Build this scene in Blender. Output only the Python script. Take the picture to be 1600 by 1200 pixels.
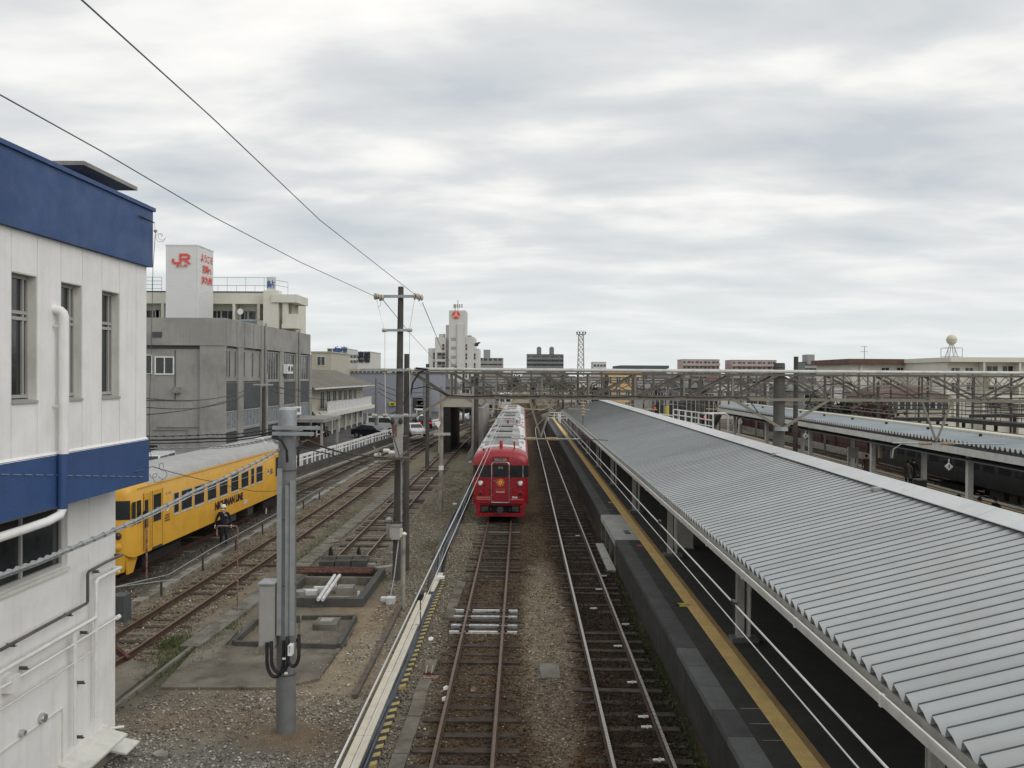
import bpy, math, random
import numpy as np
from mathutils import Vector, Matrix, Euler
random.seed(7); rng = np.random.default_rng(7)
R = math.radians; pi = math.pi
sc = bpy.context.scene
for o in list(bpy.data.objects): bpy.data.objects.remove(o)
col = sc.collection
# ---------------------------------------------------------------- camera
CZ = 7.26; FPX = 1294.0
cam = bpy.data.cameras.new('camera'); camo = bpy.data.objects.new('camera', cam); col.objects.link(camo)
cam.sensor_width = 36.0; cam.lens = 36.0*FPX/1600.0; cam.clip_start = .05; cam.clip_end = 9000
YAW, PIT, ROLL = R(.705), R(-.536), R(.372)
RM = Matrix.Rotation(YAW, 3, 'Z') @ Matrix.Rotation(pi/2+PIT, 3, 'X') @ Matrix.Rotation(ROLL, 3, 'Z')
camo.location = (0, 0, CZ); camo.rotation_euler = RM.to_euler()
sc.camera = camo
# ---------------------------------------------------------------- world and sun
w = bpy.data.worlds.new('World'); sc.world = w; w.use_nodes = True
nt = w.node_tree; nt.nodes.clear()
def wn(t, **k):
    n = nt.nodes.new(t)
    for a, v in k.items(): setattr(n, a, v)
    return n
def wmath(op, a, b=None, c=None):
    n = wn('ShaderNodeMath', operation=op)
    for i, v in enumerate((a, b, c)):
        if v is None: continue
        if isinstance(v, (int, float)): n.inputs[i].default_value = v
        else: nt.links.new(v, n.inputs[i])
    return n.outputs[0]
SUN_EL, SUN_AZ = R(36), R(125)       # azimuth from +Y towards +X: behind the camera, to the right
tc = wn('ShaderNodeTexCoord'); sep = wn('ShaderNodeSeparateXYZ'); nt.links.new(tc.outputs['Generated'], sep.inputs[0])
zz = wmath('ADD', wmath('MAXIMUM', sep.outputs[2], 0.0), .13)
cx = wmath('DIVIDE', sep.outputs[0], zz); cy = wmath('DIVIDE', sep.outputs[1], zz)
cv = wn('ShaderNodeCombineXYZ'); nt.links.new(cx, cv.inputs[0]); nt.links.new(cy, cv.inputs[1])
mp = wn('ShaderNodeMapping'); mp.inputs['Rotation'].default_value = (0, 0, R(20)); mp.inputs['Scale'].default_value = (.62, 1.0, 1); mp.inputs['Location'].default_value = (2.3, .7, 0)
nt.links.new(cv.outputs[0], mp.inputs[0])
n1 = wn('ShaderNodeTexNoise'); n1.inputs['Scale'].default_value = 2.1; n1.inputs['Detail'].default_value = 8; n1.inputs['Roughness'].default_value = .50; n1.inputs['Distortion'].default_value = .18
nt.links.new(mp.outputs[0], n1.inputs['Vector'])
n2 = wn('ShaderNodeTexNoise'); n2.inputs['Scale'].default_value = .5; n2.inputs['Detail'].default_value = 3
nt.links.new(mp.outputs[0], n2.inputs['Vector'])
f = wmath('ADD', wmath('MULTIPLY', n1.outputs[0], .75), wmath('MULTIPLY', n2.outputs[0], .25))
# clouds flatten out towards the horizon
hz = wmath('MINIMUM', wmath('MULTIPLY', wmath('MAXIMUM', sep.outputs[2], 0.0), 5.0), 1.0)
f2 = wmath('ADD', wmath('MULTIPLY', wmath('SUBTRACT', f, .52), wmath('ADD', wmath('MULTIPLY', hz, .75), .25)), .52)
cr = wn('ShaderNodeValToRGB'); nt.links.new(f2, cr.inputs[0])
e = cr.color_ramp.elements
e[0].position = .36; e[0].color = (.56, .60, .635, 1)
e[1].position = .655; e[1].color = (1.02, 1.0, .96, 1)
m = cr.color_ramp.elements.new(.49); m.color = (.72, .735, .74, 1)
m = cr.color_ramp.elements.new(.57); m.color = (.90, .895, .875, 1)
# pale blue-green low down
mx = wn('ShaderNodeMix', data_type='RGBA'); nt.links.new(cr.outputs[0], mx.inputs[6]); mx.inputs[7].default_value = (.74, .80, .81, 1)
nt.links.new(wmath('MULTIPLY', wmath('SUBTRACT', 1.0, hz), .55), mx.inputs[0])
sky = wn('ShaderNodeTexSky', sky_type='NISHITA'); sky.sun_disc = False; sky.sun_elevation = SUN_EL; sky.sun_rotation = SUN_AZ
bg1 = wn('ShaderNodeBackground'); nt.links.new(mx.outputs[2], bg1.inputs[0]); bg1.inputs[1].default_value = 1.09
bg2 = wn('ShaderNodeBackground'); nt.links.new(sky.outputs[0], bg2.inputs[0]); bg2.inputs[1].default_value = .05
ms = wn('ShaderNodeMixShader'); ms.inputs[0].default_value = .06
nt.links.new(bg1.outputs[0], ms.inputs[1]); nt.links.new(bg2.outputs[0], ms.inputs[2])
out = wn('ShaderNodeOutputWorld'); nt.links.new(ms.outputs[0], out.inputs[0])
sl = bpy.data.lights.new('sun', 'SUN'); sl.energy = 1.0; sl.angle = R(50); sl.color = (1, .975, .94)
so = bpy.data.objects.new('sun', sl); col.objects.link(so)
sd = Vector((math.sin(SUN_AZ)*math.cos(SUN_EL), math.cos(SUN_AZ)*math.cos(SUN_EL), math.sin(SUN_EL)))
so.rotation_euler = sd.to_track_quat('Z', 'Y').to_euler(); so.location = (20, -20, 40)
sc.view_settings.view_transform = 'Standard'; sc.view_settings.look = 'None'
sc.view_settings.exposure = 0; sc.view_settings.gamma = 1; sc.view_settings.use_curve_mapping = False
sc.render.engine = 'CYCLES'; sc.cycles.max_bounces = 5; sc.cycles.diffuse_bounces = 3; sc.cycles.use_adaptive_sampling = True
# ---------------------------------------------------------------- measuring helpers: photograph direction -> place in the world
def ray(px, py): return RM @ Vector(((px-800)/FPX, -(py-600)/FPX, -1))
def G(px, py, z=-.17):
    d = ray(px, py); t = (z-CZ)/d.z; return Vector((d.x*t, d.y*t, z))
def AY(px, py, Y):
    d = ray(px, py); t = Y/d.y; return Vector((d.x*t, Y, CZ+d.z*t))
def AX(px, py, X):
    d = ray(px, py); t = X/d.x; return Vector((X, d.y*t, CZ+d.z*t))
# ---------------------------------------------------------------- materials
MATS = {}
def mat(name, c, rough=.7, metal=0, var=.18, sc_=1.5, c2=None, amt=.5, bump=0, bs=40, streak=0, spec=.4, attr=None, fine=.0, fs=60, emit=0):
    if name in MATS: return MATS[name]
    m = bpy.data.materials.new(name); m.use_nodes = True; MATS[name] = m
    t = m.node_tree; b = t.nodes['Principled BSDF']
    b.inputs['Roughness'].default_value = rough; b.inputs['Metallic'].default_value = metal
    b.inputs['Specular IOR Level'].default_value = spec
    N = t.nodes.new; L = t.links.new
    tcn = N('ShaderNodeNewGeometry'); co = tcn.outputs['Position']   # so that alike pieces weather differently
    base = None
    if attr:
        a = N('ShaderNodeAttribute'); a.attribute_name = attr; base = a.outputs['Color']
    else:
        rgb = N('ShaderNodeRGB'); rgb.outputs[0].default_value = (*c, 1); base = rgb.outputs[0]
    def mixc(fac, A, B, typ='MIX'):
        x = N('ShaderNodeMix'); x.data_type = 'RGBA'; x.blend_type = typ
        if isinstance(fac, (int, float)): x.inputs[0].default_value = fac
        else: L(fac, x.inputs[0])
        L(A, x.inputs[6])
        if isinstance(B, tuple): x.inputs[7].default_value = (*B, 1)
        else: L(B, x.inputs[7])
        return x.outputs[2]
    def noise(s, det=4, sc3=None, rough_=.6):
        n = N('ShaderNodeTexNoise'); n.inputs['Scale'].default_value = s; n.inputs['Detail'].default_value = det; n.inputs['Roughness'].default_value = rough_
        if sc3:
            mp_ = N('ShaderNodeMapping'); mp_.inputs['Scale'].default_value = sc3; L(co, mp_.inputs[0]); L(mp_.outputs[0], n.inputs['Vector'])
        else: L(co, n.inputs['Vector'])
        return n.outputs[0]
    def mr(v, a, b_, lo, hi):
        x = N('ShaderNodeMapRange'); L(v, x.inputs[0]); x.inputs[1].default_value = a; x.inputs[2].default_value = b_; x.inputs[3].default_value = lo; x.inputs[4].default_value = hi
        return x.outputs[0]
    cur = base
    if var:
        g = mr(noise(sc_), .3, .7, 1-var, 1+var)
        vm = N('ShaderNodeVectorMath'); vm.operation = 'SCALE'; L(cur, vm.inputs[0]); L(g, vm.inputs['Scale']); cur = vm.outputs[0]
    if fine:
        g = mr(noise(fs, 2), .25, .75, 1-fine, 1+fine)
        vm = N('ShaderNodeVectorMath'); vm.operation = 'SCALE'; L(cur, vm.inputs[0]); L(g, vm.inputs['Scale']); cur = vm.outputs[0]
    if c2: cur = mixc(mr(noise(sc_*1.7, 6), .48, .66, 0, amt), cur, tuple(c2))
    if streak:
        s = mr(noise(1.0, 4, (7, 7, .5)), .5, .75, 0, streak)
        cur = mixc(s, cur, tuple(.45*x+.02 for x in (c if not attr else (.2, .2, .2))))
    L(cur, b.inputs['Base Color'])
    L(mr(noise(sc_*3), .3, .7, max(.02, rough-.12), min(1, rough+.12)), b.inputs['Roughness'])
    if bump:
        bn = N('ShaderNodeBump'); bn.inputs['Strength'].default_value = bump; bn.inputs['Distance'].default_value = .02
        L(noise(bs, 5), bn.inputs['Height']); L(bn.outputs[0], b.inputs['Normal'])
    if emit:
        L(cur, b.inputs['Emission Color']); b.inputs['Emission Strength'].default_value = emit
    return m
M = lambda n: MATS[n]
mat('white_wall', (.80, .79, .77), .75, var=.05, streak=.16, bump=.15, bs=12, c2=(.62, .60, .56), amt=.22)
mat('blue_paint', (.035, .078, .20), .55, var=.14, sc_=.9, c2=(.04, .085, .20), amt=.5, bump=.25, bs=25, streak=.15)
mat('white_paint', (.74, .735, .71), .5, var=.06, sc_=2, c2=(.5, .48, .44), amt=.3)
mat('off_white', (.66, .655, .60), .6, var=.07, c2=(.42, .40, .34), amt=.35, streak=.1)
mat('frame_grey', (.36, .35, .33), .5, var=.1)
mat('glass_dark', (.025, .03, .032), .06, var=.2, sc_=3, spec=.6)
mat('glass_far', (.07, .08, .09), .12, var=.35, sc_=1.2, spec=.5)
mat('glass_curtain', (.20, .23, .27), .3, var=.3, sc_=2.5)
mat('dark_void', (.012, .012, .012), .9, var=0)
mat('steel_dark_pipe', (.10, .095, .09), .4, .3, var=.2, c2=(.3, .28, .25), amt=.3)
mat('galvanised', (.36, .378, .385), .45, .35, var=.12, sc_=4, c2=(.25, .27, .29), amt=.4)
mat('galv_pole', (.205, .212, .212), .5, .25, var=.15, sc_=3, streak=.3)
mat('truss_steel', (.115, .106, .09), .6, .1, var=.2, sc_=3, c2=(.15, .12, .095), amt=.6)
mat('truss_pale', (.23, .21, .17), .6, .1, var=.15, sc_=3, c2=(.24, .20, .16), amt=.6)
mat('pipe_pale', (.55, .55, .52), .4, .2, var=.1, sc_=3, c2=(.3, .28, .25), amt=.4)
mat('black_cable', (.018, .018, .02), .5, var=.2)
mat('grey_cable', (.10, .115, .14), .5, var=.25, sc_=6)
mat('wire_metal', (.12, .12, .12), .4, .5, var=.1)
mat('wire_bright', (.62, .61, .57), .35, .5, var=.15)
mat('concrete_pole', (.075, .068, .06), .85, var=.25, sc_=2, streak=.4, bump=.3, bs=30)
mat('concrete', (.18, .17, .145), .92, var=.3, sc_=1.2, c2=(.085, .078, .06), amt=.85, bump=.5, bs=35, fine=.25, spec=.2)
mat('concrete_pale', (.29, .275, .24), .9, var=.25, sc_=1.2, c2=(.15, .138, .115), amt=.8, bump=.3, bs=35, fine=.12)
mat('concrete_dark', (.085, .082, .075), .9, var=.3, sc_=1, c2=(.05, .05, .045), amt=.7, bump=.5, bs=30, fine=.2)
mat('slab_brown', (.175, .155, .125), .92, var=.3, sc_=.8, c2=(.085, .076, .062), amt=.9, bump=.5, bs=30, fine=.25, spec=.15)
mat('timber', (.12, .10, .078), .9, var=.3, sc_=3, c2=(.07, .06, .05), amt=.6, bump=.4)
mat('sleeper_wood', (.050, .036, .027), .92, var=.35, sc_=2, c2=(.12, .10, .08), amt=.5, bump=.5, bs=30, fine=.2)
mat('sleeper_pale', (.19, .17, .145), .92, var=.3, sc_=2, c2=(.10, .085, .07), amt=.6, bump=.5, bs=30, fine=.2)
mat('sleeper_white', (.62, .63, .62), .7, var=.12, sc_=4, c2=(.3, .28, .25), amt=.5)
mat('rail_rust', (.075, .043, .030), .75, .2, var=.25, sc_=4)
mat('rail_top_rust', (.15, .10, .072), .45, .4, var=.15, sc_=3)
mat('rail_top_bright', (.36, .34, .31), .3, .55, var=.1, sc_=3)
mat('rust', (.085, .038, .03), .85, var=.3, sc_=5, c2=(.22, .12, .07), amt=.6)
mat('rust_paint', (.17, .085, .06), .7, var=.3, sc_=8, c2=(.55, .45, .38), amt=.7)
mat('yellow_train', (.70, .385, .045), .38, var=.06, sc_=1, spec=.5, c2=(.62, .31, .03), amt=.5, streak=.14)
mat('train_roof_grey', (.38, .375, .36), .6, var=.1, sc_=1.5, c2=(.33, .33, .33), amt=.5, streak=.1)
mat('train_red', (.29, .010, .018), .3, var=.08, sc_=2, spec=.6)
mat('train_red_dark', (.29, .013, .022), .35, var=.1, sc_=2, spec=.5)
mat('train_roof_white', (.66, .67, .66), .5, var=.12, sc_=1.2, c2=(.45, .45, .43), amt=.5)
mat('train_roof_dirty', (.36, .36, .35), .6, var=.15, sc_=1.2, c2=(.22, .22, .21), amt=.5)
mat('under_black', (.018, .017, .016), .7, var=.3, sc_=4)
mat('under_grey', (.05, .048, .045), .7, var=.3, sc_=4)
mat('light_lens', (.8, .78, .72), .1, var=.0, spec=.8)
mat('gold', (.80, .42, .10), .4, var=.05)
mat('print_white', (.8, .8, .78), .5, var=0)
mat('print_pink', (.72, .25, .22), .5, var=0)
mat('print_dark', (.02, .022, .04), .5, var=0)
mat('print_red', (.72, .09, .07), .5, var=.05)
mat('print_blue', (.04, .12, .35), .5, var=0)
mat('chrome', (.55, .55, .55), .25, .8, var=.05)
mat('roof_metal', (.40, .42, .42), .42, .15, var=.07, sc_=.5, c2=(.35, .36, .355), amt=.5, spec=.5, streak=.06, fine=.025, fs=9)
mat('roof_seam_shade', (.07, .075, .076), .6, .1, var=.1)  # dirty sealant, darkened further to hold the shadow line behind each rib
mat('roof_end', (.30, .32, .33), .6, .1, var=.1)
mat('ridge_metal', (.60, .615, .61), .45, .1, var=.07, sc_=1.5, c2=(.5, .5, .48), amt=.4)
mat('gutter', (.64, .63, .59), .5, var=.08, sc_=2, c2=(.42, .39, .34), amt=.4)
mat('column_paint', (.42, .41, .375), .5, var=.1, sc_=2, c2=(.26, .22, .18), amt=.5)
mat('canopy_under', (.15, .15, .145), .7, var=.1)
mat('asphalt_platform', (.040, .039, .036), .9, var=.2, sc_=1, fine=.25, fs=90, bump=.3, bs=120)
mat('cap_concrete', (.085, .086, .084), .9, var=.2, sc_=1, c2=(.06, .06, .058), amt=.6, bump=.4, bs=60, fine=.25)
mat('cap_concrete_pale', (.145, .147, .145), .9, var=.2, sc_=1, c2=(.10, .10, .098), amt=.5, bump=.4, bs=60, fine=.3)
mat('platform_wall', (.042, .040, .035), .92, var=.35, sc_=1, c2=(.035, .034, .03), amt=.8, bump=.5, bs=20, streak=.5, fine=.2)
mat('tactile_yellow', (.68, .49, .20), .8, var=.12, sc_=1.5, c2=(.50, .34, .13), amt=.5, fine=.12)
mat('tactile_brown', (.32, .21, .085), .85, var=.2, sc_=2)
mat('sign_yellow', (.62, .52, .06), .6, var=.05)
mat('hazard_yellow', (.40, .32, .12), .7, var=.2, sc_=6, c2=(.2, .16, .08), amt=.5)
mat('hazard_black', (.035, .032, .03), .8, var=.2)
mat('cream_board', (.60, .55, .44), .6, var=.08, sc_=2, c2=(.42, .38, .30), amt=.3)
mat('asphalt', (.085, .085, .084), .9, var=.15, sc_=.4, c2=(.06, .06, .06), amt=.5, fine=.12)
mat('mast_grey', (.105, .10, .09), .85, var=.25, sc_=2, streak=.4, bump=.3, bs=30)
mat('deck_pale', (.40, .40, .37), .85, var=.12, sc_=1.5, c2=(.28, .28, .25), amt=.6, fine=.1)
mat('office_grey', (.31, .305, .285), .85, var=.12, sc_=.35, c2=(.20, .195, .18), amt=.6, streak=.3, bump=.1)
mat('office_panel', (.075, .079, .083), .7, var=.12, sc_=.6)
mat('tower_white', (.68, .685, .675), .5, var=.04, sc_=.4)
mat('cream_wall', (.66, .645, .56), .8, var=.07, sc_=.3, streak=.15)
mat('cream_dull', (.45, .42, .34), .8, var=.08, sc_=.3, streak=.15)
mat('far_white', (.60, .59, .56), .8, var=.06, sc_=.1, streak=.2)
mat('far_grey', (.20, .205, .21), .8, var=.1, sc_=.1)
mat('far_mid', (.32, .32, .31), .8, var=.1, sc_=.1)
mat('far_pink', (.45, .36, .34), .8, var=.08, sc_=.1)
mat('far_dark', (.10, .11, .12), .8, var=.1, sc_=.1)
mat('hall_blue', (.27, .285, .33), .8, var=.06, sc_=.2, streak=.15)
mat('roof_brown', (.13, .075, .055), .8, var=.15, sc_=.6, c2=(.17, .11, .085), amt=.5)
mat('roof_old', (.16, .145, .125), .85, var=.2, sc_=.6, c2=(.11, .10, .085), amt=.6)
mat('roof_slate', (.085, .095, .11), .6, var=.15, sc_=.6)
mat('roof_grey', (.17, .17, .17), .7, var=.15, sc_=.6)
mat('wall_orange', (.62, .42, .19), .8, var=.06, sc_=.3)
mat('car_dark', (.012, .016, .026), .25, .2, var=.05, spec=.7)
mat('car_white', (.68, .69, .70), .25, var=.03, spec=.7)
mat('car_silver', (.42, .44, .45), .28, .4, var=.03, spec=.6)
mat('car_red', (.35, .02, .02), .3, var=.03)
mat('tyre', (.018, .018, .018), .85, var=.1)
mat('tail_red', (.6, .03, .02), .3, var=0, emit=.6)
mat('signal_red', (.9, .04, .02), .3, var=0, emit=1.0)
mat('skin', (.48, .30, .22), .6, var=.06, sc_=20)
mat('navy_cloth', (.012, .016, .032), .85, var=.2, sc_=9)
mat('glove_white', (.72, .72, .70), .8, var=.05)
mat('hair_black', (.012, .010, .009), .6, var=.1)
mat('coat_olive', (.11, .10, .08), .9, var=.15, sc_=8)
mat('coat_brown', (.12, .085, .06), .9, var=.15, sc_=8)
mat('red_cloth', (.25, .012, .018), .85, var=.15, sc_=8)
mat('black_cloth', (.015, .015, .017), .85, var=.15, sc_=8)
mat('porcelain', (.42, .38, .31), .4, var=.15, sc_=8)
mat('insulator_tan', (.42, .33, .22), .5, var=.15, sc_=8)
mat('leaf', (.055, .085, .03), .8, var=.35, sc_=3)
mat('leaf_dark', (.035, .05, .024), .8, var=.35, sc_=3)
mat('leaf_red', (.07, .04, .03), .8, var=.35, sc_=3)
mat('grass', (.075, .10, .03), .9, var=.35, sc_=4)
mat('bark', (.09, .07, .05), .9, var=.2)
mat('maroon_panel', (.085, .038, .034), .75, var=.2, sc_=1.2, c2=(.07, .03, .028), amt=.6)
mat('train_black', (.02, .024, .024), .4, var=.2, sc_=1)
mat('tan_box', (.42, .33, .2), .7, var=.1)
mat('blue_roof', (.27, .31, .335), .45, .1, var=.06, sc_=.4)
mat('cream_cap', (.62, .59, .47), .6, var=.07, sc_=1, c2=(.5, .46, .36), amt=.4)
mat('soil', (.12, .1, .08), .95, attr='Col', var=.2, sc_=2.2, fine=.5, fs=34, bump=1.0, bs=28, spec=.08)
mat('stone', (.12, .1, .08), .9, attr='Col', var=.0, fine=.2, fs=20, spec=.15)
mat('far_ground', (.12, .115, .105), .95, var=.2, sc_=.05)
# ---------------------------------------------------------------- mesh building
ORG = {}
class MB:
    def __init__(s): s.v = []; s.f = []; s.mi = []
    def add(s, vs, fs, mi=0):
        n = len(s.v); s.v.extend([tuple(p) for p in vs]); s.f.extend([tuple(i+n for i in f) for f in fs]); s.mi.extend([mi]*len(fs)); return s
    def box(s, x0, x1, y0, y1, z0, z1, mi=0):
        if x0 > x1: x0, x1 = x1, x0
        if y0 > y1: y0, y1 = y1, y0
        if z0 > z1: z0, z1 = z1, z0
        return s.add([(x0,y0,z0),(x1,y0,z0),(x1,y1,z0),(x0,y1,z0),(x0,y0,z1),(x1,y0,z1),(x1,y1,z1),(x0,y1,z1)],
              [(0,3,2,1),(4,5,6,7),(0,1,5,4),(1,2,6,5),(2,3,7,6),(3,0,4,7)], mi)
    def bar(s, a, b, w, h, up=(0,0,1), mi=0):
        a = Vector(a); b = Vector(b); d = (b-a).normalized(); up = Vector(up)
        if abs(d.dot(up)) > .98: up = Vector((0,1,0)) if abs(d.y) < .9 else Vector((1,0,0))
        r = d.cross(up).normalized()*w/2; u = r.cross(d).normalized()*h/2
        return s.add([a-r-u, a+r-u, a+r+u, a-r+u, b-r-u, b+r-u, b+r+u, b-r+u], [(0,1,2,3),(7,6,5,4),(0,4,5,1),(1,5,6,2),(2,6,7,3),(3,7,4,0)], mi)
    def tube(s, pts, r, n=8, mi=0, cap=True):
        pts = [Vector(p) for p in pts]; rs = r if isinstance(r, (list, tuple)) else [r]*len(pts)
        base = len(s.v); prev = None
        for i, p in enumerate(pts):
            d = (pts[min(i+1, len(pts)-1)]-pts[max(i-1, 0)])
            d = d.normalized() if d.length > 1e-9 else Vector((0,0,1))
            if prev is None:
                ref = Vector((0,0,1)) if abs(d.z) < .9 else Vector((1,0,0))
                a = d.cross(ref).normalized()
            else:
                a = prev-d*prev.dot(d); a = a.normalized() if a.length > 1e-6 else d.orthogonal().normalized()
            prev = a; b = d.cross(a)
            for k in range(n):
                t = 2*pi*k/n; s.v.append(tuple(p+(a*math.cos(t)+b*math.sin(t))*rs[i]))
        for i in range(len(pts)-1):
            for k in range(n):
                k2 = (k+1) % n; s.f.append((base+i*n+k, base+i*n+k2, base+(i+1)*n+k2, base+(i+1)*n+k)); s.mi.append(mi)
        if cap:
            s.f.append(tuple(base+k for k in range(n))[::-1]); s.mi.append(mi)
            e = base+(len(pts)-1)*n; s.f.append(tuple(e+k for k in range(n))); s.mi.append(mi)
        return s
    def lathe(s, c, prof, n=12, axis='z', mi=0):
        c = Vector(c); base = len(s.v)
        for (r, h) in prof:
            for k in range(n):
                t = 2*pi*k/n; u, v_ = r*math.cos(t), r*math.sin(t)
                q = (u, v_, h) if axis == 'z' else ((h, u, v_) if axis == 'x' else (v_, h, u))
                s.v.append(tuple(c+Vector(q)))
        for i in range(len(prof)-1):
            for k in range(n):
                k2 = (k+1) % n; s.f.append((base+i*n+k, base+i*n+k2, base+(i+1)*n+k2, base+(i+1)*n+k)); s.mi.append(mi)
        s.f.append(tuple(base+k for k in range(n))[::-1]); s.mi.append(mi)
        e = base+(len(prof)-1)*n; s.f.append(tuple(e+k for k in range(n))); s.mi.append(mi)
        return s
    def prism(s, poly, o, u, v, d, mi=0):
        """polygon in the (u, v) plane at o, pushed along d"""
        o = Vector(o); u = Vector(u); v = Vector(v); d = Vector(d); n = len(poly)
        a = [o+u*p[0]+v*p[1] for p in poly]; b = [p+d for p in a]
        return s.add(a+b, [tuple(range(n))[::-1], tuple(range(n, 2*n))]+[(i, (i+1) % n, n+(i+1) % n, n+i) for i in range(n)], mi)
    def sweep(s, prof, pts, mi=0, close=True, mif=None):
        """profile (x to the right, z up) along a ground polyline"""
        pts = [Vector(p) for p in pts]; base = len(s.v); n = len(prof)
        for i, p in enumerate(pts):
            d = (pts[min(i+1, len(pts)-1)]-pts[max(i-1, 0)]); d.z = 0; d.normalize(); r = Vector((d.y, -d.x, 0))
            for (a, h) in prof: s.v.append(tuple(p+r*a+Vector((0,0,h))))
        for i in range(len(pts)-1):
            for k in range(n if close else n-1):
                k2 = (k+1) % n; s.f.append((base+i*n+k, base+i*n+k2, base+(i+1)*n+k2, base+(i+1)*n+k)); s.mi.append(mif[k] if mif else mi)
        if close:
            s.f.append(tuple(base+k for k in range(n))[::-1]); s.mi.append(mi)
            e = base+(len(pts)-1)*n; s.f.append(tuple(e+k for k in range(n))); s.mi.append(mi)
        return s
    def mesh(s, name, mats, org=(0,0,0), smooth=False):
        me = bpy.data.meshes.new(name); o = Vector(org)
        me.from_pydata([tuple(Vector(p)-o) for p in s.v], [], s.f)
        ms_ = mats if isinstance(mats, (list, tuple)) else [mats]
        for x in ms_: me.materials.append(M(x) if isinstance(x, str) else x)
        if any(s.mi): me.polygons.foreach_set('material_index', s.mi)
        if smooth:
            me.polygons.foreach_set('use_smooth', [True]*len(me.polygons))
            try: me.set_sharp_from_angle(angle=R(38))
            except Exception: pass
        me.update(); return me
    def build(s, name, mats, parent=None, smooth=False):
        org = ORG.get(parent.name, (0,0,0)) if parent else (0,0,0)
        return link(name, s.mesh(name, mats, org, smooth), parent)
def link(name, data, parent=None, loc=None, rot=None):
    o = bpy.data.objects.new(name, data); col.objects.link(o)
    if parent:
        o.parent = parent; ORG[o.name] = ORG.get(parent.name, (0,0,0))
    if loc is not None: o.location = loc
    if rot is not None: o.rotation_euler = rot
    return o
def tag(o, label, cat=None, group=None, kind=None):
    if label: o['label'] = label
    if cat: o['category'] = cat
    if group: o['group'] = group
    if kind: o['kind'] = kind
    return o
def thing(name, label, cat, loc=(0,0,0), group=None, rz=0):
    o = bpy.data.objects.new(name, None); col.objects.link(o); o.location = loc; o.rotation_euler = (0,0,rz); o.empty_display_size = .2
    ORG[o.name] = tuple(loc) if rz == 0 else (0,0,0)
    return tag(o, label, cat, group)
def local(o): ORG[o.name] = (0,0,0); return o     # children are modelled in the thing's own frame
def struct(name, mb, m_, smooth=False):
    o = mb.build(name, m_, None, smooth); o['kind'] = 'structure'; return o
def put(name, mesh, parent, loc, rot=None):
    """a repeated piece sharing one mesh; loc in world (or thing frame)"""
    og = Vector(ORG.get(parent.name, (0,0,0))) if parent else Vector()
    return link(name, mesh, parent, Vector(loc)-og, rot)
def copy_tree(o, parent=None):
    c = o.copy(); col.objects.link(c)
    if parent: c.parent = parent
    for ch in list(o.children): copy_tree(ch, c)
    return c
FONT = None
def text(name, body, size, m_, parent, o, right, up, extrude=.004, bold=0, align='CENTER', spacing=1.0, xs=1.0, width=None):
    cu = bpy.data.curves.new(name, 'FONT'); cu.body = body; cu.size = size; cu.extrude = extrude; cu.offset = bold; cu.align_x = align; cu.align_y = 'CENTER'; cu.space_character = spacing; cu.resolution_u = 3
    t = bpy.data.objects.new(name, cu); col.objects.link(t)
    dg = bpy.context.evaluated_depsgraph_get(); dg.update()
    me = bpy.data.meshes.new_from_object(t.evaluated_get(dg)); me.name = name
    bpy.data.objects.remove(t); bpy.data.curves.remove(cu)
    if width:
        xs_ = [v.co.x for v in me.vertices]; xs = width/max(1e-6, max(xs_)-min(xs_))
    r_ = Vector(right).normalized(); u_ = Vector(up).normalized(); n_ = r_.cross(u_)
    og = Vector(ORG.get(parent.name, (0,0,0))) if parent else Vector()
    X = Matrix((r_*xs, u_, n_)).transposed().to_4x4(); X.translation = Vector(o)-og
    me.transform(X); me.materials.clear(); me.materials.append(M(m_))
    return link(name, me, parent)
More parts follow.
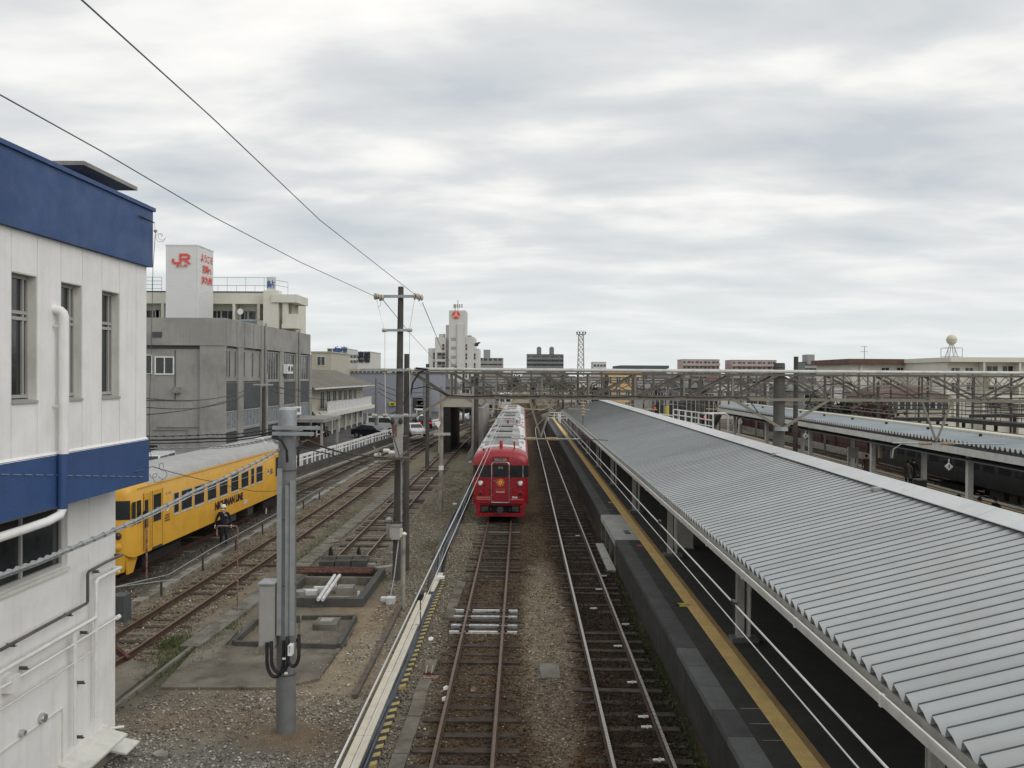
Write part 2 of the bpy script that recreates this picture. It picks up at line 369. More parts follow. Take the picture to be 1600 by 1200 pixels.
# ================================================================ GROUND
def sstep(a, b, x):
    t = np.clip((x-a)/(b-a), 0, 1); return t*t*(3-2*t)
_gr = [np.sin(rng.uniform(0, 6.28, 1)+0) for _ in range(1)]
_ph = rng.uniform(0, 6.28, (24, 3)); _dir = rng.uniform(0, 2*pi, 24)
def wob(x, y, s=1.0, k0=0, k=8):
    r_ = 0
    for i in range(k0, k0+k):
        fr = s*(1+.62*(i-k0)); r_ = r_+np.sin(fr*(x*np.cos(_dir[i])+y*np.sin(_dir[i]))+_ph[i, 0]+1.7*np.sin(fr*.41*(y*np.cos(_dir[i])-x*np.sin(_dir[i]))+_ph[i, 1]))/(1+.35*(i-k0))
    return r_/3.2
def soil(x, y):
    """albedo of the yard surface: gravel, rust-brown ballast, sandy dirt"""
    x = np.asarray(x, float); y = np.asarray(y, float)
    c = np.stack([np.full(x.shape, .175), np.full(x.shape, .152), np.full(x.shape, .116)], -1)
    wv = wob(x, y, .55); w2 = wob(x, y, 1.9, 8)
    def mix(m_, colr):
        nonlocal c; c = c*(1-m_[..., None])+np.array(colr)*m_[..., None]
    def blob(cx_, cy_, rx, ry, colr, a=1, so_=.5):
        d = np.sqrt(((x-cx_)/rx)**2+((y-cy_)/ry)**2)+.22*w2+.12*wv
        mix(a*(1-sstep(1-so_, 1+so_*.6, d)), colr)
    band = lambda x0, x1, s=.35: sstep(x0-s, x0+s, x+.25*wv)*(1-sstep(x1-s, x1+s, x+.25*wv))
    # platform tracks: dark, oily, rust brown
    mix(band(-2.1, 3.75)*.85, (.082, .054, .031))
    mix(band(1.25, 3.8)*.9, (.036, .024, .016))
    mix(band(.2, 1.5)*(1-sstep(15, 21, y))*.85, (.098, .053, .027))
    blob(.75, 24.5, .8, 8.5, (.235, .190, .135), .95, .35)
    blob(.8, 19.5, .7, 2.5, (.12, .098, .076), .6)
    blob(-.9, 12, 1.2, 6, (.05, .036, .027), .7)
    blob(1.4, 13.5, .5, 2.6, (.035, .033, .034), .8)
    blob(-1.1, 38, 1.1, 8, (.038, .030, .025), .75)
    blob(2.6, 60, 1.6, 40, (.040, .030, .024), .7)
    blob(3.3, 20, .45, 7, (.030, .032, .018), .8)
    # gravel between the masts and the red train
    blob(-2.9, 38, 1.4, 12, (.19, .162, .118), .8)
    blob(-3.0, 62, 2.3, 22, (.175, .155, .105), .75)
    blob(-5.0, 90, 4, 35, (.14, .128, .088), .6)
    # trodden sand on the left
    blob(-5.2, 21.5, 2.0, 3.4, (.29, .235, .165), .85)
    blob(-4.6, 25.6, 1.5, 2.2, (.26, .20, .135), .7)
    blob(-6.4, 17.6, 2.2, 1.3, (.21, .165, .115), .75)
    blob(-4.6, 16.7, 1.4, 1.0, (.15, .112, .076), .8)
    blob(-7.6, 15.0, 3.6, 2.0, (.19, .178, .148), .9)
    blob(-5.0, 14.0, 2.2, 1.2, (.18, .17, .145), .6)
    blob(-9.6, 19.5, 1.2, 2.6, (.085, .078, .062), .6)
    blob(-9.0, 21.6, .7, 1.6, (.06, .075, .03), .55)
    # left-hand tracks: brown ballast, dark grey under the yellow train
    mix(band(-11.9, -9.4, .3)*.75*(1-sstep(60, 90, y)), (.185, .150, .105))
    mix(band(-16.5, -13.0, .3)*.8, (.070, .066, .058))
    mix(band(-13.1, -12.6, .2)*.6, (.085, .085, .078))
    mix(band(-7.9, -5.8, .3)*.65*sstep(30, 34, y), (.135, .112, .080))
    blob(-8.9, 40, .5, 9, (.085, .095, .05), .5)
    blob(-9.6, 55, .7, 18, (.10, .095, .062), .5)
    g = 1+.10*w2+.08*wv
    return np.clip(c*g[..., None], .01, .5)
def axis_(lo, f0, f1, hi, step, far):
    a = list(np.arange(f0, f1+1e-6, step)); x = f1; d = step
    while x < hi: d *= far; x = min(hi, x+d); a.append(x)
    x = f0; d = step; b = []
    while x > lo: d *= far; x = max(lo, x-d); b.append(x)
    return np.array(b[::-1]+a)
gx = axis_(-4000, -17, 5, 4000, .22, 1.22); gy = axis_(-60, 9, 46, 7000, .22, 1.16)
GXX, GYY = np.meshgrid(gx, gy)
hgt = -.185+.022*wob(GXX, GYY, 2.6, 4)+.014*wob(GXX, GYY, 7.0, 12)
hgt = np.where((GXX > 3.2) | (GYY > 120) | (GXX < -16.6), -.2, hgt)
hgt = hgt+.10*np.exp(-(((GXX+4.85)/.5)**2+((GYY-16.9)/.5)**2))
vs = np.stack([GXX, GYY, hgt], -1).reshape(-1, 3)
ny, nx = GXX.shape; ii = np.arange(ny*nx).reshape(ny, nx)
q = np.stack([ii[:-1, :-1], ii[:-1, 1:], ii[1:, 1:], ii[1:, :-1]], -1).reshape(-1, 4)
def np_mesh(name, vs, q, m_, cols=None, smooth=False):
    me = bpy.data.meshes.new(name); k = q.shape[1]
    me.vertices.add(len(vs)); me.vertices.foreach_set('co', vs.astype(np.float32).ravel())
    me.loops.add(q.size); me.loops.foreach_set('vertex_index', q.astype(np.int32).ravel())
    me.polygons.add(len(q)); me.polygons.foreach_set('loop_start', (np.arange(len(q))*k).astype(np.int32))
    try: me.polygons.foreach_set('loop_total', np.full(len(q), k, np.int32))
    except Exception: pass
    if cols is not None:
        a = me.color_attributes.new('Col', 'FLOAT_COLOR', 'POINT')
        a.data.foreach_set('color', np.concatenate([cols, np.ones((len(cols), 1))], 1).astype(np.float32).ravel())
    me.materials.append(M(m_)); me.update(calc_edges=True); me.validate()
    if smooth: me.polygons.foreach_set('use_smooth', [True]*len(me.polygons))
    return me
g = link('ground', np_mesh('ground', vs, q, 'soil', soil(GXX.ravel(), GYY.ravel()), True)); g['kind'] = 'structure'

# ---- loose stones of the ballast (nobody could count them)
def stones(name, n, sampler, smin, smax, zb=-.185, bright=1.0, grey=.12):
    xy = sampler(n); n = len(xy); s = rng.uniform(smin, smax, n)*rng.choice([1, 1, 1, 1.5], n)
    base = np.array([(1,0,0),(0,1,0),(-1,0,0),(0,-1,0),(.2,.15,.8),(-.1,.1,-.6)], float)
    tri = np.array([(0,1,4),(1,2,4),(2,3,4),(3,0,4),(1,0,5),(2,1,5),(3,2,5),(0,3,5)])
    jit = rng.uniform(.65, 1.25, (n, 6, 3)); v = base[None]*jit*s[:, None, None]*np.array([1, .8, .62])
    a = rng.uniform(0, 6.28, n); ca, sa = np.cos(a), np.sin(a)
    X = v[..., 0]*ca[:, None]-v[..., 1]*sa[:, None]; Y = v[..., 0]*sa[:, None]+v[..., 1]*ca[:, None]; Z = v[..., 2]+X*rng.uniform(-.4, .4, n)[:, None]
    z0 = zb+.022*wob(xy[:, 0], xy[:, 1], 2.6, 4)+.014*wob(xy[:, 0], xy[:, 1], 7.0, 12)
    V = np.stack([X+xy[:, 0:1], Y+xy[:, 1:2], Z+(z0+s*.25)[:, None]], -1).reshape(-1, 3)
    F = (tri[None]+(np.arange(n)*6)[:, None, None]).reshape(-1, 3)
    c = soil(xy[:, 0], xy[:, 1])*bright*rng.lognormal(.14, .45, n)[:, None]*(1+rng.normal(0, .03, (n, 3)))
    c = c*(1-grey)+c.mean(1, keepdims=True)*grey
    o = link(name, np_mesh(name, V, F, 'stone', np.repeat(np.clip(c, .01, .55), 6, 0))); o['kind'] = 'stuff'; return o
def near_ballast(n):
    y = 9.5+36*rng.random(n)**1.5; x = rng.uniform(-3.0, 3.5, n)
    keep = ~((np.abs(x+1.08) < .42) & (rng.random(n) < .25)); return np.stack([x, y], 1)[keep]
def left_ballast(n):
    y = 17+34*rng.random(n)**1.25; x = rng.uniform(-14, -8.7, n); k = (x < -9.6) | (rng.random(n) < .12); k &= ~((x > -12.9) & (x < -12.1))
    return np.stack([x, y], 1)[k]
def yard(n):
    y = 12.5+27*rng.random(n)**1.2; x = rng.uniform(-8.6, -3.5, n)
    dens = .35+.65*(wob(x, y, 1.1, 6) > -.1); dens = np.where((y < 16.2), 1, dens*.75)
    slab = (x > -8.5) & (x < -4.6) & (y > 19.2) & (y < 31)
    return np.stack([x, y], 1)[(rng.random(n) < dens) & ~slab]
def mid_gravel(n):
    y = 25+40*rng.random(n)**1.3; x = rng.uniform(-5.6, -2.0, n); return np.stack([x, y], 1)[(x > -4.6) | (y > 31)]
stones('ballast_gravel', 62000, near_ballast, .018, .040)
stones('track_gravel', 34000, left_ballast, .020, .042)
stones('yard_gravel', 42000, yard, .013, .034, bright=1.15, grey=.4)
stones('lineside_gravel', 30000, mid_gravel, .016, .036)
def grit(n):
    x = rng.uniform(-8.4, -4.4, n); y = rng.uniform(18.9, 26.4, n); k = wob(x, y, 1.3, 2)+.6*wob(x, y, 4, 9) > .25
    return np.stack([x, y], 1)[k & ~((np.abs(x+6.2) < 1.6) & (y > 22.6) & (rng.random(n) < .6))]
stones('slab_grit', 5200, grit, .008, .024, zb=-.128, bright=1.1)
def rubble(n):
    c = rng.integers(0, 7, n); cs = np.array([(-6.9, 18.2), (-5.8, 18.6), (-4.4, 15.4), (-4.6, 17.6), (-7.6, 16.4), (-3.9, 22.5), (-5.6, 15.1)])
    p = cs[c]+rng.normal(0, 1, (n, 2))*np.array([.8, .6]); return p
stones('rubble', 1700, rubble, .02, .05, bright=1.4, grey=.55)

# ================================================================ TRACKS
GA = 1.067
RAILP = [(-.06, -.15), (.06, -.15), (.06, -.135), (.012, -.12), (.012, -.04), (.033, -.03), (.033, 0), (-.033, 0), (-.033, -.03), (-.012, -.04), (-.012, -.12), (-.06, -.135)]
def spline(pts, step=2.0):
    P = [Vector((p[0], p[1], 0)) for p in pts]; outp = []
    for i in range(len(P)-1):
        p0 = P[max(i-1, 0)]; p1 = P[i]; p2 = P[i+1]; p3 = P[min(i+2, len(P)-1)]
        k = max(1, int((p2-p1).length/step))
        for j in range(k):
            t = j/k; outp.append(.5*((2*p1)+(-p0+p2)*t+(2*p0-5*p1+4*p2-p3)*t*t+(-p0+3*p1-3*p2+p3)*t*t*t))
    outp.append(P[-1]); return outp
slp = MB().box(-1.05, 1.05, -.105, .105, -.32, -.135).mesh('sleeper', 'sleeper_wood')
slp2 = MB().box(-1.05, 1.05, -.105, .105, -.32, -.135).mesh('sleeper', 'sleeper_pale')
def offs(pts, d):
    r_ = []
    for i, p in enumerate(pts):
        t = (pts[min(i+1, len(pts)-1)]-pts[max(i-1, 0)]).normalized(); r_.append(p+Vector((t.y, -t.x, 0))*d)
    return r_
def track(label, ctrl, top, y0, y1, spacing=.72, pale=.15, nmax=90, drop=.0, step=2.0):
    pts = spline(ctrl, step); t = thing('railway_track', label, 'railway track', (ctrl[0][0], ctrl[0][1], 0))
    for s in (-1, 1):
        mb = MB(); mb.sweep(RAILP, offs(pts, s*(GA/2+.033)), mif=[0, 0, 0, 0, 0, 0, 1, 0, 0, 0, 0, 0]); mb.build('rail', ['rail_rust', top], t)
    # sleepers at equal spacing; the ones nearest the camera as pieces, the distant rest joined
    acc = 0; k = 0; rest = MB()
    for i in range(len(pts)-1):
        a, b = pts[i], pts[i+1]; L = (b-a).length; d = (b-a)/L
        while acc < L:
            p = a+d*acc; acc += spacing*rng.uniform(.93, 1.07)
            if not (y0 < p.y < y1): continue
            z = rng.uniform(-.062, drop)
            if k < nmax:
                put('sleeper', slp2 if rng.random() < pale else slp, t, (p.x+rng.uniform(-.05, .05), p.y, z), (0, 0, math.atan2(-d.x, d.y)+rng.uniform(-.02, .02))); k += 1
            else: r_ = Vector((d.y, -d.x, 0)); rest.bar(p-r_*1.05+Vector((0,0,-.2+z)), p+r_*1.05+Vector((0,0,-.2+z)), .2, .13)
        acc -= L
    if rest.v: rest.build('distant_sleepers', 'sleeper_wood', t)['kind'] = 'stuff'
    return t
TR = track('rusty brown railway track running from the foreground under the red train', [(-1.08, -4), (-1.08, 40), (-1.08, 100), (-.9, 125), (0, 150), (3, 185), (9, 240)], 'rail_top_rust', 9, 170, pale=.1, nmax=110, drop=.012)
TB = track('railway track with shiny rail heads beside the platform edge', [(2.33, -4), (2.33, 60), (2.33, 104), (2.8, 122), (4.6, 145), (8, 180), (15, 240)], 'rail_top_bright', 8, 170, pale=.0, nmax=130, drop=-.012)
track('rusty siding track between the cable troughs beside the yellow train', [(-10.95, 17), (-10.75, 22), (-10.5, 40), (-10.5, 55), (-10.55, 68), (-10.35, 86), (-9.4, 108), (-7.2, 135), (-3.5, 165)], 'rail_top_rust', 17, 130, pale=.3, nmax=110, drop=.012)
track('railway track carrying the yellow train', [(-15.6, 4), (-15.25, 20), (-14.9, 29), (-14.35, 54), (-13.9, 70), (-12.7, 84), (-10.4, 104), (-7.4, 132), (-4, 160)], 'rail_top_rust', 20, 140, nmax=90)
track('short stub track of bare sleepers ending at the two rail stops', [(-6.8, 30.9), (-6.85, 50), (-6.88, 80), (-6.5, 104), (-4.6, 130), (-1.6, 155)], 'rail_top_rust', 30.8, 140, spacing=.62, pale=.55, nmax=110, drop=.02)
# right-hand side, seen between the canopies
track('outer track beside the far platform, partly hidden by the near roof', [(15.2, 10), (15.2, 60), (15, 100), (13, 140), (9, 190)], 'rail_top_bright', 30, 130, nmax=40)
track('track on the far side of the second platform', [(26.2, 20), (26.2, 70), (25.6, 100), (23, 140), (18, 190)], 'rail_top_rust', 30, 130, nmax=70)
track('track in front of the maroon wall', [(30.2, 30), (30.2, 70), (29.2, 100), (26, 140), (20, 190)], 'rail_top_rust', 50, 130, nmax=60)
for x0, nm in ((8.0, 'middle yard track beyond the end of the near platform'), (11.8, 'yard track beyond the end of the near platform, nearest the signals'), (20.4, 'yard track beyond the end of the second platform')):
    track(nm, [(x0, 133), (x0+.3, 170), (x0+2, 230), (x0+8, 320)], 'rail_top_rust', 133, 134, nmax=0)
track('track curving across the throat from the left towards the platform line', [(-6.9, 112), (-3.0, 134), (1.5, 156), (6, 185), (12, 230)], 'rail_top_rust', 112, 180, nmax=0)

# white glued insulating sleepers on the near track
t = thing('sleeper_set', 'four white and grey metal sleepers laid across the rusty foreground track', 'sleepers', (-1.08, 25, -.14))
for i, yy in enumerate((26.05, 25.35, 24.45, 23.85)):
    mb = MB(); mb.box(-2.06, -.10, yy-(.09 if i in (1, 2) else .05), yy+(.09 if i in (1, 2) else .05), -.2, -.112)
    s = mb.build('white_sleeper', 'galvanised' if i in (1, 2) else 'sleeper_white', t)
    if i in (1, 2):
        mb = MB()
        for k in range(9): mb.box(-2.0+k*.215, -1.9+k*.215, yy-.07, yy+.02, -.112, -.10)
        mb.build('patch', 'sleeper_white', s)
mb = MB()
for sx in (-1.08-.56, -1.08+.56):
    for k in range(8): yy = 23.8+k*.31; mb.box(sx-.13, sx-.06, yy, yy+.12, -.13, -.06); mb.box(sx+.06, sx+.13, yy, yy+.12, -.13, -.06)
mb.build('rail_fastenings', 'rail_rust', t)

# small white balise markers / number plates on the sleepers of the platform track
for i, (px, py) in enumerate([(944, 901), (936, 922), (928, 952), (978, 977), (966, 1011), (988, 1068), (1006, 1122), (1011, 1138), (1030, 1190), (903, 838)]):
    p = G(px, py, -.13); mb = MB(); mb.bar(p+Vector((-.12, 0, .03)), p+Vector((.1, .02, .03)), .05, .03); mb.bar(p+Vector((0, -.05, .03)), p+Vector((.02, .07, .03)), .03, .03)
    tag(mb.build('rail_clip', 'print_white'), 'small pale metal clip lying by the rails of the platform track', 'rail clip', 'pale clips along the platform track')

# ================================================================ PLATFORM 1
PE = 3.66
pl = thing('station_platform', 'near island platform with dark asphalt top under the grey canopy', 'platform', (PE, 0, 0))
pe = [(PE, -4), (PE, 60), (PE-.02, 95), (PE+.15, 112), (PE+.75, 130)]
PZ = .92
mb = MB()
# the wall, with an opening at the old crossing
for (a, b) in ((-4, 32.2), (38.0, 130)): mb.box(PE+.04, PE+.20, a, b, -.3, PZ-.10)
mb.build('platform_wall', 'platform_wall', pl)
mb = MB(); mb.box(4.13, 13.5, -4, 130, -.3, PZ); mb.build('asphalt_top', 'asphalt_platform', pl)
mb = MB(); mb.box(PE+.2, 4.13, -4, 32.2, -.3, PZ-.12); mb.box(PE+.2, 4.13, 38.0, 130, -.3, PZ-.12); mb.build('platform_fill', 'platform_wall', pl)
y = 5.0; k = 0
capm = {}
while y < 126 and k < 110:
    L = 1.2; z = PZ+rng.uniform(-.003, .003)
    if 32.1 < y < 38.0: y = 38.0; continue
    if y < 32.2 and y+L > 32.2: L = round(32.2-y, 3)
    key = 'p' if (y < 18.2 and not 14.2 < y < 15) else 'd'
    nm = {'p': 'cap_concrete_pale', 'd': 'cap_concrete'}[key]
    if (nm, L) not in capm: capm[(nm, L)] = MB().box(PE, 4.128, .006, L-.006, -.13, .006 if nm[-1] == 'e' else .0).mesh('capping_slab', nm)
    put('capping_slab', capm[(nm, L)], pl, (0, y, z)); y += L; k += 1
# tactile strip: ribbed blocks
tb = MB().box(4.60, 4.93, .004, .296, -.02, .006)
for i in range(5): tb.box(4.62+i*.062, 4.645+i*.062, .02, .28, .006, .012)
tbm = tb.mesh('tactile_block', 'tactile_yellow')
for i in range(300): put('tactile_block', tbm, pl, (0, 9+i*.3, PZ+.004))
mb = MB(); mb.box(4.60, 4.93, 99.004, 129, PZ, PZ+.009); mb.box(4.60, 4.93, 2, 8.996, PZ, PZ+.009); mb.build('tactile_strip', 'tactile_yellow', pl)['kind'] = 'stuff'
mb = MB(); mb.box(4.945, 5.06, 2, 110, PZ, PZ+.010); mb.build('edge_strip', 'tactile_brown', pl)
# old luggage crossing: pale concrete deck on piers with openings under it
mb = MB(); mb.box(PE-.02, 4.598, 32.2, 38.0, PZ-.22, PZ+.012); mb.build('deck_slab', 'deck_pale', pl)
mb = MB()
for yy in (32.2, 34.0, 35.8, 37.7): mb.box(PE+.0, PE+.42, yy, yy+.26, -.25, PZ-.222)
mb.box(PE+.5, 4.12, 32.2, 38.0, -.25, PZ-.222)
mb.build('deck_pier', 'concrete', pl)
mb = MB(); mb.box(PE-.36, PE-.03, 31.6, 36.6, -.3, -.10); mb.build('footing_apron', 'deck_pale', pl)
mb = MB(); mb.box(4.2, 4.42, 33.4, 33.7, PZ+.0125, PZ+.02); mb.box(4.2, 4.42, 33.9, 34.1, PZ+.0125, PZ+.02); mb.build('drain_grate', 'dark_void', pl)
# painted marks on the platform
def mark(px, py, w_, h_, m_, lab, cat='platform marking', txt=None, tm='print_dark'):
    p = G(px, py, PZ+.005); mb = MB(); mb.box(p.x-w_/2, p.x+w_/2, p.y-h_/2, p.y+h_/2, PZ+.004, PZ+.008)
    o = tag(mb.build('floor_sticker' if txt is not None else 'platform_mark', m_), lab, cat)
    if txt: text('lettering', txt, h_*.62, tm, o, (p.x, p.y, PZ+.0095), (1,0,0), (0,1,0), .001, .004)
    return o
mark(1067.5, 945, .26, .34, 'sign_yellow', 'yellow sticker with a black arrow mark on the platform asphalt beside the yellow line', 'sticker', '▲-▲')
mark(955, 785, .26, .3, 'sign_yellow', 'second yellow sticker, further along the platform just before the pale concrete deck', 'sticker', '▲')
mark(1003, 852.5, .34, .34, 'cap_concrete', 'dark square with faint red lettering beside the pale deck', 'sticker', '注意', 'print_red')
for i, (px, py) in enumerate([(913, 725), (923, 741), (892, 703), (893, 709), (934, 757), (950, 796)]):
    mark(px, py, .42, .06, 'concrete_pale' if i % 2 else 'tactile_brown', 'short faint painted line across the asphalt at the far half of the platform', 'platform marking')
for i, (px, py) in enumerate([(1174, 1107), (1189, 1131), (1210, 1157)]):
    mark(px, py, .42, .025, 'concrete_pale', 'thin pale painted line across the asphalt near the camera, %s of three' % ('first', 'second', 'third')[2-i])
for o in bpy.data.objects:
    if o.name.startswith('platform_mark') and 'far half' in o.get('label', ''): o['group'] = 'faint lines on the far platform asphalt'

# ================================================================ CANOPY 1
CE_X, CE_Z, CR_X = 4.28, 3.66, 8.58
SL = .25; CR_Z = CE_Z+SL*(CR_X-CE_X)
cn = thing('platform_canopy', 'long grey ribbed metal roof over the near platform, pale ridge cap along its top', 'canopy', (5.3, 0, PZ))
prof = [(0, 0), (.02, 0), (.10, .058), (.215, .098), (.219, .111), (.227, .111), (.231, .098), (.262, .0), (.30, 0)]
FM = []
mb = MB(); n = len(prof); Lx = CR_X-CE_X
for (t_, zo) in ((0, 0), (1, -.010)):
    pass
V = []
for xx in (0, Lx):
    for (a, h) in prof: V.append((xx, a, h+SL*xx))
for xx in (0, Lx):
    for (a, h) in prof: V.append((xx, a, h+SL*xx-.010))
Fs = []; 
for i in range(n-1):
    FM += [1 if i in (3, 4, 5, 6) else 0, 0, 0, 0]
    Fs.append((i, n+i, n+i+1, i+1)); Fs.append((2*n+i, 2*n+i+1, 3*n+i+1, 3*n+i)); Fs.append((i, i+1, 2*n+i+1, 2*n+i)); Fs.append((n+i, 3*n+i, 3*n+i+1, n+i+1))
mb.add(V, Fs); mb.mi = FM; panel = mb.mesh('roof_panel', ['roof_metal', 'roof_seam_shade'])
panels2 = [panel]
for j in range(3):
    pm = panel.copy(); m2 = M('roof_metal').copy(); pm.materials[0] = m2; panels2.append(pm)
    for nd in m2.node_tree.nodes:
        if nd.type == 'RGB': c0 = nd.outputs[0].default_value; nd.outputs[0].default_value = (c0[0]*(.93, 1.05, .97)[j], c0[1]*(.93, 1.05, .98)[j], c0[2]*(.93, 1.05, .99)[j], 1)
YC0, NP = 3.0, 300
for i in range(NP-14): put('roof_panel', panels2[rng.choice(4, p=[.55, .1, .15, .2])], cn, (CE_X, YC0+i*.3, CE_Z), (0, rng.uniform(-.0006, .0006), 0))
YC1 = YC0+(NP-14)*.3
mb = MB()   # far slope, same folded sheet seen only as its other side
for i in range(NP-14):
    for k in range(n-1):
        (a, h), (a2, h2) = prof[k], prof[k+1]; y0 = YC0+i*.3
        if k in (1, 3, 5, 7): pass
        mb.add([(CR_X, y0+a, CR_Z+h), (CR_X, y0+a2, CR_Z+h2), (CR_X+4.5, y0+a2, CR_Z+h2-1.9), (CR_X+4.5, y0+a, CR_Z+h-1.9)], [(0, 3, 2, 1)])
mb.build('rear_roof_slope', 'roof_metal', cn)['kind'] = 'stuff'
y = YC0; k = 0
rc = MB().prism([(-.40, -.02), (0, .145), (.40, -.06), (.40, -.10), (0, .12), (-.40, -.035)], (CR_X, 0, CR_Z+.075), (1,0,0), (0,0,1), (0, 2.985, 0)).mesh('ridge_cap', 'ridge_metal')
while y < YC1-.1: put('ridge_cap', rc, cn, (0, y, 0)); y += 3.0
# gutter along the eave
gp = [(-.13, -.10), (.02, -.10), (.02, -.085), (-.115, -.085), (-.115, .04), (-.145, .04), (-.145, 0)]
mb = MB(); mb.prism([(a, h) for a, h in gp], (CE_X+.0, YC0, CE_Z-.06), (1,0,0), (0,0,1), (0, YC1-YC0, 0)); mb.build('gutter', 'gutter', cn)
mb = MB()
yy = YC0+.5
while yy < YC1: mb.box(CE_X-.155, CE_X-.1, yy, yy+.05, CE_Z-.165, CE_Z-.02); yy += 3.0
mb.build('gutter_joints', 'gutter', cn)['kind'] = 'stuff'
mb = MB(); mb.box(CE_X+.03, CE_X+.13, YC0, YC1, CE_Z-.14, CE_Z-.035); mb.build('fascia', 'column_paint', cn)
mb = MB()
for xx in (5.28, 6.4, 7.5, 8.5, 10.2, 11.8):
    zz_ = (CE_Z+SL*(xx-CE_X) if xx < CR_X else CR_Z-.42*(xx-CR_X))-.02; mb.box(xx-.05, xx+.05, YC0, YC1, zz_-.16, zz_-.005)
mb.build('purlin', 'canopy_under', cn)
colm = MB(); colm.box(-.07, .07, -.06, .06, 0, 2.72); colm.box(-.09, .09, -.075, -.06, 0, 2.7); colm.box(-.09, .09, .06, .075, 0, 2.7); colm = colm.mesh('column', 'column_paint')
pipm = MB().tube([(0, 0, 0), (0, 0, 2.78)], .052, 10).tube([(0, 0, 1.1), (0, 0, 1.16)], .062, 10).tube([(0, 0, 2.2), (0, 0, 2.26)], .062, 10).mesh('downpipe', 'gutter', smooth=True)
plm = MB().box(-.22, .42, -.18, .18, 0, .10).mesh('plinth', 'cap_concrete_pale')
rfm = MB().bar((5.1, 0, 3.72), (8.5, 0, 4.5), .1, .22).bar((8.5, 0, 4.5), (12.5, 0, 2.95), .1, .22).bar((4.4, 0, 3.56), (5.3, 0, 3.72), .08, .14)
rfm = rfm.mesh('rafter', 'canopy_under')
col2 = MB().box(-.09, .09, -.09, .09, 0, 2.4).mesh('rear_column', 'column_paint')
for i in range(9):
    Y = 10.55+9.42*i
    if Y > YC1: break
    c = put('column', colm, cn, (5.28, Y, PZ+.1)); put('downpipe', pipm, cn, (5.50, Y+.02, PZ+.1)); put('plinth', plm, cn, (5.28, Y, PZ))
    put('rafter', rfm, cn, (0, Y, 0)); put('rear_column', col2, cn, (11.4, Y, PZ))
Y = YC1-.6
mb = MB(); mb.box(4.9, 5.0, Y, Y+.08, PZ, 3.7); mb.build('end_post', 'column_paint', cn)
# things under the near canopy
t = thing('vending_machine', 'white boxy cabinet standing under the near canopy behind a column', 'cabinet', (6.0, 30.8, PZ))
MB().box(5.75, 6.35, 30.6, 31.2, PZ+.05, PZ+1.45).build('cabinet_body', 'column_paint', t); MB().box(5.7, 6.4, 30.55, 31.25, PZ, PZ+.05).build('base', 'concrete', t); MB().box(5.85, 6.25, 30.585, 30.6, PZ+.5, PZ+1.3).build('door_panel', 'frame_grey', t)
def camera_thing(px, py, Y, lab):
    p = AY(px, py, Y); t = thing('ceiling_lamp', lab, 'lamp', p)
    MB().tube([p+Vector((0,0,.35)), p+Vector((0,0,.02))], .02, 6).build('stem', 'gutter', t)
    MB().lathe(p, [(.10, .02), (.105, -.05), (.08, -.12), (.03, -.15)], 12).build('lamp_shade', 'white_paint', t, True); return t
camera_thing(1312, 1003, 13.0, 'round white lamp hanging just inside the gutter of the near canopy')
p = AY(1388, 1078, 11.4); t = thing('hanging_sign', 'small dark tilted box hanging under the near canopy edge close to the camera', 'speaker', p)
MB().bar(p+Vector((.16, 0, .4)), p+Vector((.16, 0, -.1)), .05, .05).build('stem', 'column_paint', t); MB().prism([(-.2, -.02), (.1, .14), (.16, -.02), (-.02, -.16)], p, (1,0,0), (0,0,1), (0, .2, 0)).build('horn_box', 'under_black', t)
for i, (px, py) in enumerate([(1100, 840), (1122, 852)]):
    p = AY(px, py, 24.5-i); t = thing('loudspeaker', ('left' if i == 0 else 'right')+' one of the two small dark loudspeakers under the eave between two columns', 'loudspeaker', p)
    MB().lathe(p, [(.04, -.1), (.09, 0), (.14, .1)], 10, 'y').build('horn', 'under_black', t); MB().tube([p, p+Vector((0,0,.3))], .02, 6).build('stem', 'under_black', t)
# white fence at the far end of platform 1
def railing(lab, a, b, h, n, m_='white_paint', rails=3, rr=.025, cat='fence', nm='railing'):
    a = Vector(a); b = Vector(b); t = thing(nm, lab, cat, a)
    for k in range(rails):
        z = h*(k+1)/rails; MB().tube([a+Vector((0,0,z)), b+Vector((0,0,z))], rr, 6).build('rail', m_, t)
    for i in range(n+1):
        p = a.lerp(b, i/n); MB().tube([p, p+Vector((0,0,h))], rr*1.2, 6).build('post', m_, t)
    return t
railing('white railing across the far end of the near platform', (PE+.1, 119, PZ), (8.2, 119, PZ), 1.15, 5, rr=.05)
railing('white railing running lengthwise at the far end of the near platform', (5.2, 112, PZ), (5.2, 119, PZ), 1.15, 4, rr=.04)
a_ = AY(1055, 657, 74); b_ = AY(1114, 673, 60)
for k, (a, b, lab) in enumerate([((15.4, 70, 2.0), (15.4, 60, 2.0), 0)]): pass
t = railing('white stair railing rising behind the ridge of the near canopy', AY(1052, 664, 72), AY(1114, 676, 61), 1.35, 6, rr=.05)
railing('short lower white railing left of the stair railing behind the ridge', AY(1030, 659, 74), AY(1052, 662, 73), .7, 1, rr=.05)

for (px, py, lab) in ((1370, 766, 'small grey fixing block lying on the near roof just below the ridge, nearer one'), (1212, 711, 'small grey fixing block on the near roof below the ridge, farther one')):
    d = ray(px, py); k_ = (CZ-CE_Z+SL*CE_X-.11)/(-d.z+SL*d.x); p = Vector((d.x*k_, d.y*k_, CZ+d.z*k_)); t = thing('roof_clip', lab, 'roof fixing', p)
    MB().box(p.x-.10, p.x+.10, p.y-.08, p.y+.08, p.z-.02, p.z+.07).build('clip_body', 'frame_grey', t); MB().box(p.x-.14, p.x+.14, p.y-.03, p.y+.03, p.z-.03, p.z+.01).build('clip_foot', 'galvanised', t)
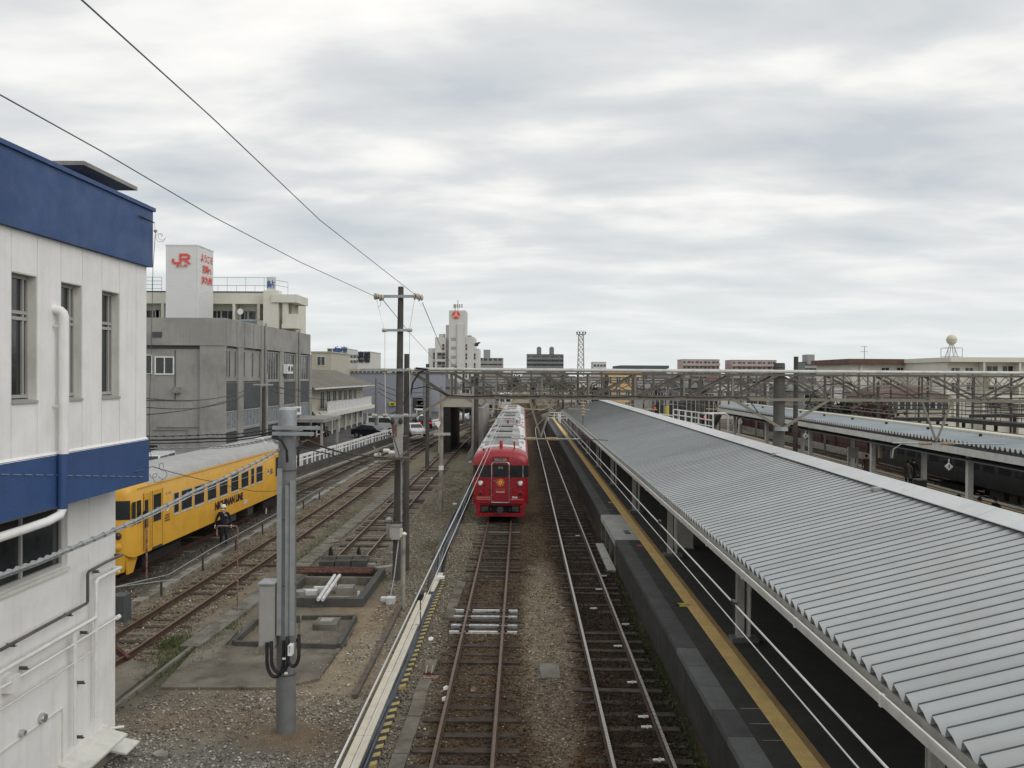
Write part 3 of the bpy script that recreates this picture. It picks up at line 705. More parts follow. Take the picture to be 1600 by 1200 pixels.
# ================================================================ NEAR OFFICE BUILDING (left)
XU, XL, YC = -7.30, -7.90, 16.0
ob = thing('signal_building', 'white building with two dark blue bands and tall windows at the left edge', 'building', (XL, YC, 0))
PW = .637; WZ0, WZ1 = 6.84, 8.72
pan = {}
def wallp(y0, y1, z0, z1):
    k = (round(y1-y0, 3), round(z1-z0, 3))
    if k not in pan: pan[k] = MB().box(-.12, 0, .006, y1-y0-.006, 0, z1-z0).mesh('wall_panel', 'white_wall')
    return put('wall_panel', pan[k], ob, (XU, y0, z0))
edges = [15.56-PW*i for i in range(22)][::-1]      # joints of the cladding
wins = []
for i, y0 in enumerate(edges[:-1]):
    y1 = edges[i+1]; n_ = len(edges)-2-i
    if n_ % 2 == 1 and n_ < 20:      # a window in every other panel
        wallp(y0, y1, 6.03, WZ0); wallp(y0, y1, WZ1, 9.33); wins.append((y0, y1))
    else: wallp(y0, y1, 6.03, 9.33)
wallp(15.56, YC-.002, 6.03, 9.33)
mb = MB(); mb.box(XU-.35, XU-.125, 2.1, YC-.05, 6.03, 9.33)
MB().box(-16, XU-.36, 2.1, YC-.06, 5.2, 10.1).build('upper_core', 'white_wall', ob)
for (a, b) in zip(edges[:-1], edges[1:]):
    if (a, b) not in wins: MB().box(XU-.355, XU-.125, a-.01, b+.01, 6.03, 9.33).build('backing', 'frame_grey', ob) if False else None
def tall_window(y0, y1):
    wn_ = MB(); a, b = y0+.015, y1-.015; x = XU-.125
    for (s, e_) in ((a, a+.04), (b-.04, b)): wn_.box(x-.05, x, s, e_, WZ0+.05, WZ1-.02)
    for z in (WZ0+.05, WZ0+1.20, WZ0+1.29, WZ1-.07): wn_.box(x-.05, x+.005, a+.04, b-.04, z, z+.05)
    wn_.box(x-.055, x+.0, (b-.15), (b-.11), WZ0+.1, WZ1-.07)
    f_ = wn_.build('window_frame', 'frame_grey', ob)
    MB().box(x-.035, x-.03, a+.03, b-.03, WZ0+.06, WZ1-.05).build('pane', 'glass_dark', f_)
    MB().prism([(-.17, .0), (.03, -.02), (.03, .015), (-.17, .045)], (XU, y0+.01, WZ0-.005), (1,0,0), (0,0,1), (0, y1-y0-.02, 0)).build('sill', 'frame_grey', f_)
    r_ = MB(); r_.box(XU-.2, XU-.004, a-.014, a, WZ0, WZ1); r_.box(XU-.2, XU-.004, b, b+.014, WZ0, WZ1); r_.box(XU-.2, XU-.004, a, b, WZ1-.015, WZ1)
    r_.build('reveal', 'off_white', f_)
for (a, b) in wins: tall_window(a, b)
# blue bands
MB().box(-16, XU+.085, 2.0, YC+.08, 9.335, 10.42).build('blue_band', 'blue_paint', ob)
MB().box(-16, XU+.125, 2.0, YC+.12, 10.42, 10.49).build('coping', 'blue_paint', ob)
MB().box(-16, XU+.045, 2.0, YC+.02, 5.17, 6.0).build('blue_band', 'blue_paint', ob)
MB().prism([(0, 0), (.05, 0), (.005, .05), (0, .05)], (XU, 2.0, 5.985), (1,0,0), (0,0,1), (0, YC-2.0, 0)).build('band_trim', 'white_wall', ob)
# lower wall and its parts
MB().box(-16, XL, 2.0, 12.0, -.3, 5.165).build('lower_wall', 'white_wall', ob)
mb = MB(); mb.box(-16, XL, 14.3, YC, -.3, 5.165); mb.box(-16, XL, 12.0, 14.3, -.3, 3.9); mb.box(-16, XL, 12.0, 14.3, 5.0, 5.165); mb.build('lower_wall', 'white_wall', ob)
f_ = MB(); x = XL-.10
for (a, b) in ((12.0, 12.05), (13.1, 13.15), (14.25, 14.3)): f_.box(x-.05, x+.01, a, b, 3.95, 5.0)
f_.box(x-.05, x+.012, 12.05, 14.25, 3.9, 3.97); f_.box(x-.05, x+.012, 12.05, 14.25, 4.94, 5.0)
f_ = f_.build('window_frame', 'frame_grey', ob)
MB().box(x-.04, x-.03, 12.04, 14.27, 3.95, 4.97).build('pane', 'glass_dark', f_)
MB().box(XL-.1, XL+.05, 11.98, 14.32, 3.84, 3.898).build('sill', 'off_white', f_)
mb = MB(); mb.box(XL+.001, XL+.02, 15.0, 15.14, -.2, 5.16); mb.build('pilaster', 'white_wall', ob)
mb = MB(); mb.box(XL+.001, XL+.02, 14.9, 15.985, -.2, .2); mb.build('plinth', 'concrete_pale', ob)
# fat rainwater pipe on the upper wall, painted blue where it crosses the band
mb = MB(); mb.tube([(XU-.1, 12.80, 8.25), (XU+.04, 12.83, 8.25), (XU+.085, 12.85, 8.235), (XU+.115, 12.865, 8.20), (XU+.13, 12.87, 8.14), (XU+.13, 12.87, 8.0), (XU+.13, 12.87, 6.0)], .072, 14)
rp = mb.build('drain_pipe', 'white_wall', ob, True)
MB().tube([(XU+.11, 12.87, 6.0), (XU+.11, 12.87, 5.14)], .075, 14).build('painted_length', 'blue_paint', rp, True)
MB().tube([(XU+.11, 12.87, 5.14), (XU+.10, 12.82, 5.05), (XU+.04, 12.6, 4.99), (XU-.02, 12.2, 4.96), (XU-.1, 11.0, 4.92)], .068, 12).build('elbow', 'white_wall', rp, True)
mb = MB()
for z in (8.0, 6.75): mb.box(XU, XU+.10, 12.77, 12.79, z-.015, z+.015)
mb.build('bracket', 'off_white', rp)
# pipe runs on the lower wall (traced on the plane of the wall)
XP_ = XL+.14
def wallpath(pts, x=XP_): return [AX(px, py, x) for px, py in pts]
def ext(v, dy, x=None): return Vector((v.x if x is None else x, v.y+dy, v.z))
a = wallpath([(-60, 1047), (0, 1016), (135, 943), (137, 940), (137, 897), (139, 893), (168, 877)]); a.append(ext(a[-1], .55)); a.append(Vector((XL-.3, a[-1].y, a[-1].z)))
MB().tube(a, .028, 8).build('conduit', 'steel_dark_pipe', ob, True)
a = wallpath([(-60, 1086), (0, 1051), (148, 966), (150, 962), (150, 910), (153, 905), (168, 897)], XL+.17); a.append(ext(a[-1], .5)); a.append(Vector((XL-.2, a[-1].y, a[-1].z)))
MB().tube(a, .036, 10).build('water_pipe', 'white_paint', ob, True)
MB().tube(wallpath([(150, 965), (150, 1122)]), .03, 8).build('water_pipe', 'white_paint', ob, True)
MB().tube(wallpath([(116, 985), (117, 1040), (117, 1040)]), .045, 10).tube(wallpath([(117, 1040), (117, 1165)]), .03, 8).build('water_pipe', 'white_paint', ob, True)
a = wallpath([(-20, 1085), (8, 1071), (22, 1063), (110, 1010), (168, 974)]); a.append(ext(a[-1], .35)); a.append(ext(a[-1], .1))
MB().tube(a, .02, 8).tube([a[-2], a[-1]], .045, 8).build('conduit', 'white_paint', ob, True)
MB().tube(wallpath([(0, 1110), (144, 1018), (144, 975)]), .014, 6).build('thin_conduit', 'off_white', ob, True)
p = AX(15, 1067, XL+.05); MB().box(XL, XL+.16, p.y-.12, p.y+.10, p.z-.12, p.z+.12).build('junction_box', 'white_paint', ob)
mb = MB()
for px, py in ((100, 957), (10, 1004), (125, 985), (143, 890), (30, 1040), (120, 1063), (118, 1148)):
    p = AX(px, py, XL); mb.box(XL, XL+.13, p.y-.01, p.y+.01, p.z-.05, p.z-.01); mb.box(XL+.02, XL+.15, p.y-.03, p.y+.03, p.z-.058, p.z-.05)
mb.build('pipe_brackets', 'steel_dark_pipe', ob)['kind'] = 'stuff'
for px, py, r_ in ((63, 1122, .085), (31, 1145, .055)):
    p = AX(px, py, XL); v_ = MB(); n = 8; 
    v_.lathe(p, [(r_, 0), (r_, .05), (r_*.8, .09), (.01, .10)], 12, 'x'); v_.build('vent_hood', 'chrome', ob, True)
mb = MB(); a, b = AX(97, 1108, XL), AX(0, 1180, XL)
mb.box(XL, XL+.02, 11.0, a.y, a.z, a.z+.03); mb.box(XL, XL+.02, a.y-.03, a.y, 0, a.z); mb.build('hatch_frame', 'off_white', ob)
# two small awnings low on the wall
q_ = AX(96, 1186, XL); 
MB().prism([(0, .04), (.46, -.08), (.46, -.12), (0, -.02)], (XL, 14.0, .52), (1,0,0), (0,0,1), (0, 1.55, 0)).build('awning', 'off_white', ob)
MB().prism([(0, .03), (.56, -.08), (.56, -.11), (0, -.02)], (XL-.1, 15.5, .16), (1,0,0), (0,0,1), (0, .55, 0)).build('awning', 'off_white', ob)
mb = MB(); mb.box(XL, XL+.12, 15.5, 15.56, .2, .6); mb.tube([(XL, 15.8, .42), (XL+.2, 15.95, .40)], .025, 8); mb.build('tap_pipe', 'white_paint', ob)
# dark electrical cabinet at the far corner, behind the wall edge
t = thing('lineside_cabinet', 'dark grey cabinet beside the white wall corner with a beam leaning at its foot', 'cabinet', (-12.2, 24.2, -.17))
p0, p1 = AY(173, 930, 24.5), AY(193, 930, 24.5); z0, z1 = AY(180, 992, 24.5).z, AY(180, 932, 24.5).z
MB().box(p0.x, p1.x, 24.5, 25.0, z0, z1).build('cabinet_body', 'office_panel', t); 
MB().box(p0.x+.05, p1.x-.04, 24.48, 24.5, z0+.06, z1-.06).build('cabinet_door', 'office_panel', t)
MB().tube([(p0.x+.14, 24.4, -.17), (p0.x+.14, 24.4, z1+.5)], .02, 6).build('leg', 'galvanised', t); MB().tube([(p1.x-.05, 24.7, -.17), (p1.x-.05, 24.7, z0)], .02, 6).build('leg', 'galvanised', t)
a, b = G(170, 1003, .3), G(199, 1030, -.1); tag(MB().bar(a, b, .12, .14).build('timber_beam', 'rust'), 'dark rusty beam lying on the rails at the foot of the grey cabinet', 'beam')
# slab on the roof
t = thing('roof_slab', 'thin pale concrete slab roof with dark underside standing above the blue parapet', 'roof slab', (-8.2, 15, 10.1))
MB().box(-9.6, -7.46, 14.0, 15.95, 10.80, 10.87).build('slab', 'concrete_pale', t); MB().box(-9.4, -8.2, 14.3, 15.5, 10.05, 10.80).build('stairhead', 'concrete_dark', t)
# bracket, rope and coils at the corner
t = thing('corner_bracket', 'small dark rod bracket with wire coils at the top corner of the blue band', 'bracket', (XU+.09, 15.3, 9.9))
a = AX(218, 337, XU+.12); b = a+Vector((.0, 0, 0)); b = AY(241, 348, 16.15)
MB().tube([a, b], .012, 6).build('rod', 'black_cable', t)
mb = MB(); c0 = AY(243, 361, 16.15); mb.tube([b, c0], .004, 5); mb.lathe(c0, [(.01, -.03), (.035, -.02), (.035, .02), (.01, .03)], 8)
mb.build('insulator', 'porcelain', t, True)
for (dx, dz, rr) in ((.05, -.12, .075), (.08, -.10, .06)):
    mb = MB(); mb.tube([c0+Vector((dx+rr*math.cos(k*pi/7), .01*k, dz+rr*math.sin(k*pi/7))) for k in range(15)], .0035, 5, cap=False); mb.build('wire_coil', 'wire_metal', t)
tag(MB().tube([c0, AY(239, 420, 16.3), AY(236, 560, 16.5), AY(233, 650, 16.8), AY(234, 705, 17.2), AY(238, 718, 17.4)], .006, 5).build('hanging_wire', 'wire_metal'), 'thin wire hanging straight down past the corner of the white building', 'wire')
t = thing('corner_bracket', 'small rod with tied wire loops on the lower blue band before the yellow train', 'bracket', (XU+.05, 15.5, 5.6))
a = AX(211, 737, XU+.08); b = AY(238, 729, 16.3)
MB().tube([a, b], .008, 6).build('rod', 'wire_metal', t)
for i, (px, py, rr) in enumerate(((250, 731, .09), (242, 748, .10), (236, 744, .05), (252, 744, .07))):
    p = AY(px, py, 16.5); MB().tube([p+Vector((rr*.8*math.cos(k*.5+i), .02*k, rr*math.sin(k*.5+i))) for k in range(11)], .005, 5).build('wire_coil', 'wire_metal', t)

# ================================================================ cables in the air
def cable(lab, pts, r_, m_, sag=0, nm='cable', cat='cable', n=6, seg=14, group=None, wrap=0):
    P = []
    for i in range(len(pts)-1):
        a, b = Vector(pts[i]), Vector(pts[i+1])
        for k in range(seg): u = k/seg; P.append(a.lerp(b, u)-Vector((0,0,sag*4*u*(1-u))))
    P.append(Vector(pts[-1]))
    mb = MB().tube(P, r_, n)
    if wrap:
        for i in range(0, len(P)-1):
            a, b = P[i], P[i+1]; L = (b-a).length; k = max(1, int(L/wrap))
            for j in range(k): c = a.lerp(b, (j+.5)/k); d = (b-a).normalized(); mb.tube([c-d*.025+Vector((0,0,.01)), c+d*.025-Vector((0,0,.01))], r_*1.5, n)
    o = mb.build(nm, m_); return tag(o, lab, cat, group)
POLE = Vector((-4.83, 17.0, 0))
cable('pale wrapped cable sweeping from the left edge up to the steel pole head', [AY(-90, 925, 7.0), AY(100, 861, 10.0), AY(300, 769, 13.6), AY(437, 702, 16.8)], .022, 'galvanised', .03, wrap=.22)
cable('thin pale cable just under the wrapped cable crossing the yellow train', [AY(-90, 930, 7.1), AY(100, 865, 10.1), AY(300, 774, 13.7), AY(430, 712, 16.8)], .010, 'pipe_pale', .03)
for i, (y0, y1, rr, lb) in enumerate(((678, 670, .010, 'uppermost'), (684, 675, .022, 'thickest, second'), (689, 678, .014, 'middle'), (697, 684, .012, 'paler fourth'), (700, 686, .008, 'lowest'))):
    cable('slack cable from the blue band to the steel pole head, %s of five' % lb, [AY(150, y0+1, 19.5), AY(330, y0+1, 18.2), AY(425, y1, 17.1), Vector((-4.95, 16.95, 6.05-.06*i))], rr, 'black_cable' if i < 3 else 'galvanised', .04, group='cables entering the steel pole head from the left', wrap=.3 if i in (0, 3) else 0)
cable('long thin dark wire from the low bracket drooping right in front of the yellow train', [AY(238, 729, 16.3), AY(330, 752, 20.5), AY(400, 768, 24), AY(500, 762, 27), AY(612, 720, 30)], .008, 'black_cable', .02)
for i, (pts, rr) in enumerate((([(468, 690), (480, 688), (530, 706), (575, 712), (607, 715)], .022), ([(470, 697), (510, 708), (560, 722), (607, 723)], .016))):
    D_ = (17.0, 17.6, 21, 26, 29.8); cable('black cable sagging from the steel pole to the dark concrete mast, %s of two' % ('upper' if i == 0 else 'lower'), [AY(px, py, D_[k] if i == 0 else D_[(0, 2, 3, 4)[k]]) for k, (px, py) in enumerate(pts)], rr, 'black_cable', .02, seg=8)
W1 = [(-3.95, -12, 10.9), AY(128, 0, 7.1), AY(400, 245, 14.2), AY(655, 464, 30)]
cable('overhead wire from the top edge of the sky to the right insulator of the mast', [Vector(W1[0]), W1[1], AY(330, 182.5, 11.5), AY(500, 344, 19), AY(652, 463, 30)], .009, 'wire_metal', 0)
cable('overhead wire from the left edge of the sky to the left insulator of the mast', [Vector((-6.6, -6, 10.9)), AY(0, 148, 9.35), AY(160, 237, 12), AY(330, 337, 16.6), AY(470, 410, 22.5), AY(588, 464, 30)], .009, 'wire_metal', 0)
# contact and messenger wires
def wire(lab, x, z, y0, y1, rr=.007, m_='wire_bright', x2=None, z2=None):
    pts = []; n = 14
    for i in range(n+1): u = i/n; pts.append(Vector((x+(0 if x2 is None else (x2-x)*u), y0+(y1-y0)*u, z+(0 if z2 is None else (z2-z)*u))))
    return tag(MB().tube(pts, rr, 6).build('contact_wire', m_), lab, 'wire')
wire('bright overhead wire along the near rusty track, left one of the pair', -1.08, 4.96, 2, 52, .008)
wire('bright overhead wire along the near rusty track, right of the pair, with small sleeves', -1.08, 4.73, 2, 54, .006)
wire('bright overhead wire above the platform track, upper of the pair', 2.33, 4.79, 2, 125, .010)
wire('thin overhead wire above the platform track, lower of the pair', 2.33, 4.58, 2, 125, .007)
def clamp(px, py, x, m_='black_cable', s=.05, lab=''):
    p = AX(px, py, x); t = thing('wire_clamp', lab, 'wire clamp', p)
    MB().box(p.x-s*.5, p.x+s*.5, p.y-s*1.6, p.y+s*1.6, p.z-s*.6, p.z+s*.6).build('clamp_body', m_, t); MB().tube([p, p+Vector((.0, .02, -.3))], .006, 5).build('dropper', m_, t)
clamp(657, 930, -1.08, s=.055, lab='black clamp on the bright wires near the top end of the cream boards')
clamp(1147, 942, 2.33, s=.04, lab='black clamp on the platform wire beside the nearest full column')
clamp(1031, 815, 2.33, s=.04, lab='black clamp on the platform wire beside the second column')

t = thing('dashed_cord', 'thin pale dashed cord running along the lower blue band', 'cord', (XU+.1, 12, 5.55))
ya_, yb_ = AX(0, 741, XU+.07), AX(226, 745, XU+.07)
for k in range(16): a = ya_.lerp(yb_, (k+.1)/16); b = ya_.lerp(yb_, (k+.75)/16); MB().tube([a, b], .005, 5).build('cord_piece', 'galvanised', t)
# ================================================================ STEEL POLE with box
sp = thing('steel_pole', 'grey steel pole with cable covers, black cable loops and a bracket head', 'pole', (POLE.x, POLE.y, -.15))
MB().tube([(POLE.x-.01, POLE.y, -.3), (POLE.x, POLE.y, 6.2)], [.205, .178], 20, cap=True).build('pole_shaft', 'galv_pole', sp, True)
MB().lathe((POLE.x, POLE.y, 6.2), [(.186, 0), (.186, .34), (.15, .38), (.02, .40)], 20).build('pole_cap', 'galvanised', sp, True)
MB().lathe((POLE.x, POLE.y, 2.95), [(.2, -.02), (.2, .02)], 20).lathe((POLE.x, POLE.y, 1.1), [(.206, -.012), (.206, .012)], 20).lathe((POLE.x, POLE.y, 4.3), [(.197, -.012), (.197, .012)], 20).lathe((POLE.x, POLE.y, 5.3), [(.197, -.012), (.197, .012)], 20).build('strap', 'steel_dark_pipe', sp)
for x_, z1 in ((-.09, 5.35), (.17, 5.1)):
    MB().box(POLE.x+x_-.045, POLE.x+x_+.045, POLE.y-.26, POLE.y-.18, 1.95, z1).build('cable_cover', 'galvanised', sp)
MB().box(POLE.x+.02, POLE.x+.10, POLE.y-.215, POLE.y-.185, 1.9, 5.0).build('cable_cover', 'galvanised', sp)
zb = AY(460, 672, 17).z
for dz, x1 in ((.06, .72), (-.06, .60)):
    MB().box(POLE.x-.24, POLE.x+x1, POLE.y-.26, POLE.y-.19, zb+dz-.035, zb+dz+.035).build('head_arm', 'galvanised', sp)
MB().box(POLE.x-.24, POLE.x+.24, POLE.y+.19, POLE.y+.25, zb-.035, zb+.035).build('head_arm', 'galvanised', sp)
# black cables curling round the head and down
MB().tube([AY(425, 683, 16.7), AY(440, 688, 16.66), AY(448, 704, 16.65), AY(449, 722, 16.7)], .028, 8).build('cable_tail', 'black_cable', sp, True)
MB().tube([AY(478, 690, 16.8), AY(470, 694, 16.7), AY(466, 706, 16.66), AY(466, 728, 16.7)], .022, 8).build('cable_tail', 'black_cable', sp, True)
for i, (cx_, cy_, rx, ry) in enumerate(((430, 1046, 13, 27), (437, 1044, 13, 22), (458, 1036, 9, 20))):
    pts = []
    for k in range(17):
        a = pi*1.0+pi*k/16*1.0; u = math.cos(a); v_ = math.sin(a)
        pts.append(AY(cx_+rx*u, cy_-14-ry*v_*.95 if True else 0, 16.62-.03*i))
    pts = [AY(cx_-rx, cy_-42, 16.65)]+pts+[AY(cx_+rx, cy_-45, 16.65)]
    MB().tube(pts, .036, 8).build('cable_loop', 'black_cable', sp, True)
p = AY(457, 1012, 16.62); MB().box(p.x-.04, p.x+.04, p.y-.2, p.y-.02, p.z-.1, p.z+.1).build('number_plate', 'print_white', sp)
text('lettering', '5\n1', .07, 'print_dark', sp, p+Vector((0, -.215, .03)), (1,0,0), (0,0,1), .002)
for k, (px, py) in enumerate(((444, 1029), (447, 1052))): 
    p = AY(px, py, 16.5); MB().box(p.x-.03, p.x+.03, p.y-.02, p.y+.02, p.z-.015, p.z+.015).build('cable_tag', 'print_white', sp)
a, b = AY(408, 912, 16.85), AY(432, 1008, 16.85)
t = thing('pole_box', 'tall pale grey steel box with sloping top fixed left of the steel pole', 'box', (a.x, 16.85, b.z))
MB().prism([(0, b.z), (b.x-a.x, b.z), (b.x-a.x, a.z+.02), (0, a.z)], (a.x, 16.7, 0), (1,0,0), (0,0,1), (0, .36, 0)).build('box_body', 'frame_grey', t)
MB().prism([(-.015, 0), (b.x-a.x+.015, 0), (b.x-a.x+.015, .03), (-.015, .03)], (a.x, 16.66, a.z+.02), (1,0,0), (0,0,1), (0, .44, 0)).build('box_lid', 'galvanised', t)
MB().box(a.x+.02, b.x-.02, 16.685, 16.7, b.z+.03, a.z-.02).build('box_door', 'frame_grey', t)

# ================================================================ CONCRETE MASTS
def mast(lab, x, y, z1, r0, r1, lean=0, base=True):
    t = thing('concrete_mast', lab, 'mast', (x, y, -.17))
    MB().tube([(x-lean, y, -.4), (x, y, z1)], [r0, r1], 14).build('mast_shaft', 'concrete_pole', t, True); return t
MY = 30.0
pa = mast('tall dark tapering concrete mast with white insulators on its crossarms', -4.42, MY, AY(625, 448, MY).z, .17, .10, .09)
for py, w0, w1, rr in ((463, 592, 652, .055), (516, 602, 640, .05), (578, 562, 640, .055), (649, 585, 652, .045)):
    a, b = AY(w0, py, MY-.18), AY(w1, py, MY-.18); MB().bar(a, b, rr*1.5, rr*1.8).build('crossarm', 'galvanised', pa)
for py, xs_ in ((463, (588, 596, 650, 657)), (516, (601, 640)), (578, (601, 639)), (649, (602, 634, 585))):
    for i, px in enumerate(xs_):
        c = AY(px, py+(2 if i % 2 and py == 463 else 0), MY-.18); big = .12 if py == 463 else .07
        MB().lathe(c, [(.03, -.10), (big, -.07), (big*1.05, -.02), (.05, 0), (big, .03), (big*.8, .08), (.03, .10)], 10, 'x').build('insulator', 'porcelain', pa, True)
tag(MB().tube([AY(588, 466, MY-.2), AY(592, 481, MY-.2), AY(601, 516, MY-.2)], .010, 5).tube([AY(596, 468, MY-.2), AY(594, 478, MY-.2), AY(590, 480, MY-.2)], .010, 5).build('jumper_wire', 'wire_bright', pa), None)
MB().tube([AY(648, 464, MY-.2), AY(644, 490, MY-.2), AY(640, 516, MY-.2)], .010, 5).tube([AY(654, 470, MY-.2), AY(658, 479, MY-.2), AY(661, 473, MY-.2)], .010, 5).build('jumper_wire', 'wire_bright', pa)
for px, lb in ((601.5, 'left'), (640, 'right')): tag(MB().tube([AY(px, 517, MY-.2), AY(px, 577, MY-.2), AY(px+1, 649, MY-.2)], .011, 5).build('vertical_wire', 'wire_bright'), 'thin vertical wire between the crossarms just %s of the tall mast' % lb, 'wire')
tag(MB().tube([AY(660, 473, MY), AY(690, 545, 50), AY(722, 592, 110)], .014, 5).build('overhead_wire', 'wire_metal'), 'thin wire dropping from the right insulator towards the white tower', 'wire')
tag(MB().tube([AY(598, 468, MY), AY(640, 520, 50), AY(700, 585, 110)], .014, 5).build('overhead_wire', 'wire_metal'), 'thin wire slanting down to the right behind the tall mast', 'wire')
# working platform of the mast and switch gear
sg = thing('switch_gear', 'weathered wooden bracket with a pale grey tapering box hung on the mast at gantry height', 'switch gear', (-4.5, MY-.6, 4.0))
a, b = AY(578, 716, MY-.5), AY(640, 716, MY-.5); MB().bar(a, b, .5, .08).build('bracket_deck', 'timber', sg)
MB().bar(AY(597, 716, MY-.7), AY(583, 697, MY-.7), .05, .05).bar(AY(620, 716, MY-.7), AY(636, 705, MY-.7), .05, .05).build('deck_strut', 'truss_pale', sg)
for px, py in ((590, 711), (604, 704), (612, 707)): MB().lathe(AY(px, py, MY-.6), [(.02, -.13), (.07, -.1), (.07, .1), (.02, .13)], 8, 'x').build('insulator', 'white_paint', sg, True)
a, b = AY(611, 652, MY-.4), AY(629, 714, MY-.4)
MB().prism([(a.x, a.z), (b.x, a.z), (b.x-.03, b.z), (a.x+.2, b.z)], (0, MY-.62, 0), (1,0,0), (0,0,1), (0, .4, 0)).build('tapering_box', 'frame_grey', sg)
c = AY(617, 670, MY-.63); MB().box(c.x-.07, c.x+.07, MY-.635, MY-.622, c.z-.3, c.z+.15).build('red_panel', 'rust_paint', sg)
MB().box(a.x-.03, b.x+.03, MY-.66, MY-.2, a.z, a.z+.06).build('box_lid', 'galvanised', sg)
for px in (613, 626): MB().lathe(AY(px, 658, MY-.7), [(.04, -.1), (.08, -.06), (.08, .04), (.03, .1)], 8).build('black_boot', 'black_cable', sg, True)
MB().tube([AY(613, 660, MY-.72), AY(614, 680, MY-.72), AY(624, 712, MY-.72)], .016, 6).build('boot_cable', 'black_cable', sg)
a, b = AY(600, 681, MY-.3), AY(636, 681, MY-.3); MB().bar(a, b, .04, .04).build('crossarm', 'truss_pale', pa)
pb = mast('shorter dark mast standing close behind the tall one, carrying the gantry end', -4.40, 31.5, AY(633, 553, 31.5).z, .13, .10, .0)
# boxes and pipe low on the mast
t = thing('mast_box', 'grey switch box strapped to the foot of the dark mast, its left edge yellowish', 'box', (-4.6, MY-.3, 1.9))
a, b = AY(613, 821, MY-.35), AY(626, 841, MY-.35); MB().box(a.x, b.x, MY-.6, MY-.25, b.z, a.z).build('box_body', 'frame_grey', t)
MB().box(a.x-.06, a.x-.005, MY-.55, MY-.25, b.z+.05, a.z-.05).build('side_panel', 'cream_board', t); MB().box(a.x-.02, b.x+.02, MY-.63, MY-.22, a.z+.003, a.z+.04).build('box_lid', 'concrete_pale', t)
t = thing('mast_box', 'slimmer older grey box left of the switch box on the same mast', 'box', (-4.9, MY-.2, 1.9))
a, b = AY(605, 812, MY-.1), AY(612, 840, MY-.1); MB().box(a.x, b.x, MY-.3, MY-.02, b.z, a.z).build('box_body', 'office_grey', t); MB().lathe(((a.x+b.x)/2, MY-.16, a.z), [(.1, 0), (.14, .03), (.05, .10)], 10).build('box_hood', 'galvanised', t, True)
a, b = AY(600, 816, MY-.3), AY(629, 816, MY-.3); MB().bar(a, b, .06, .04).build('box_shelf', 'rust', t)
tag(MB().tube([AY(627, 702, MY-.3), AY(627, 846, MY-.3)], .028, 8).build('riser_pipe', 'galvanised'), 'pale vertical pipe fixed to the right front of the dark mast', 'pipe')
tag(MB().tube([AY(623, 842, MY-.4), AY(616, 900, 28.6), AY(609, 938, 27.3)], .02, 6).build('guy_wire', 'galvanised'), 'spotted grey stay slanting from the mast box down to the white block', 'stay')
c = G(608, 940); t = thing('anchor_block', 'pair of small white anchor blocks on the dirt left of the cream post', 'block', c)
MB().box(c.x-.05, c.x+.22, c.y-.3, c.y, -.2, .02).build('block', 'sleeper_white', t); MB().box(c.x-.28, c.x-.08, c.y-.05, c.y+.2, -.2, -.05).build('block', 'sleeper_white', t)
c = G(629.5, 952); t = thing('marker_post', 'pale square concrete post with a rounded cap standing in front of the dark mast', 'post', c)
z1 = AY(629.5, 836, c.y).z; MB().tube([(c.x, c.y, -.2), (c.x, c.y, z1)], .075, 4).build('post_shaft', 'concrete_pale', t); MB().lathe((c.x+.03, c.y, z1), [(.07, 0), (.09, .04), (.02, .10)], 10).build('post_cap', 'white_paint', t, True)
MB().box(c.x-.10, c.x-.02, c.y-.05, c.y+.05, z1-.05, z1+.2).build('upper_plate', 'cream_board', t)

# ================================================================ YARD FURNITURE
# cable trough with concrete lids between the tracks
def trough(lab, pts, wd, L, m_='concrete_pale', nmax=200, z=-.10, kerb=True):
    pts = [Vector((p[0], p[1], 0)) for p in pts]; t = thing('cable_trough', lab, 'cable trough', (pts[0].x, pts[0].y, z))
    me = [MB().box(-wd/2, wd/2, .012, L-.012, -.12, 0).mesh('lid', k) for k in (m_, 'concrete')]
    k = 0
    for a, b in zip(pts[:-1], pts[1:]):
        d = (b-a); n = int(d.length/L); d.normalize()
        for i in range(n):
            if k >= nmax: break
            p = a+d*L*i; put('lid', me[int(rng.random() < .35)], t, (p.x+rng.uniform(-.015, .015), p.y, z+rng.uniform(-.012, .012)), (0, 0, math.atan2(-d.x, d.y)+rng.uniform(-.01, .01))); k += 1
    return t
trough('cable trough of small concrete lids between the yellow train and the rusty siding', [(-12.45, 20), (-12.42, 76)], .34, .6)
trough('wide concrete trough covers left of the stub track', [(-8.50, 31.2), (-8.22, 62)], .62, .6, 'concrete')
trough('wide concrete trough covers beside the rusty siding, left of the steel pole', [(-8.95, 22.2), (-8.68, 29.5)], .55, 1.2, 'concrete')
trough('narrow broken concrete trough right of the yellow and black strip', [(-2.32, 15.2), (-2.30, 21.6)], .30, .9, 'slab_brown', z=-.135)
trough('narrow concrete trough nearer the white sleepers', [(-2.22, 25.2), (-2.12, 30.2)], .30, .9, 'slab_brown', z=-.13)
tag(MB().sweep([(-.05, -.25), (.05, -.25), (.05, .0), (-.05, .0)], [G(120, 1147, -.08), G(173, 1107, -.08), G(291, 1016, -.08), G(330, 985, -.08)]).build('kerb', 'concrete'), 'narrow concrete kerb running from the white building beside the asphalt patch', 'kerb')
tag(MB().sweep([(-.06, -.25), (.06, -.25), (.06, .0), (-.06, .0)], [G(626, 945, -.08), G(554, 1085, -.08)]).build('kerb', 'timber'), 'long weathered timber edge in the dirt left of the cream boards', 'kerb')
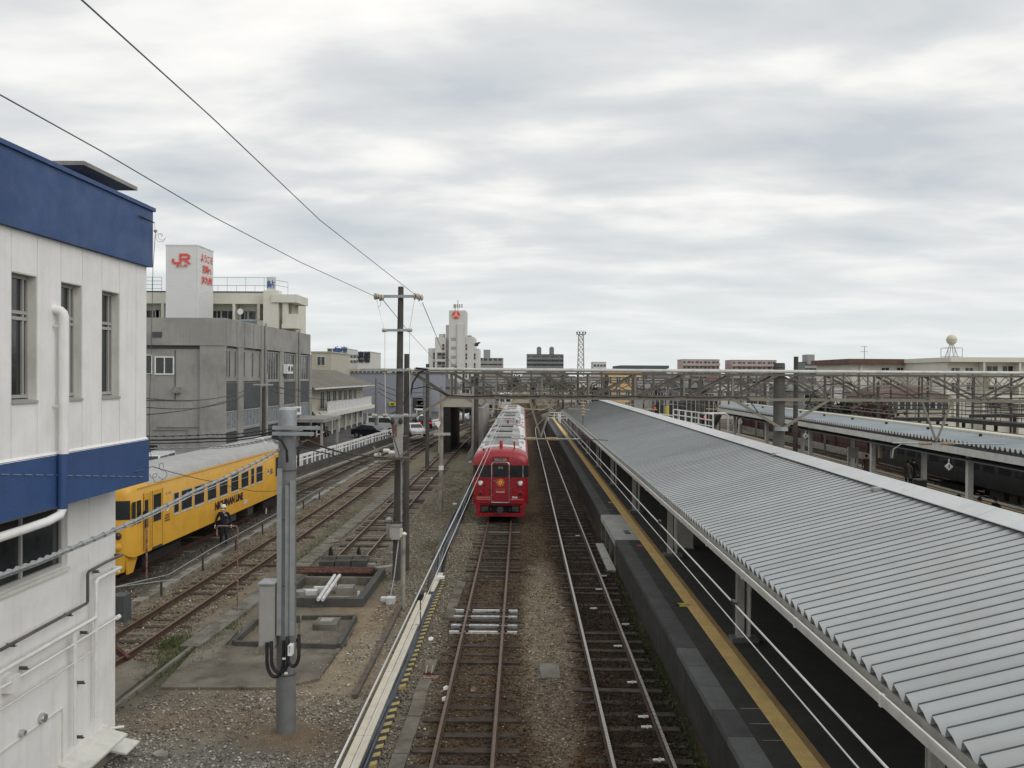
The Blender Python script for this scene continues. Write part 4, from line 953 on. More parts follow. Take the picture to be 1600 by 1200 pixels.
def slab(nm, lab, cat, pts, z0, z1, m_):
    mb = MB(); P = [G(px, py, z1) for px, py in pts]; n = len(P)
    mb.add([(p.x, p.y, z1) for p in P]+[(p.x, p.y, z0) for p in P], [tuple(range(n))]+[(i, n+i, n+(i+1) % n, (i+1) % n) for i in range(n)]); o = mb.build(nm, m_)
    return tag(o, lab, cat)
o = slab('concrete_apron', 'worn grey-brown concrete patch left of the steel pole', 'concrete patch', [(250, 1074), (431, 1074), (498, 1060), (548, 990), (527, 1009), (400, 1004), (355, 1009), (345, 978), (330, 985)][:4]+[(540, 1002), (352, 1008), (372, 985), (335, 981)], -.3, -.125, 'slab_brown')
slab('concrete_apron', 'strip of worn concrete at the foot of the white building beside the siding', 'concrete patch', [(172, 1100), (172, 1046), (205, 1030), (247, 1040)], -.3, -.13, 'slab_brown')
slab('concrete_apron', 'flat sandy concrete pad between the sunken frames', 'concrete patch', [(466, 1008), (470, 968), (560, 966), (541, 1006)], -.3, -.12, 'slab_brown')
slab('manhole_cover', 'round pale manhole cover in the gravel at the bottom left', 'manhole cover', [(251+12*math.cos(k*pi/8), 1177+5*math.sin(k*pi/8)) for k in range(16)][::-1], -.2, -.12, 'concrete_pale')
slab('concrete_cover', 'square grey cover slab in the gravel right of the rusty track', 'cover slab', [(846, 1060), (876, 1060), (873, 1036), (842, 1036)], -.25, -.155, 'concrete')
# sunken frame with pipes
t = thing('foundation_frame', 'sunken rectangular concrete foundation with white blocks inside, behind the steel pole', 'foundation', (-6.4, 28.5, -.17))
fx0, fx1, fy0, fy1 = -7.75, -5.05, 26.5, 30.6; ft = .10
for (x0, x1, y0, y1) in ((fx0, fx1, fy0-.1, fy0+.12), (fx0, fx1, fy1-.1, fy1+.1), (fx0-.1, fx0+.1, fy0+.122, fy1-.102), (fx1-.22, fx1, fy0+.122, fy1-.102)): MB().box(x0, x1, y0, y1, -.3, ft).build('frame_wall', 'concrete_dark', t)
MB().box(fx0, fx1-.22, 29.2, 29.35, -.3, ft-.01).build('frame_wall', 'concrete', t)
for (x, y, a, b, c_, m_) in ((-5.95, 28.2, .34, .5, .22, 'concrete_pale'), (-7.1, 27.9, .3, .3, .16, 'sleeper_white'), (-6.75, 28.1, .3, .16, .22, 'sleeper_white'), (-5.95, 27.1, .42, .14, .14, 'sleeper_white'), (-6.5, 28.6, .12, .25, .2, 'sleeper_white')):
    MB().box(x-a, x+a*.7, y-b/2, y+b/2, -.28, -.28+c_+.1).build('loose_block', m_, t)
MB().prism([(0, 0), (.16, 0), (.10, .34), (.05, .34)], (-5.42, 27.1, -.2), (1,0,0), (0,0,1), (0, .12, 0)).build('loose_block', 'sleeper_white', t)
MB().lathe((-7.45, 27.8, -.2), [(.2, 0), (.2, .18), (.15, .2)], 12).build('loose_block', 'concrete_pale', t, True)
for i, k in enumerate(('back', 'middle', 'front')):
    y = 30.25-.3*i; tag(MB().tube([(-8.35, y, ft+.07), (-5.35-.03*i, y-.02, ft+.07)], .065, 8).build('rusty_pipe', 'rust', None, True), 'long rusty pipe lying on the foundation frame, %s of three' % k, 'pipe', 'rusty pipes on the foundation frame')
for i, k in enumerate(('left', 'right')):
    a, b = G(497+7*i, 937, .1), G(523+7.5*i, 899, .24); tag(MB().tube([a, b], .058, 12).build('white_pipe', 'sleeper_white', None, True), 'white plastic pipe leaning across the foundation, %s of two' % k, 'pipe', 'white pipes on the foundation frame')
# second, shallow frame
t = thing('timber_frame', 'shallow dark timber frame in the ground around a pale block, right behind the pole box', 'frame', G(450, 985))
P = [G(364, 1007, -.1), G(400, 972, -.1), G(470, 967, -.1), G(556, 966, -.1), G(529, 1012, -.1)]
for a, b in zip(P, P[1:]+P[:1]): MB().bar(a+(b-a)*.02, b-(b-a)*.02, .11, .2).build('frame_timber', 'concrete_dark', t)
c = G(506, 988); t = thing('concrete_block', 'square grey concrete block with a recessed top, inside the shallow timber frame', 'block', c)
MB().box(c.x-.33, c.x+.33, c.y, c.y+.75, -.25, .05).build('block_body', 'concrete', t); MB().box(c.x-.18, c.x+.18, c.y+.2, c.y+.55, .05, .09).build('block_top', 'concrete_pale', t)
# buffer stop: two black wheel stops and the concrete row behind
for px, k in ((516, 'left'), (560, 'right')):
    c = G(px, 879); t = thing('rail_stop', 'black upright fin-shaped stop at the end of the stub track, %s rail' % k, 'rail stop', c, 'rail stops of the stub track')
    MB().prism([(-.09, 0), (.09, 0), (.07, .35), (.0, .66), (-.05, .5)], (c.x, c.y-.06, -.2), (1,0,0), (0,0,1), (0, .26, 0)).build('stop_fin', 'under_black', t)
    MB().box(c.x-.12, c.x+.12, c.y-.12, c.y+.5, -.22, -.02).build('stop_shoe', 'under_grey', t)
t = thing('buffer_wall', 'low row of mossy concrete blocks across the end of the stub track', 'blocks', G(530, 892))
a = G(497, 893); 
for i in range(3): MB().box(a.x+.02+.62*i, a.x+.60+.62*i, a.y, a.y+.45, -.2, .20+.03*i).build('block', 'concrete_dark', t)
for i in range(3): MB().box(a.x+.0+.62*i, a.x+.58+.62*i, a.y-.0+.452, a.y+.62, -.2, .30+.02*i).build('block', 'concrete', t)
a = G(573, 893); t = thing('concrete_piece', 'pale broken concrete piece lying right of the mossy blocks', 'block', a)
MB().box(a.x, a.x+.3, a.y, a.y+.3, -.2, .1).build('piece', 'concrete_pale', t); MB().prism([(.31, 0), (.95, .03), (.95, .24), (.31, .15)], (a.x, a.y, -.2), (1,0,0), (0,0,1), (0, .35, 0)).build('piece', 'concrete_pale', t)
# cream cable boards, cables, hazard strip
t = thing('cable_route', 'pair of long cream boards covering cables beside the near track', 'cover boards', (-3.2, 20, -.1))
ys = [9.0, 13.2, 16.6, 20.2, 24.0, 27.6]
for i in range(5):
    for (x0, x1) in ((-3.31, -3.155), (-3.14, -2.99)): 
        if i == 4 and x0 == -3.14: continue
        MB().box(x0+rng.uniform(-.004, .004), x1, ys[i]+.008, ys[i+1]-.008, -.12, .0).build('cover_board', 'cream_board', t)
MB().box(-3.14, -2.97, 24.1, 27.4, -.12, .0).build('cover_board', 'cream_board', t)
MB().prism([(-3.05, 27.8), (-2.93, 27.8), (-2.85, 30.4), (-3.1, 30.4)], (0, 0, -.02), (1,0,0), (0,1,0), (0,0,.03)).build('cover_board', 'cream_board', t)
t = thing('hazard_strip', 'low kerb strip painted in yellow and black slanting stripes beside the cable bundle', 'kerb strip', (-2.8, 22, -.1))
hy = MB().prism([(-.08, 0), (.08, .10), (.08, .27), (-.08, .17)], (0, 0, 0), (1,0,0), (0,1,0), (0,0,.07)).mesh('stripe', 'hazard_yellow'); hb = MB().prism([(-.08, 0), (.08, .10), (.08, .28), (-.08, .18)], (0, 0, 0), (1,0,0), (0,1,0), (0,0,.069)).mesh('stripe', 'hazard_black')
y = 9.0; k = 0
while y < 29.8:
    if not (18.6 < y < 19.3 or 14.9 < y < 15.2):
        sp_ = .16 if y < 19 or y > 22 else .16; put('stripe', hy, t, (-2.80, y, -.17)); put('stripe', hb, t, (-2.80, y+.174, -.17))
    y += .36
t = thing('cable_bundle', 'thick bundle of dark grey cables snaking beside the near track up to the red train', 'cables', (-2.95, 20, -.17))
for i in range(34):
    pts = []; ph = rng.uniform(0, 6.28); r_ = .011 if i % 3 else .017; ox = rng.uniform(-1, 1); h0 = rng.uniform(0, 1)
    for y in np.arange(8, 31 if i < 14 else 30, .5):
        wd = .06+.035*math.sin(y*.9+1); z = -.13+.08*h0+.02*math.sin(y*1.3+ph)
        pts.append((-2.925+ox*wd+.018*math.sin(y*.8+ph)-.0*(y-20), y, z+.01))
    MB().tube(pts, r_, 5).build('cable', 'grey_cable' if i % 4 else 'black_cable', t, True)
for i in range(30):
    pts = []; ph = rng.uniform(0, 6.28); r_ = rng.choice([.02, .03, .045]); ox = rng.uniform(-1, 1); h0 = rng.uniform(0, 1)
    for y in np.arange(27.0+rng.uniform(0, 3), 68, 1.2):
        g_ = min(1, (y-27)/7); wd = .08+.17*g_
        z = -.15+(.06+.26*g_)*h0*(1-.6*abs(ox)) ; pts.append((-2.93-.38*g_+ox*wd+.06*math.sin(y*.45+ph), y, z+.03*math.sin(y*.8+ph)))
    MB().tube(pts, r_, 5).build('cable', 'black_cable' if i % 3 else 'grey_cable', t, True)
for px, py in ((711, 788), (735, 722), (690, 903)):
    p = G(px, py, .1); tag(MB().box(p.x-.12, p.x+.10, p.y-.1, p.y+.1, .08, .16).build('cable_tag', 'print_white'), 'small white tag lying on the dark cable bundle, %s' % {711: 'beside the train front', 735: 'furthest away', 690: 'at the head of the cream boards'}[px], 'tag')
# track-side markers
def red_marker(px, py, lab, pins=2):
    c = G(px, py); t = thing('ground_marker', lab, 'marker', c)
    MB().box(c.x-.22, c.x+.16, c.y-.10, c.y+.10, -.2, -.13).build('base_plate', 'rust_paint', t)
    for k in range(pins): MB().tube([(c.x-.16+.14*k, c.y+.12, -.15), (c.x-.12+.14*k, c.y+.14, .1)], .014, 6).build('pin', 'cream_board', t)
    MB().box(c.x-.22, c.x+.04, c.y+.11, c.y+.17, -.15, -.08).build('crossbar', 'rust', t)
red_marker(674, 1060, 'red plate with two short pale pins on the gravel left of the rusty track')
red_marker(208, 937, 'orange-red marker plate with a yellow stick on the gravel in front of the yellow train', 1)
red_marker(524, 851, 'small faded red marker left of the stub track rails', 1)
for px, py, lab in ((740, 1082, 'orange cup-like scrap between the near rails'), (697, 1080, 'white scrap of paper beside the left near rail, further'), (695, 1097, 'white scrap of paper beside the left near rail, nearer'), (673, 1002, 'crumpled white plastic by the hazard strip'), (675, 748, 'small white rectangular plate on the stub track')):
    c = G(px, py); tag(MB().prism([(-.06, 0), (.05, .01), (.07, .06), (0, .09), (-.07, .05)], (c.x, c.y, -.15), (1,0,0), (0,.5,.8), (0, .03, .02)).build('litter', 'print_white' if 'white' in lab else 'rust_paint'), lab, 'litter')
# rusty posts
c = G(371, 958); t = thing('rusty_post', 'rusty hooked pipe post standing in front of the worker', 'post', c)
zt = AY(371, 822, c.y).z; xl = AY(339, 820, c.y).x
MB().tube([(c.x, c.y, -.2), (c.x, c.y, zt-.06), (c.x-.05, c.y, zt), (xl+.04, c.y, zt+.0), (xl, c.y, zt-.05), (xl, c.y, zt-.36)], .024, 8).build('bent_pipe', 'rust_paint', t, True)
c = Vector((-13.12, 29.0, -.17)); c = G(229, 908); t = thing('rusty_post', 'thin rusty pole with a dark lamp head in front of the yellow train door', 'post', c)
zt = AY(229, 805, c.y).z; MB().tube([(c.x, c.y, -.2), (c.x, c.y, zt)], .035, 8).build('pole_shaft', 'rust_paint', t, True); MB().prism([(-.14, 0), (.14, 0), (.1, .12), (0, .2), (-.1, .12)], (c.x, c.y-.08, zt), (1,0,0), (0,0,1), (0, .16, 0)).build('lamp_head', 'under_black', t)
# pipes of the wire-operated points, low, along the trough
for i, (dx, z, lab) in enumerate(((-.42, .22, 'upper'), (-.05, .08, 'lower'))):
    tag(MB().tube([AY(176, 918, 26.5)+Vector((0,0,-.0))]+[Vector((-12.0+dx, y, z+.05*math.sin(y))) for y in (29, 33, 38, 44, 52)], .016, 6).build('signal_wire', 'galvanised'), 'slack signal wire on low pegs beside the siding, %s of two' % lab, 'wire', 'signal wires beside the siding')
pg_ = MB().box(-.03, .03, -.03, .03, -.2, .32).mesh('peg', 'under_grey')
for i in range(7): o = link('wire_peg', pg_, None, (-12.03, 27.5+i*3.6, 0)); tag(o, 'small dark iron peg carrying the signal wires along the siding', 'peg', 'pegs carrying the signal wires')
# weeds
def weeds(nm, lab, spots, n, h, m_='grass'):
    V = []; F = []
    for (x, y, rx, ry) in spots:
        for k in range(n):
            a = rng.uniform(0, 6.28); px, py = x+rng.normal(0, rx), y+rng.normal(0, ry); hh = h*rng.uniform(.4, 1.1); b = len(V); wv = .012
            V += [(px-wv*math.cos(a), py-wv*math.sin(a), -.18), (px+wv*math.cos(a), py+wv*math.sin(a), -.18), (px+rng.uniform(-.07, .07), py+rng.uniform(-.07, .07), -.18+hh)]; F.append((b, b+1, b+2))
    o = MB().add(V, F).build(nm, m_); o['kind'] = 'stuff'
weeds('grass_tufts', '', [(-8.6, 23.2, .18, .7), (-8.9, 21.5, .35, .8), (-9.6, 22.6, .2, .5)], 700, .13)
weeds('wall_weeds', '', [(3.5, 16.5, .06, 1.5), (3.55, 21.5, .06, 1.2), (3.5, 25.5, .05, 1.4), (3.6, 12.5, .07, .7), (3.55, 30, .06, 1.5)], 260, .10)
weeds('siding_grass', '', [(-8.9, 38, .2, 3), (-8.85, 33.8, .2, 1.4), (-5.2, 30.5, .25, .8), (-4.0, 36, .2, 1)], 350, .10)
# ================================================================ TRAINS
def loft(mb, secs, mi=0, cap=True):
    """secs: list of (y, [(x, z)...]) rings of equal length, open underneath"""
    n = len(secs[0][1]); b = len(mb.v)
    for y, ring in secs: mb.v.extend([(x, y, z) for x, z in ring])
    for i in range(len(secs)-1):
        for k in range(n): k2 = (k+1) % n; mb.f.append((b+i*n+k, b+(i+1)*n+k, b+(i+1)*n+k2, b+i*n+k2)); mb.mi.append(mi)
    if cap:
        mb.f.append(tuple(b+k for k in range(n))); mb.mi.append(mi); e = b+(len(secs)-1)*n; mb.f.append(tuple(e+k for k in range(n))[::-1]); mb.mi.append(mi)
    return mb
def ring(hw, zb, zs, zc):
    p = [(-hw, zb), (-hw, zs)]
    for k in range(1, 8): a = pi-pi*k/8; p.append((hw*math.cos(a)*(.985 if k in (1, 7) else 1), zs+(zc-zs)*math.sin(a)**.75))
    return p+[(hw, zs), (hw, zb)]
def bogie(parent, yc, m_='under_black'):
    b = MB(); b.box(-1.05, 1.05, yc-1.5, yc+1.5, .38, .62); b.box(-1.15, -1.0, yc-1.6, yc+1.6, .25, .6); b.box(1.0, 1.15, yc-1.6, yc+1.6, .25, .6)
    bo = b.build('bogie', m_, parent)
    for dy in (-1.05, 1.05):
        MB().lathe((-.60, yc+dy, .43), [(.43, 0), (.43, .12), (.2, .14)], 18, 'x').lathe((.48, yc+dy, .43), [(.2, -.02), (.43, 0), (.43, .12)], 18, 'x').build('wheelset', 'under_grey', bo, True)
def underboxes(parent, y0, y1, seed):
    r2 = random.Random(seed); y = y0; b = MB()
    while y < y1:
        L = r2.uniform(.6, 1.6)
        for s in (-1, 1): 
            if r2.random() < .85: b.box(s*.75, s*1.25, y, min(y+L, y1), r2.uniform(.3, .5), .84)
        y += L+r2.uniform(.15, .6)
    b.build('underfloor_equipment', 'under_grey', parent)['kind'] = 'stuff'
# ---- red train, three cars
FR = 41.5
def red_car(y0, front, lab, idx):
    t = local(thing('train_car', lab, 'train car', (-1.06, y0, 0), 'cars of the red train')); L = 19.9
    zs, zc, zb = 3.12, 3.66, .82
    m_ = 'train_red'
    secs = []
    fr = [(0, 1.10, 2.80, 3.16), (.05, 1.27, 2.92, 3.33), (.18, 1.37, 3.02, 3.46), (.45, 1.40, 3.08, 3.57), (.9, 1.40, zs, zc-.03)] if front else [(0, 1.40, zs, zc-.03)]
    for (y, hw, a, c_) in fr: secs.append((y, ring(hw, zb, a, c_)))
    secs.append((L, ring(1.40, zb, zs, zc-.03)))
    body = loft(MB(), secs).build('body', m_, t, True)
    rm = 'train_roof_white' if idx == 0 else ('train_roof_white' if idx == 1 else 'train_roof_dirty')
    rs = ring(1.37, 0, 3.16, zc+.0)[1:-1]
    rb = MB(); loft(rb, [(1.15 if front else .02, [(x, z) for x, z in rs]), (L-.02, [(x, z) for x, z in rs])]).build('roof', rm, t, True)
    mb = MB()
    for s in (-1, 1):
        wy = 1.3 if front else 1.0
        k = 0
        while wy < L-1.2:
            if k in (2, 9): MB().box(s*1.402, s*1.415, wy, wy+1.3, .95, 2.85).build('door', 'train_red_dark', t); mb.box(s*1.416, s*1.42, wy+.1, wy+.6, 1.8, 2.6); mb.box(s*1.416, s*1.42, wy+.7, wy+1.2, 1.8, 2.6); wy += 1.6
            else: f_ = MB().box(s*1.402, s*1.412, wy, wy+1.15, 1.72, 2.66).build('window', 'frame_grey', t); MB().box(s*1.413, s*1.416, wy+.05, wy+1.1, 1.77, 2.61).build('pane', 'glass_dark', f_); wy += 1.42
            k += 1
    if mb.v: mb.build('door_windows', 'glass_dark', t)['kind'] = 'stuff'
    # roof gear: rounded cooling units, vents, pantograph
    for yc, ln, w_ in ((3.2, 1.9, .95), (8.2, 2.3, 1.0), (13.0, 1.9, .95)):
        u = [(y, [(-w_*f, 3.5), (-w_*f*.92, 3.74+.10*f), (-w_*f*.5, 3.82+.12*f), (w_*f*.5, 3.82+.12*f), (w_*f*.92, 3.74+.10*f), (w_*f, 3.5)]) for y, f in ((yc-ln/2, .8), (yc-ln/2+.15, .97), (yc, 1), (yc+ln/2-.15, .97), (yc+ln/2, .8))]
        ac = loft(MB(), u).build('cooling_unit', 'train_roof_dirty' if rm != 'train_roof_dirty' else 'train_roof_white', t, True)
        gb = MB()
        for k in range(6): gb.box(-.5, .5, yc-.55+k*.2, yc-.5+k*.2, 3.93, 3.965)
        gb.build('grille_slats', 'under_grey', ac)['kind'] = 'stuff'
    pmb = MB()
    for yy, xx in ((1.9, -.95), (1.9, .9), (5.4, -1.0), (5.4, 1.0), (10.5, -1.0), (10.5, 1.0)): pmb.box(xx-.17, xx+.17, yy-.35, yy+.35, 3.42, 3.56)
    pmb.build('roof_hatches', 'train_roof_dirty', t)['kind'] = 'stuff'
    if idx in (0, 1):
        yc = 16.9; b = MB()
        for s in (-1, 1): b.bar((-.75, yc+s*.75, 3.86), (.75, yc+s*.75, 3.86), .06, .06).bar((s*.7, yc-.8, 3.88), (s*.7, yc+.8, 3.88), .06, .06)
        for sx in (-.7, .7):
            for sy in (-.75, .75): b.lathe((sx, yc+sy, 3.62), [(.07, 0), (.09, .08), (.05, .12), (.09, .16), (.05, .22)], 8)
        pn = b.build('pantograph', 'galvanised', t)
        b = MB()
        for s in (-1, 1): b.tube([(s*.55, yc-.5, 3.95), (s*.6, yc+.9, 4.12), (s*.35, yc-.1, 4.28)], .022, 6)
        b.tube([(-.85, yc-.1, 4.22), (-.6, yc-.1, 4.32), (.6, yc-.1, 4.32), (.85, yc-.1, 4.22)], .025, 6).tube([(-.85, yc+.1, 4.22), (-.6, yc+.1, 4.32), (.6, yc+.1, 4.32), (.85, yc+.1, 4.22)], .025, 6)
        b.build('pantograph_arms', 'chrome', pn); MB().box(-.5, .5, yc+.95, yc+1.5, 3.6, 3.82).build('roof_box', 'galvanised', t)
        b = MB(); b.tube([(-.9, 6.2, 3.72), (-.9, 15.8, 3.74), (-.6, 16.2, 3.86)], .03, 6); b.build('roof_conduit', 'black_cable', t)
    bogie(t, 3.0); bogie(t, L-3.0); underboxes(t, 5.2, L-5.2, idx)
    return t
rc = red_car(FR, True, 'leading car of the red train, with a sun emblem on its front door', 0)
c2_ = red_car(FR+20.3, True, 'second car of the red train, pale roof with its own red cab end', 1)
c3_ = red_car(FR+40.6, False, 'last and furthest car of the red train, with a darker grey roof', 2)
for t_ in (rc, c2_):
    MB().lathe((.0, 1.0, 3.56), [(.17, 0), (.17, .06), (.09, .09), (.085, .36), (.06, .40)], 14).build('roof_beacon', 'train_red', t_, True); MB().box(-.28, .28, .78, 1.2, 3.54, 3.60).build('beacon_plate', 'under_black', t_)
    MB().tube([(.68, .75, 3.5), (.68, .75, 3.86)], .035, 8).lathe((.68, .75, 3.80), [(.02, 0), (.09, .05), (.02, .16)], 8).build('antenna', 'train_red', t_, True)
    b = MB()
    for xx in (-.88, -.62): b.lathe((xx, .55, 3.5), [(.05, 0), (.05, .06), (.02, .09)], 8)
    b.build('roof_knobs', 'under_black', t_)['kind'] = 'stuff'
t = rc
gl = lambda s: [(s*.47, -.015), (s*1.10, -.015), (s*1.275, .035), (s*1.38, .17), (s*1.41, .40), (s*1.41, .52), (s*1.39, .52), (s*1.385, .4), (s*1.25, .12), (s*.47, .02)]
for s in (-1, 1):
    P = gl(s)
    w_ = MB().prism(P if s < 0 else P[::-1], (0, 0, 2.19), (1,0,0), (0,1,0), (0,0,.60)).build('windscreen', 'glass_dark', t)
    MB().box(s*1.13-.02, s*1.13+.02, -.03, 0, 2.19, 2.79).build('window_bar', 'chrome' if s > 0 else 'train_red_dark', w_)
    MB().tube([(s*.95, -.04, 2.2), (s*.72, -.045, 2.62)], .012, 5).build('wiper', 'under_black', w_)
    MB().box(s*.47, s*1.2, -.022, -.0, 2.12, 2.185).build('window_ledge', 'train_red', t)
    h = MB().lathe((s*1.0, .0, 1.88), [(.13, .02), (.135, -.05), (.11, -.07)], 18, 'y').build('headlight', 'chrome', t, True); MB().lathe((s*1.0, -.055, 1.88), [(.095, 0), (.08, -.03), (.03, -.04)], 18, 'y').build('lens', 'light_lens', h, True)
    h = MB().lathe((s*1.0, .0, 1.39), [(.10, .02), (.105, -.05), (.09, -.06)], 16, 'y').build('tail_light', 'train_red_dark', t, True); MB().lathe((s*1.0, -.05, 1.39), [(.075, 0), (.06, -.02)], 14, 'y').build('lens', 'glass_dark', h, True)
    MB().box(s*.50, s*1.18, -.012, .002, 1.06, 1.085).build('pinstripe', 'print_pink', t); 
MB().box(-1.18, -.5, -.012, .002, 1.175, 1.20).build('pinstripe', 'print_pink', t)
text('lettering', 'SUNSHINE MIYAZAKI', .085, 'print_pink', t, (-.84, -.014, 1.135), (1,0,0), (0,0,1), .003, .0)
text('lettering', '704', .15, 'print_white', t, (.72, -.014, 1.17), (1,0,0), (0,0,1), .003, .004, xs=1.25)
# gangway door
dr = MB().box(-.40, .40, -.03, .0, .97, 2.88).build('gangway_door', 'train_red_dark', t)
pts = [(-.44, -.03, .93), (-.44, -.03, 2.80), (-.40, -.03, 2.91), (-.30, -.03, 2.95), (.30, -.03, 2.95), (.40, -.03, 2.91), (.44, -.03, 2.80), (.44, -.03, .93), (-.44, -.03, .93)]
MB().tube(pts, .028, 6).build('door_frame', 'chrome', dr, True); MB().box(-.37, .37, -.04, -.031, 2.20, 2.84).build('door_window', 'glass_dark', dr)
MB().box(-.42, .42, -.05, -.0, .9, .95).build('door_sill', 'chrome', dr)
text('lettering', 'SUNSHINE', .085, 'print_pink', dr, (0, -.034, 1.57), (1,0,0), (0,0,1), .002, 0, spacing=1.35); text('lettering', 'MIYAZAKI', .085, 'print_white', dr, (0, -.034, 1.45), (1,0,0), (0,0,1), .002, .002, spacing=1.15)
text('lettering', '普通', .13, 'frame_grey', dr, (0, -.042, 2.66), (1,0,0), (0,0,1), .001)
em = MB().lathe((0, -.032, 1.93), [(.105, 0), (.105, -.01)], 20, 'y')
for k in range(16):
    a = 2*pi*k/16; r0, r1 = .135, .215 if k % 2 else .235; pw = .016
    q0 = Vector((math.cos(a), 0, math.sin(a))); q1 = Vector((-math.sin(a), 0, math.cos(a)))
    em.prism([(r0, -pw), (r1*.75, -pw*.4), (r1, .012), (r1*.78, pw*1.3), (r0, pw)], (0, -.032, 1.93), q0, q1, (0, -.008, 0))
em.build('sun_emblem', 'gold', dr)
MB().lathe((0, -.045, 1.93), [(.04, 0), (.04, -.008)], 12, 'y').build('emblem_centre', 'print_red', dr)
MB().bar((-.34, -.05, 2.02), (-.24, -.05, 1.99), .03, .03).build('door_handle', 'chrome', dr)
sb = MB().prism([(-.42, 0), (.42, 0), (.40, .30), (-.40, .30)], (0, -.05, 2.93), (1,0,0), (0,0,1), (0, .55, 0)).build('destination_sign', 'train_red', t)
MB().box(-.34, .34, -.062, -.051, 2.99, 3.16).build('sign_frame', 'under_black', sb); MB().box(-.31, .31, -.07, -.063, 3.01, 3.14).build('sign_panel', 'concrete_pale', sb); text('lettering', '宮 崎', .12, 'office_panel', sb, (0, -.072, 3.075), (1,0,0), (0,0,1), .001)
# skirt and coupler
sk = MB(); sk.box(-1.22, -1.0, -.02, .25, .22, .80); sk.box(1.0, 1.22, -.02, .25, .22, .80); sk.box(-1.0, 1.0, -.02, .12, .22, .40); sk.box(-1.32, 1.32, .0, .3, .78, .86)
sk.build('skirt', 'train_red', t); MB().box(-1.0, 1.0, .2, .5, .3, .8).build('buffer_beam', 'under_black', t)
cp = MB().box(-.14, .14, -.35, .3, .48, .68); cp.lathe((0, -.38, .58), [(.16, 0), (.17, .1), (.08, .2)], 12, 'y'); cp.build('coupler', 'under_grey', t, True)
for x_ in (-.72, -.5, .5, .72): MB().tube([(x_, .15, .72), (x_*.95, -.08, .5), (x_*.9, .1, .42)], .035, 7).build('brake_hose', 'under_black', t, True)
MB().box(-.95, -.6, .02, .18, .45, .72).build('jumper_box', 'under_grey', t); MB().box(.6, .95, .02, .18, .45, .72).build('jumper_box', 'under_grey', t)

# ---- yellow railcar
YX, YY0 = -13.55-1.42, 28.55
YA = math.atan(.0247)
yt = local(thing('railcar', 'yellow diesel railcar with grey roof and dark NICHINAN LINE lettering on its side', 'railcar', (YX, YY0, 0), None, -YA)); LY = 19.0
def SPY(px, py):
    """point of the photograph on the railcar's right side -> (distance along the car, height)"""
    d = ray(px, py); nrm = Vector((math.cos(YA), -math.sin(YA), 0)); p0 = Vector((YX, YY0, 0))+nrm*1.42
    o = Vector((0, 0, CZ)); tt = (p0-o).dot(nrm)/d.dot(nrm); q_ = o+d*tt; al = Vector((math.sin(YA), math.cos(YA), 0)); return (q_-p0).dot(al), q_.z
def cpx(x, y): return SPY(160+x/4.286, 640+y/4.286)
zs, zc, zb = 3.20, 3.66, .82
secs = [(0, ring(1.15, 1.0, 2.95, 3.30)), (.10, ring(1.32, .88, 3.08, 3.45)), (.30, ring(1.40, zb, 3.18, 3.56)), (.8, ring(1.42, zb, zs, 3.62)), (LY, ring(1.42, zb, zs, 3.62))]
loft(MB(), secs).build('body', 'yellow_train', yt, True)
rs = ring(1.40, 0, 3.26, zc+.02)[1:-1]; loft(MB(), [(1.3, rs), (LY-.03, rs)]).build('roof', 'train_roof_grey', yt, True)
MB().box(1.42, 1.445, .5, LY, 3.19, 3.23).build('rain_gutter', 'yellow_train', yt)
# headlight hood over the cab
h = [(y, [(-.95*f, 3.3), (-.9*f, 3.3+.34*g_), (-.5*f, 3.3+.44*g_), (.5*f, 3.3+.44*g_), (.9*f, 3.3+.34*g_), (.95*f, 3.3)]) for y, f, g_ in ((-.02, .8, .55), (.1, 1, .9), (.5, 1.08, 1.0), (1.2, 1.12, .95), (1.5, 1.12, .8))]
hd = loft(MB(), h).build('light_hood', 'yellow_train', yt, True)
for x_ in (-.55, .55): q0 = MB().lathe((x_, -.0, 3.46), [(.12, .05), (.12, -.03), (.10, -.05)], 14, 'y').build('headlight', 'chrome', yt, True); MB().lathe((x_, -.04, 3.46), [(.09, 0), (.03, -.03)], 14, 'y').build('lens', 'light_lens', q0, True)
for s in (-1, 1):
    P = [(s*.42, -.012), (s*1.15, -.012), (s*1.33, .09), (s*1.34, .12), (s*1.1, .04), (s*.42, .02)]
    MB().prism(P if s < 0 else P[::-1], (0, 0, 2.18), (1,0,0), (0,1,0), (0,0,.66)).build('windscreen', 'glass_dark', yt)
    for z, r_ in ((1.62, .13), (1.22, .14)): q0 = MB().lathe((s*.98, .02, z), [(r_, .02), (r_, -.05), (r_*.8, -.07)], 14, 'y').build('front_lamp', 'yellow_train' if z < 1.5 else 'rust', yt, True); MB().lathe((s*.98, -.045, z), [(r_*.7, 0), (r_*.4, -.03)], 12, 'y').build('lens', 'glass_dark' if z > 1.5 else 'yellow_train', q0, True)
dr = MB().box(-.38, .38, -.03, 0, 1.0, 2.9).build('gangway_door', 'yellow_train', yt); MB().box(-.3, .3, -.04, -.031, 2.1, 2.75).build('door_window', 'glass_dark', dr)
def sidebox(nm, x0, x1, z0, z1, m_, par=yt, off=0, th=.012): 
    return MB().box(1.421+off, 1.421+off+th, x0, x1, z0, z1).build(nm, m_, par)
def yx(x, ref=650): return cpx(x, ref)[0]
for a, b in ((200, 222), (231, 258)): sidebox('cab_window', yx(a), yx(b), 1.98, 2.78, 'glass_dark')
dA = sidebox('cab_door', yx(274), yx(318), .95, 2.95, 'yellow_train'); sidebox('pane', yx(281), yx(305), 1.72, 2.72, 'glass_dark', dA, .013, .004)
dB = sidebox('passenger_door', yx(332), yx(402), .92, 2.98, 'yellow_train'); sidebox('pane', yx(340), yx(391), 1.82, 2.82, 'glass_dark', dB, .013, .004)
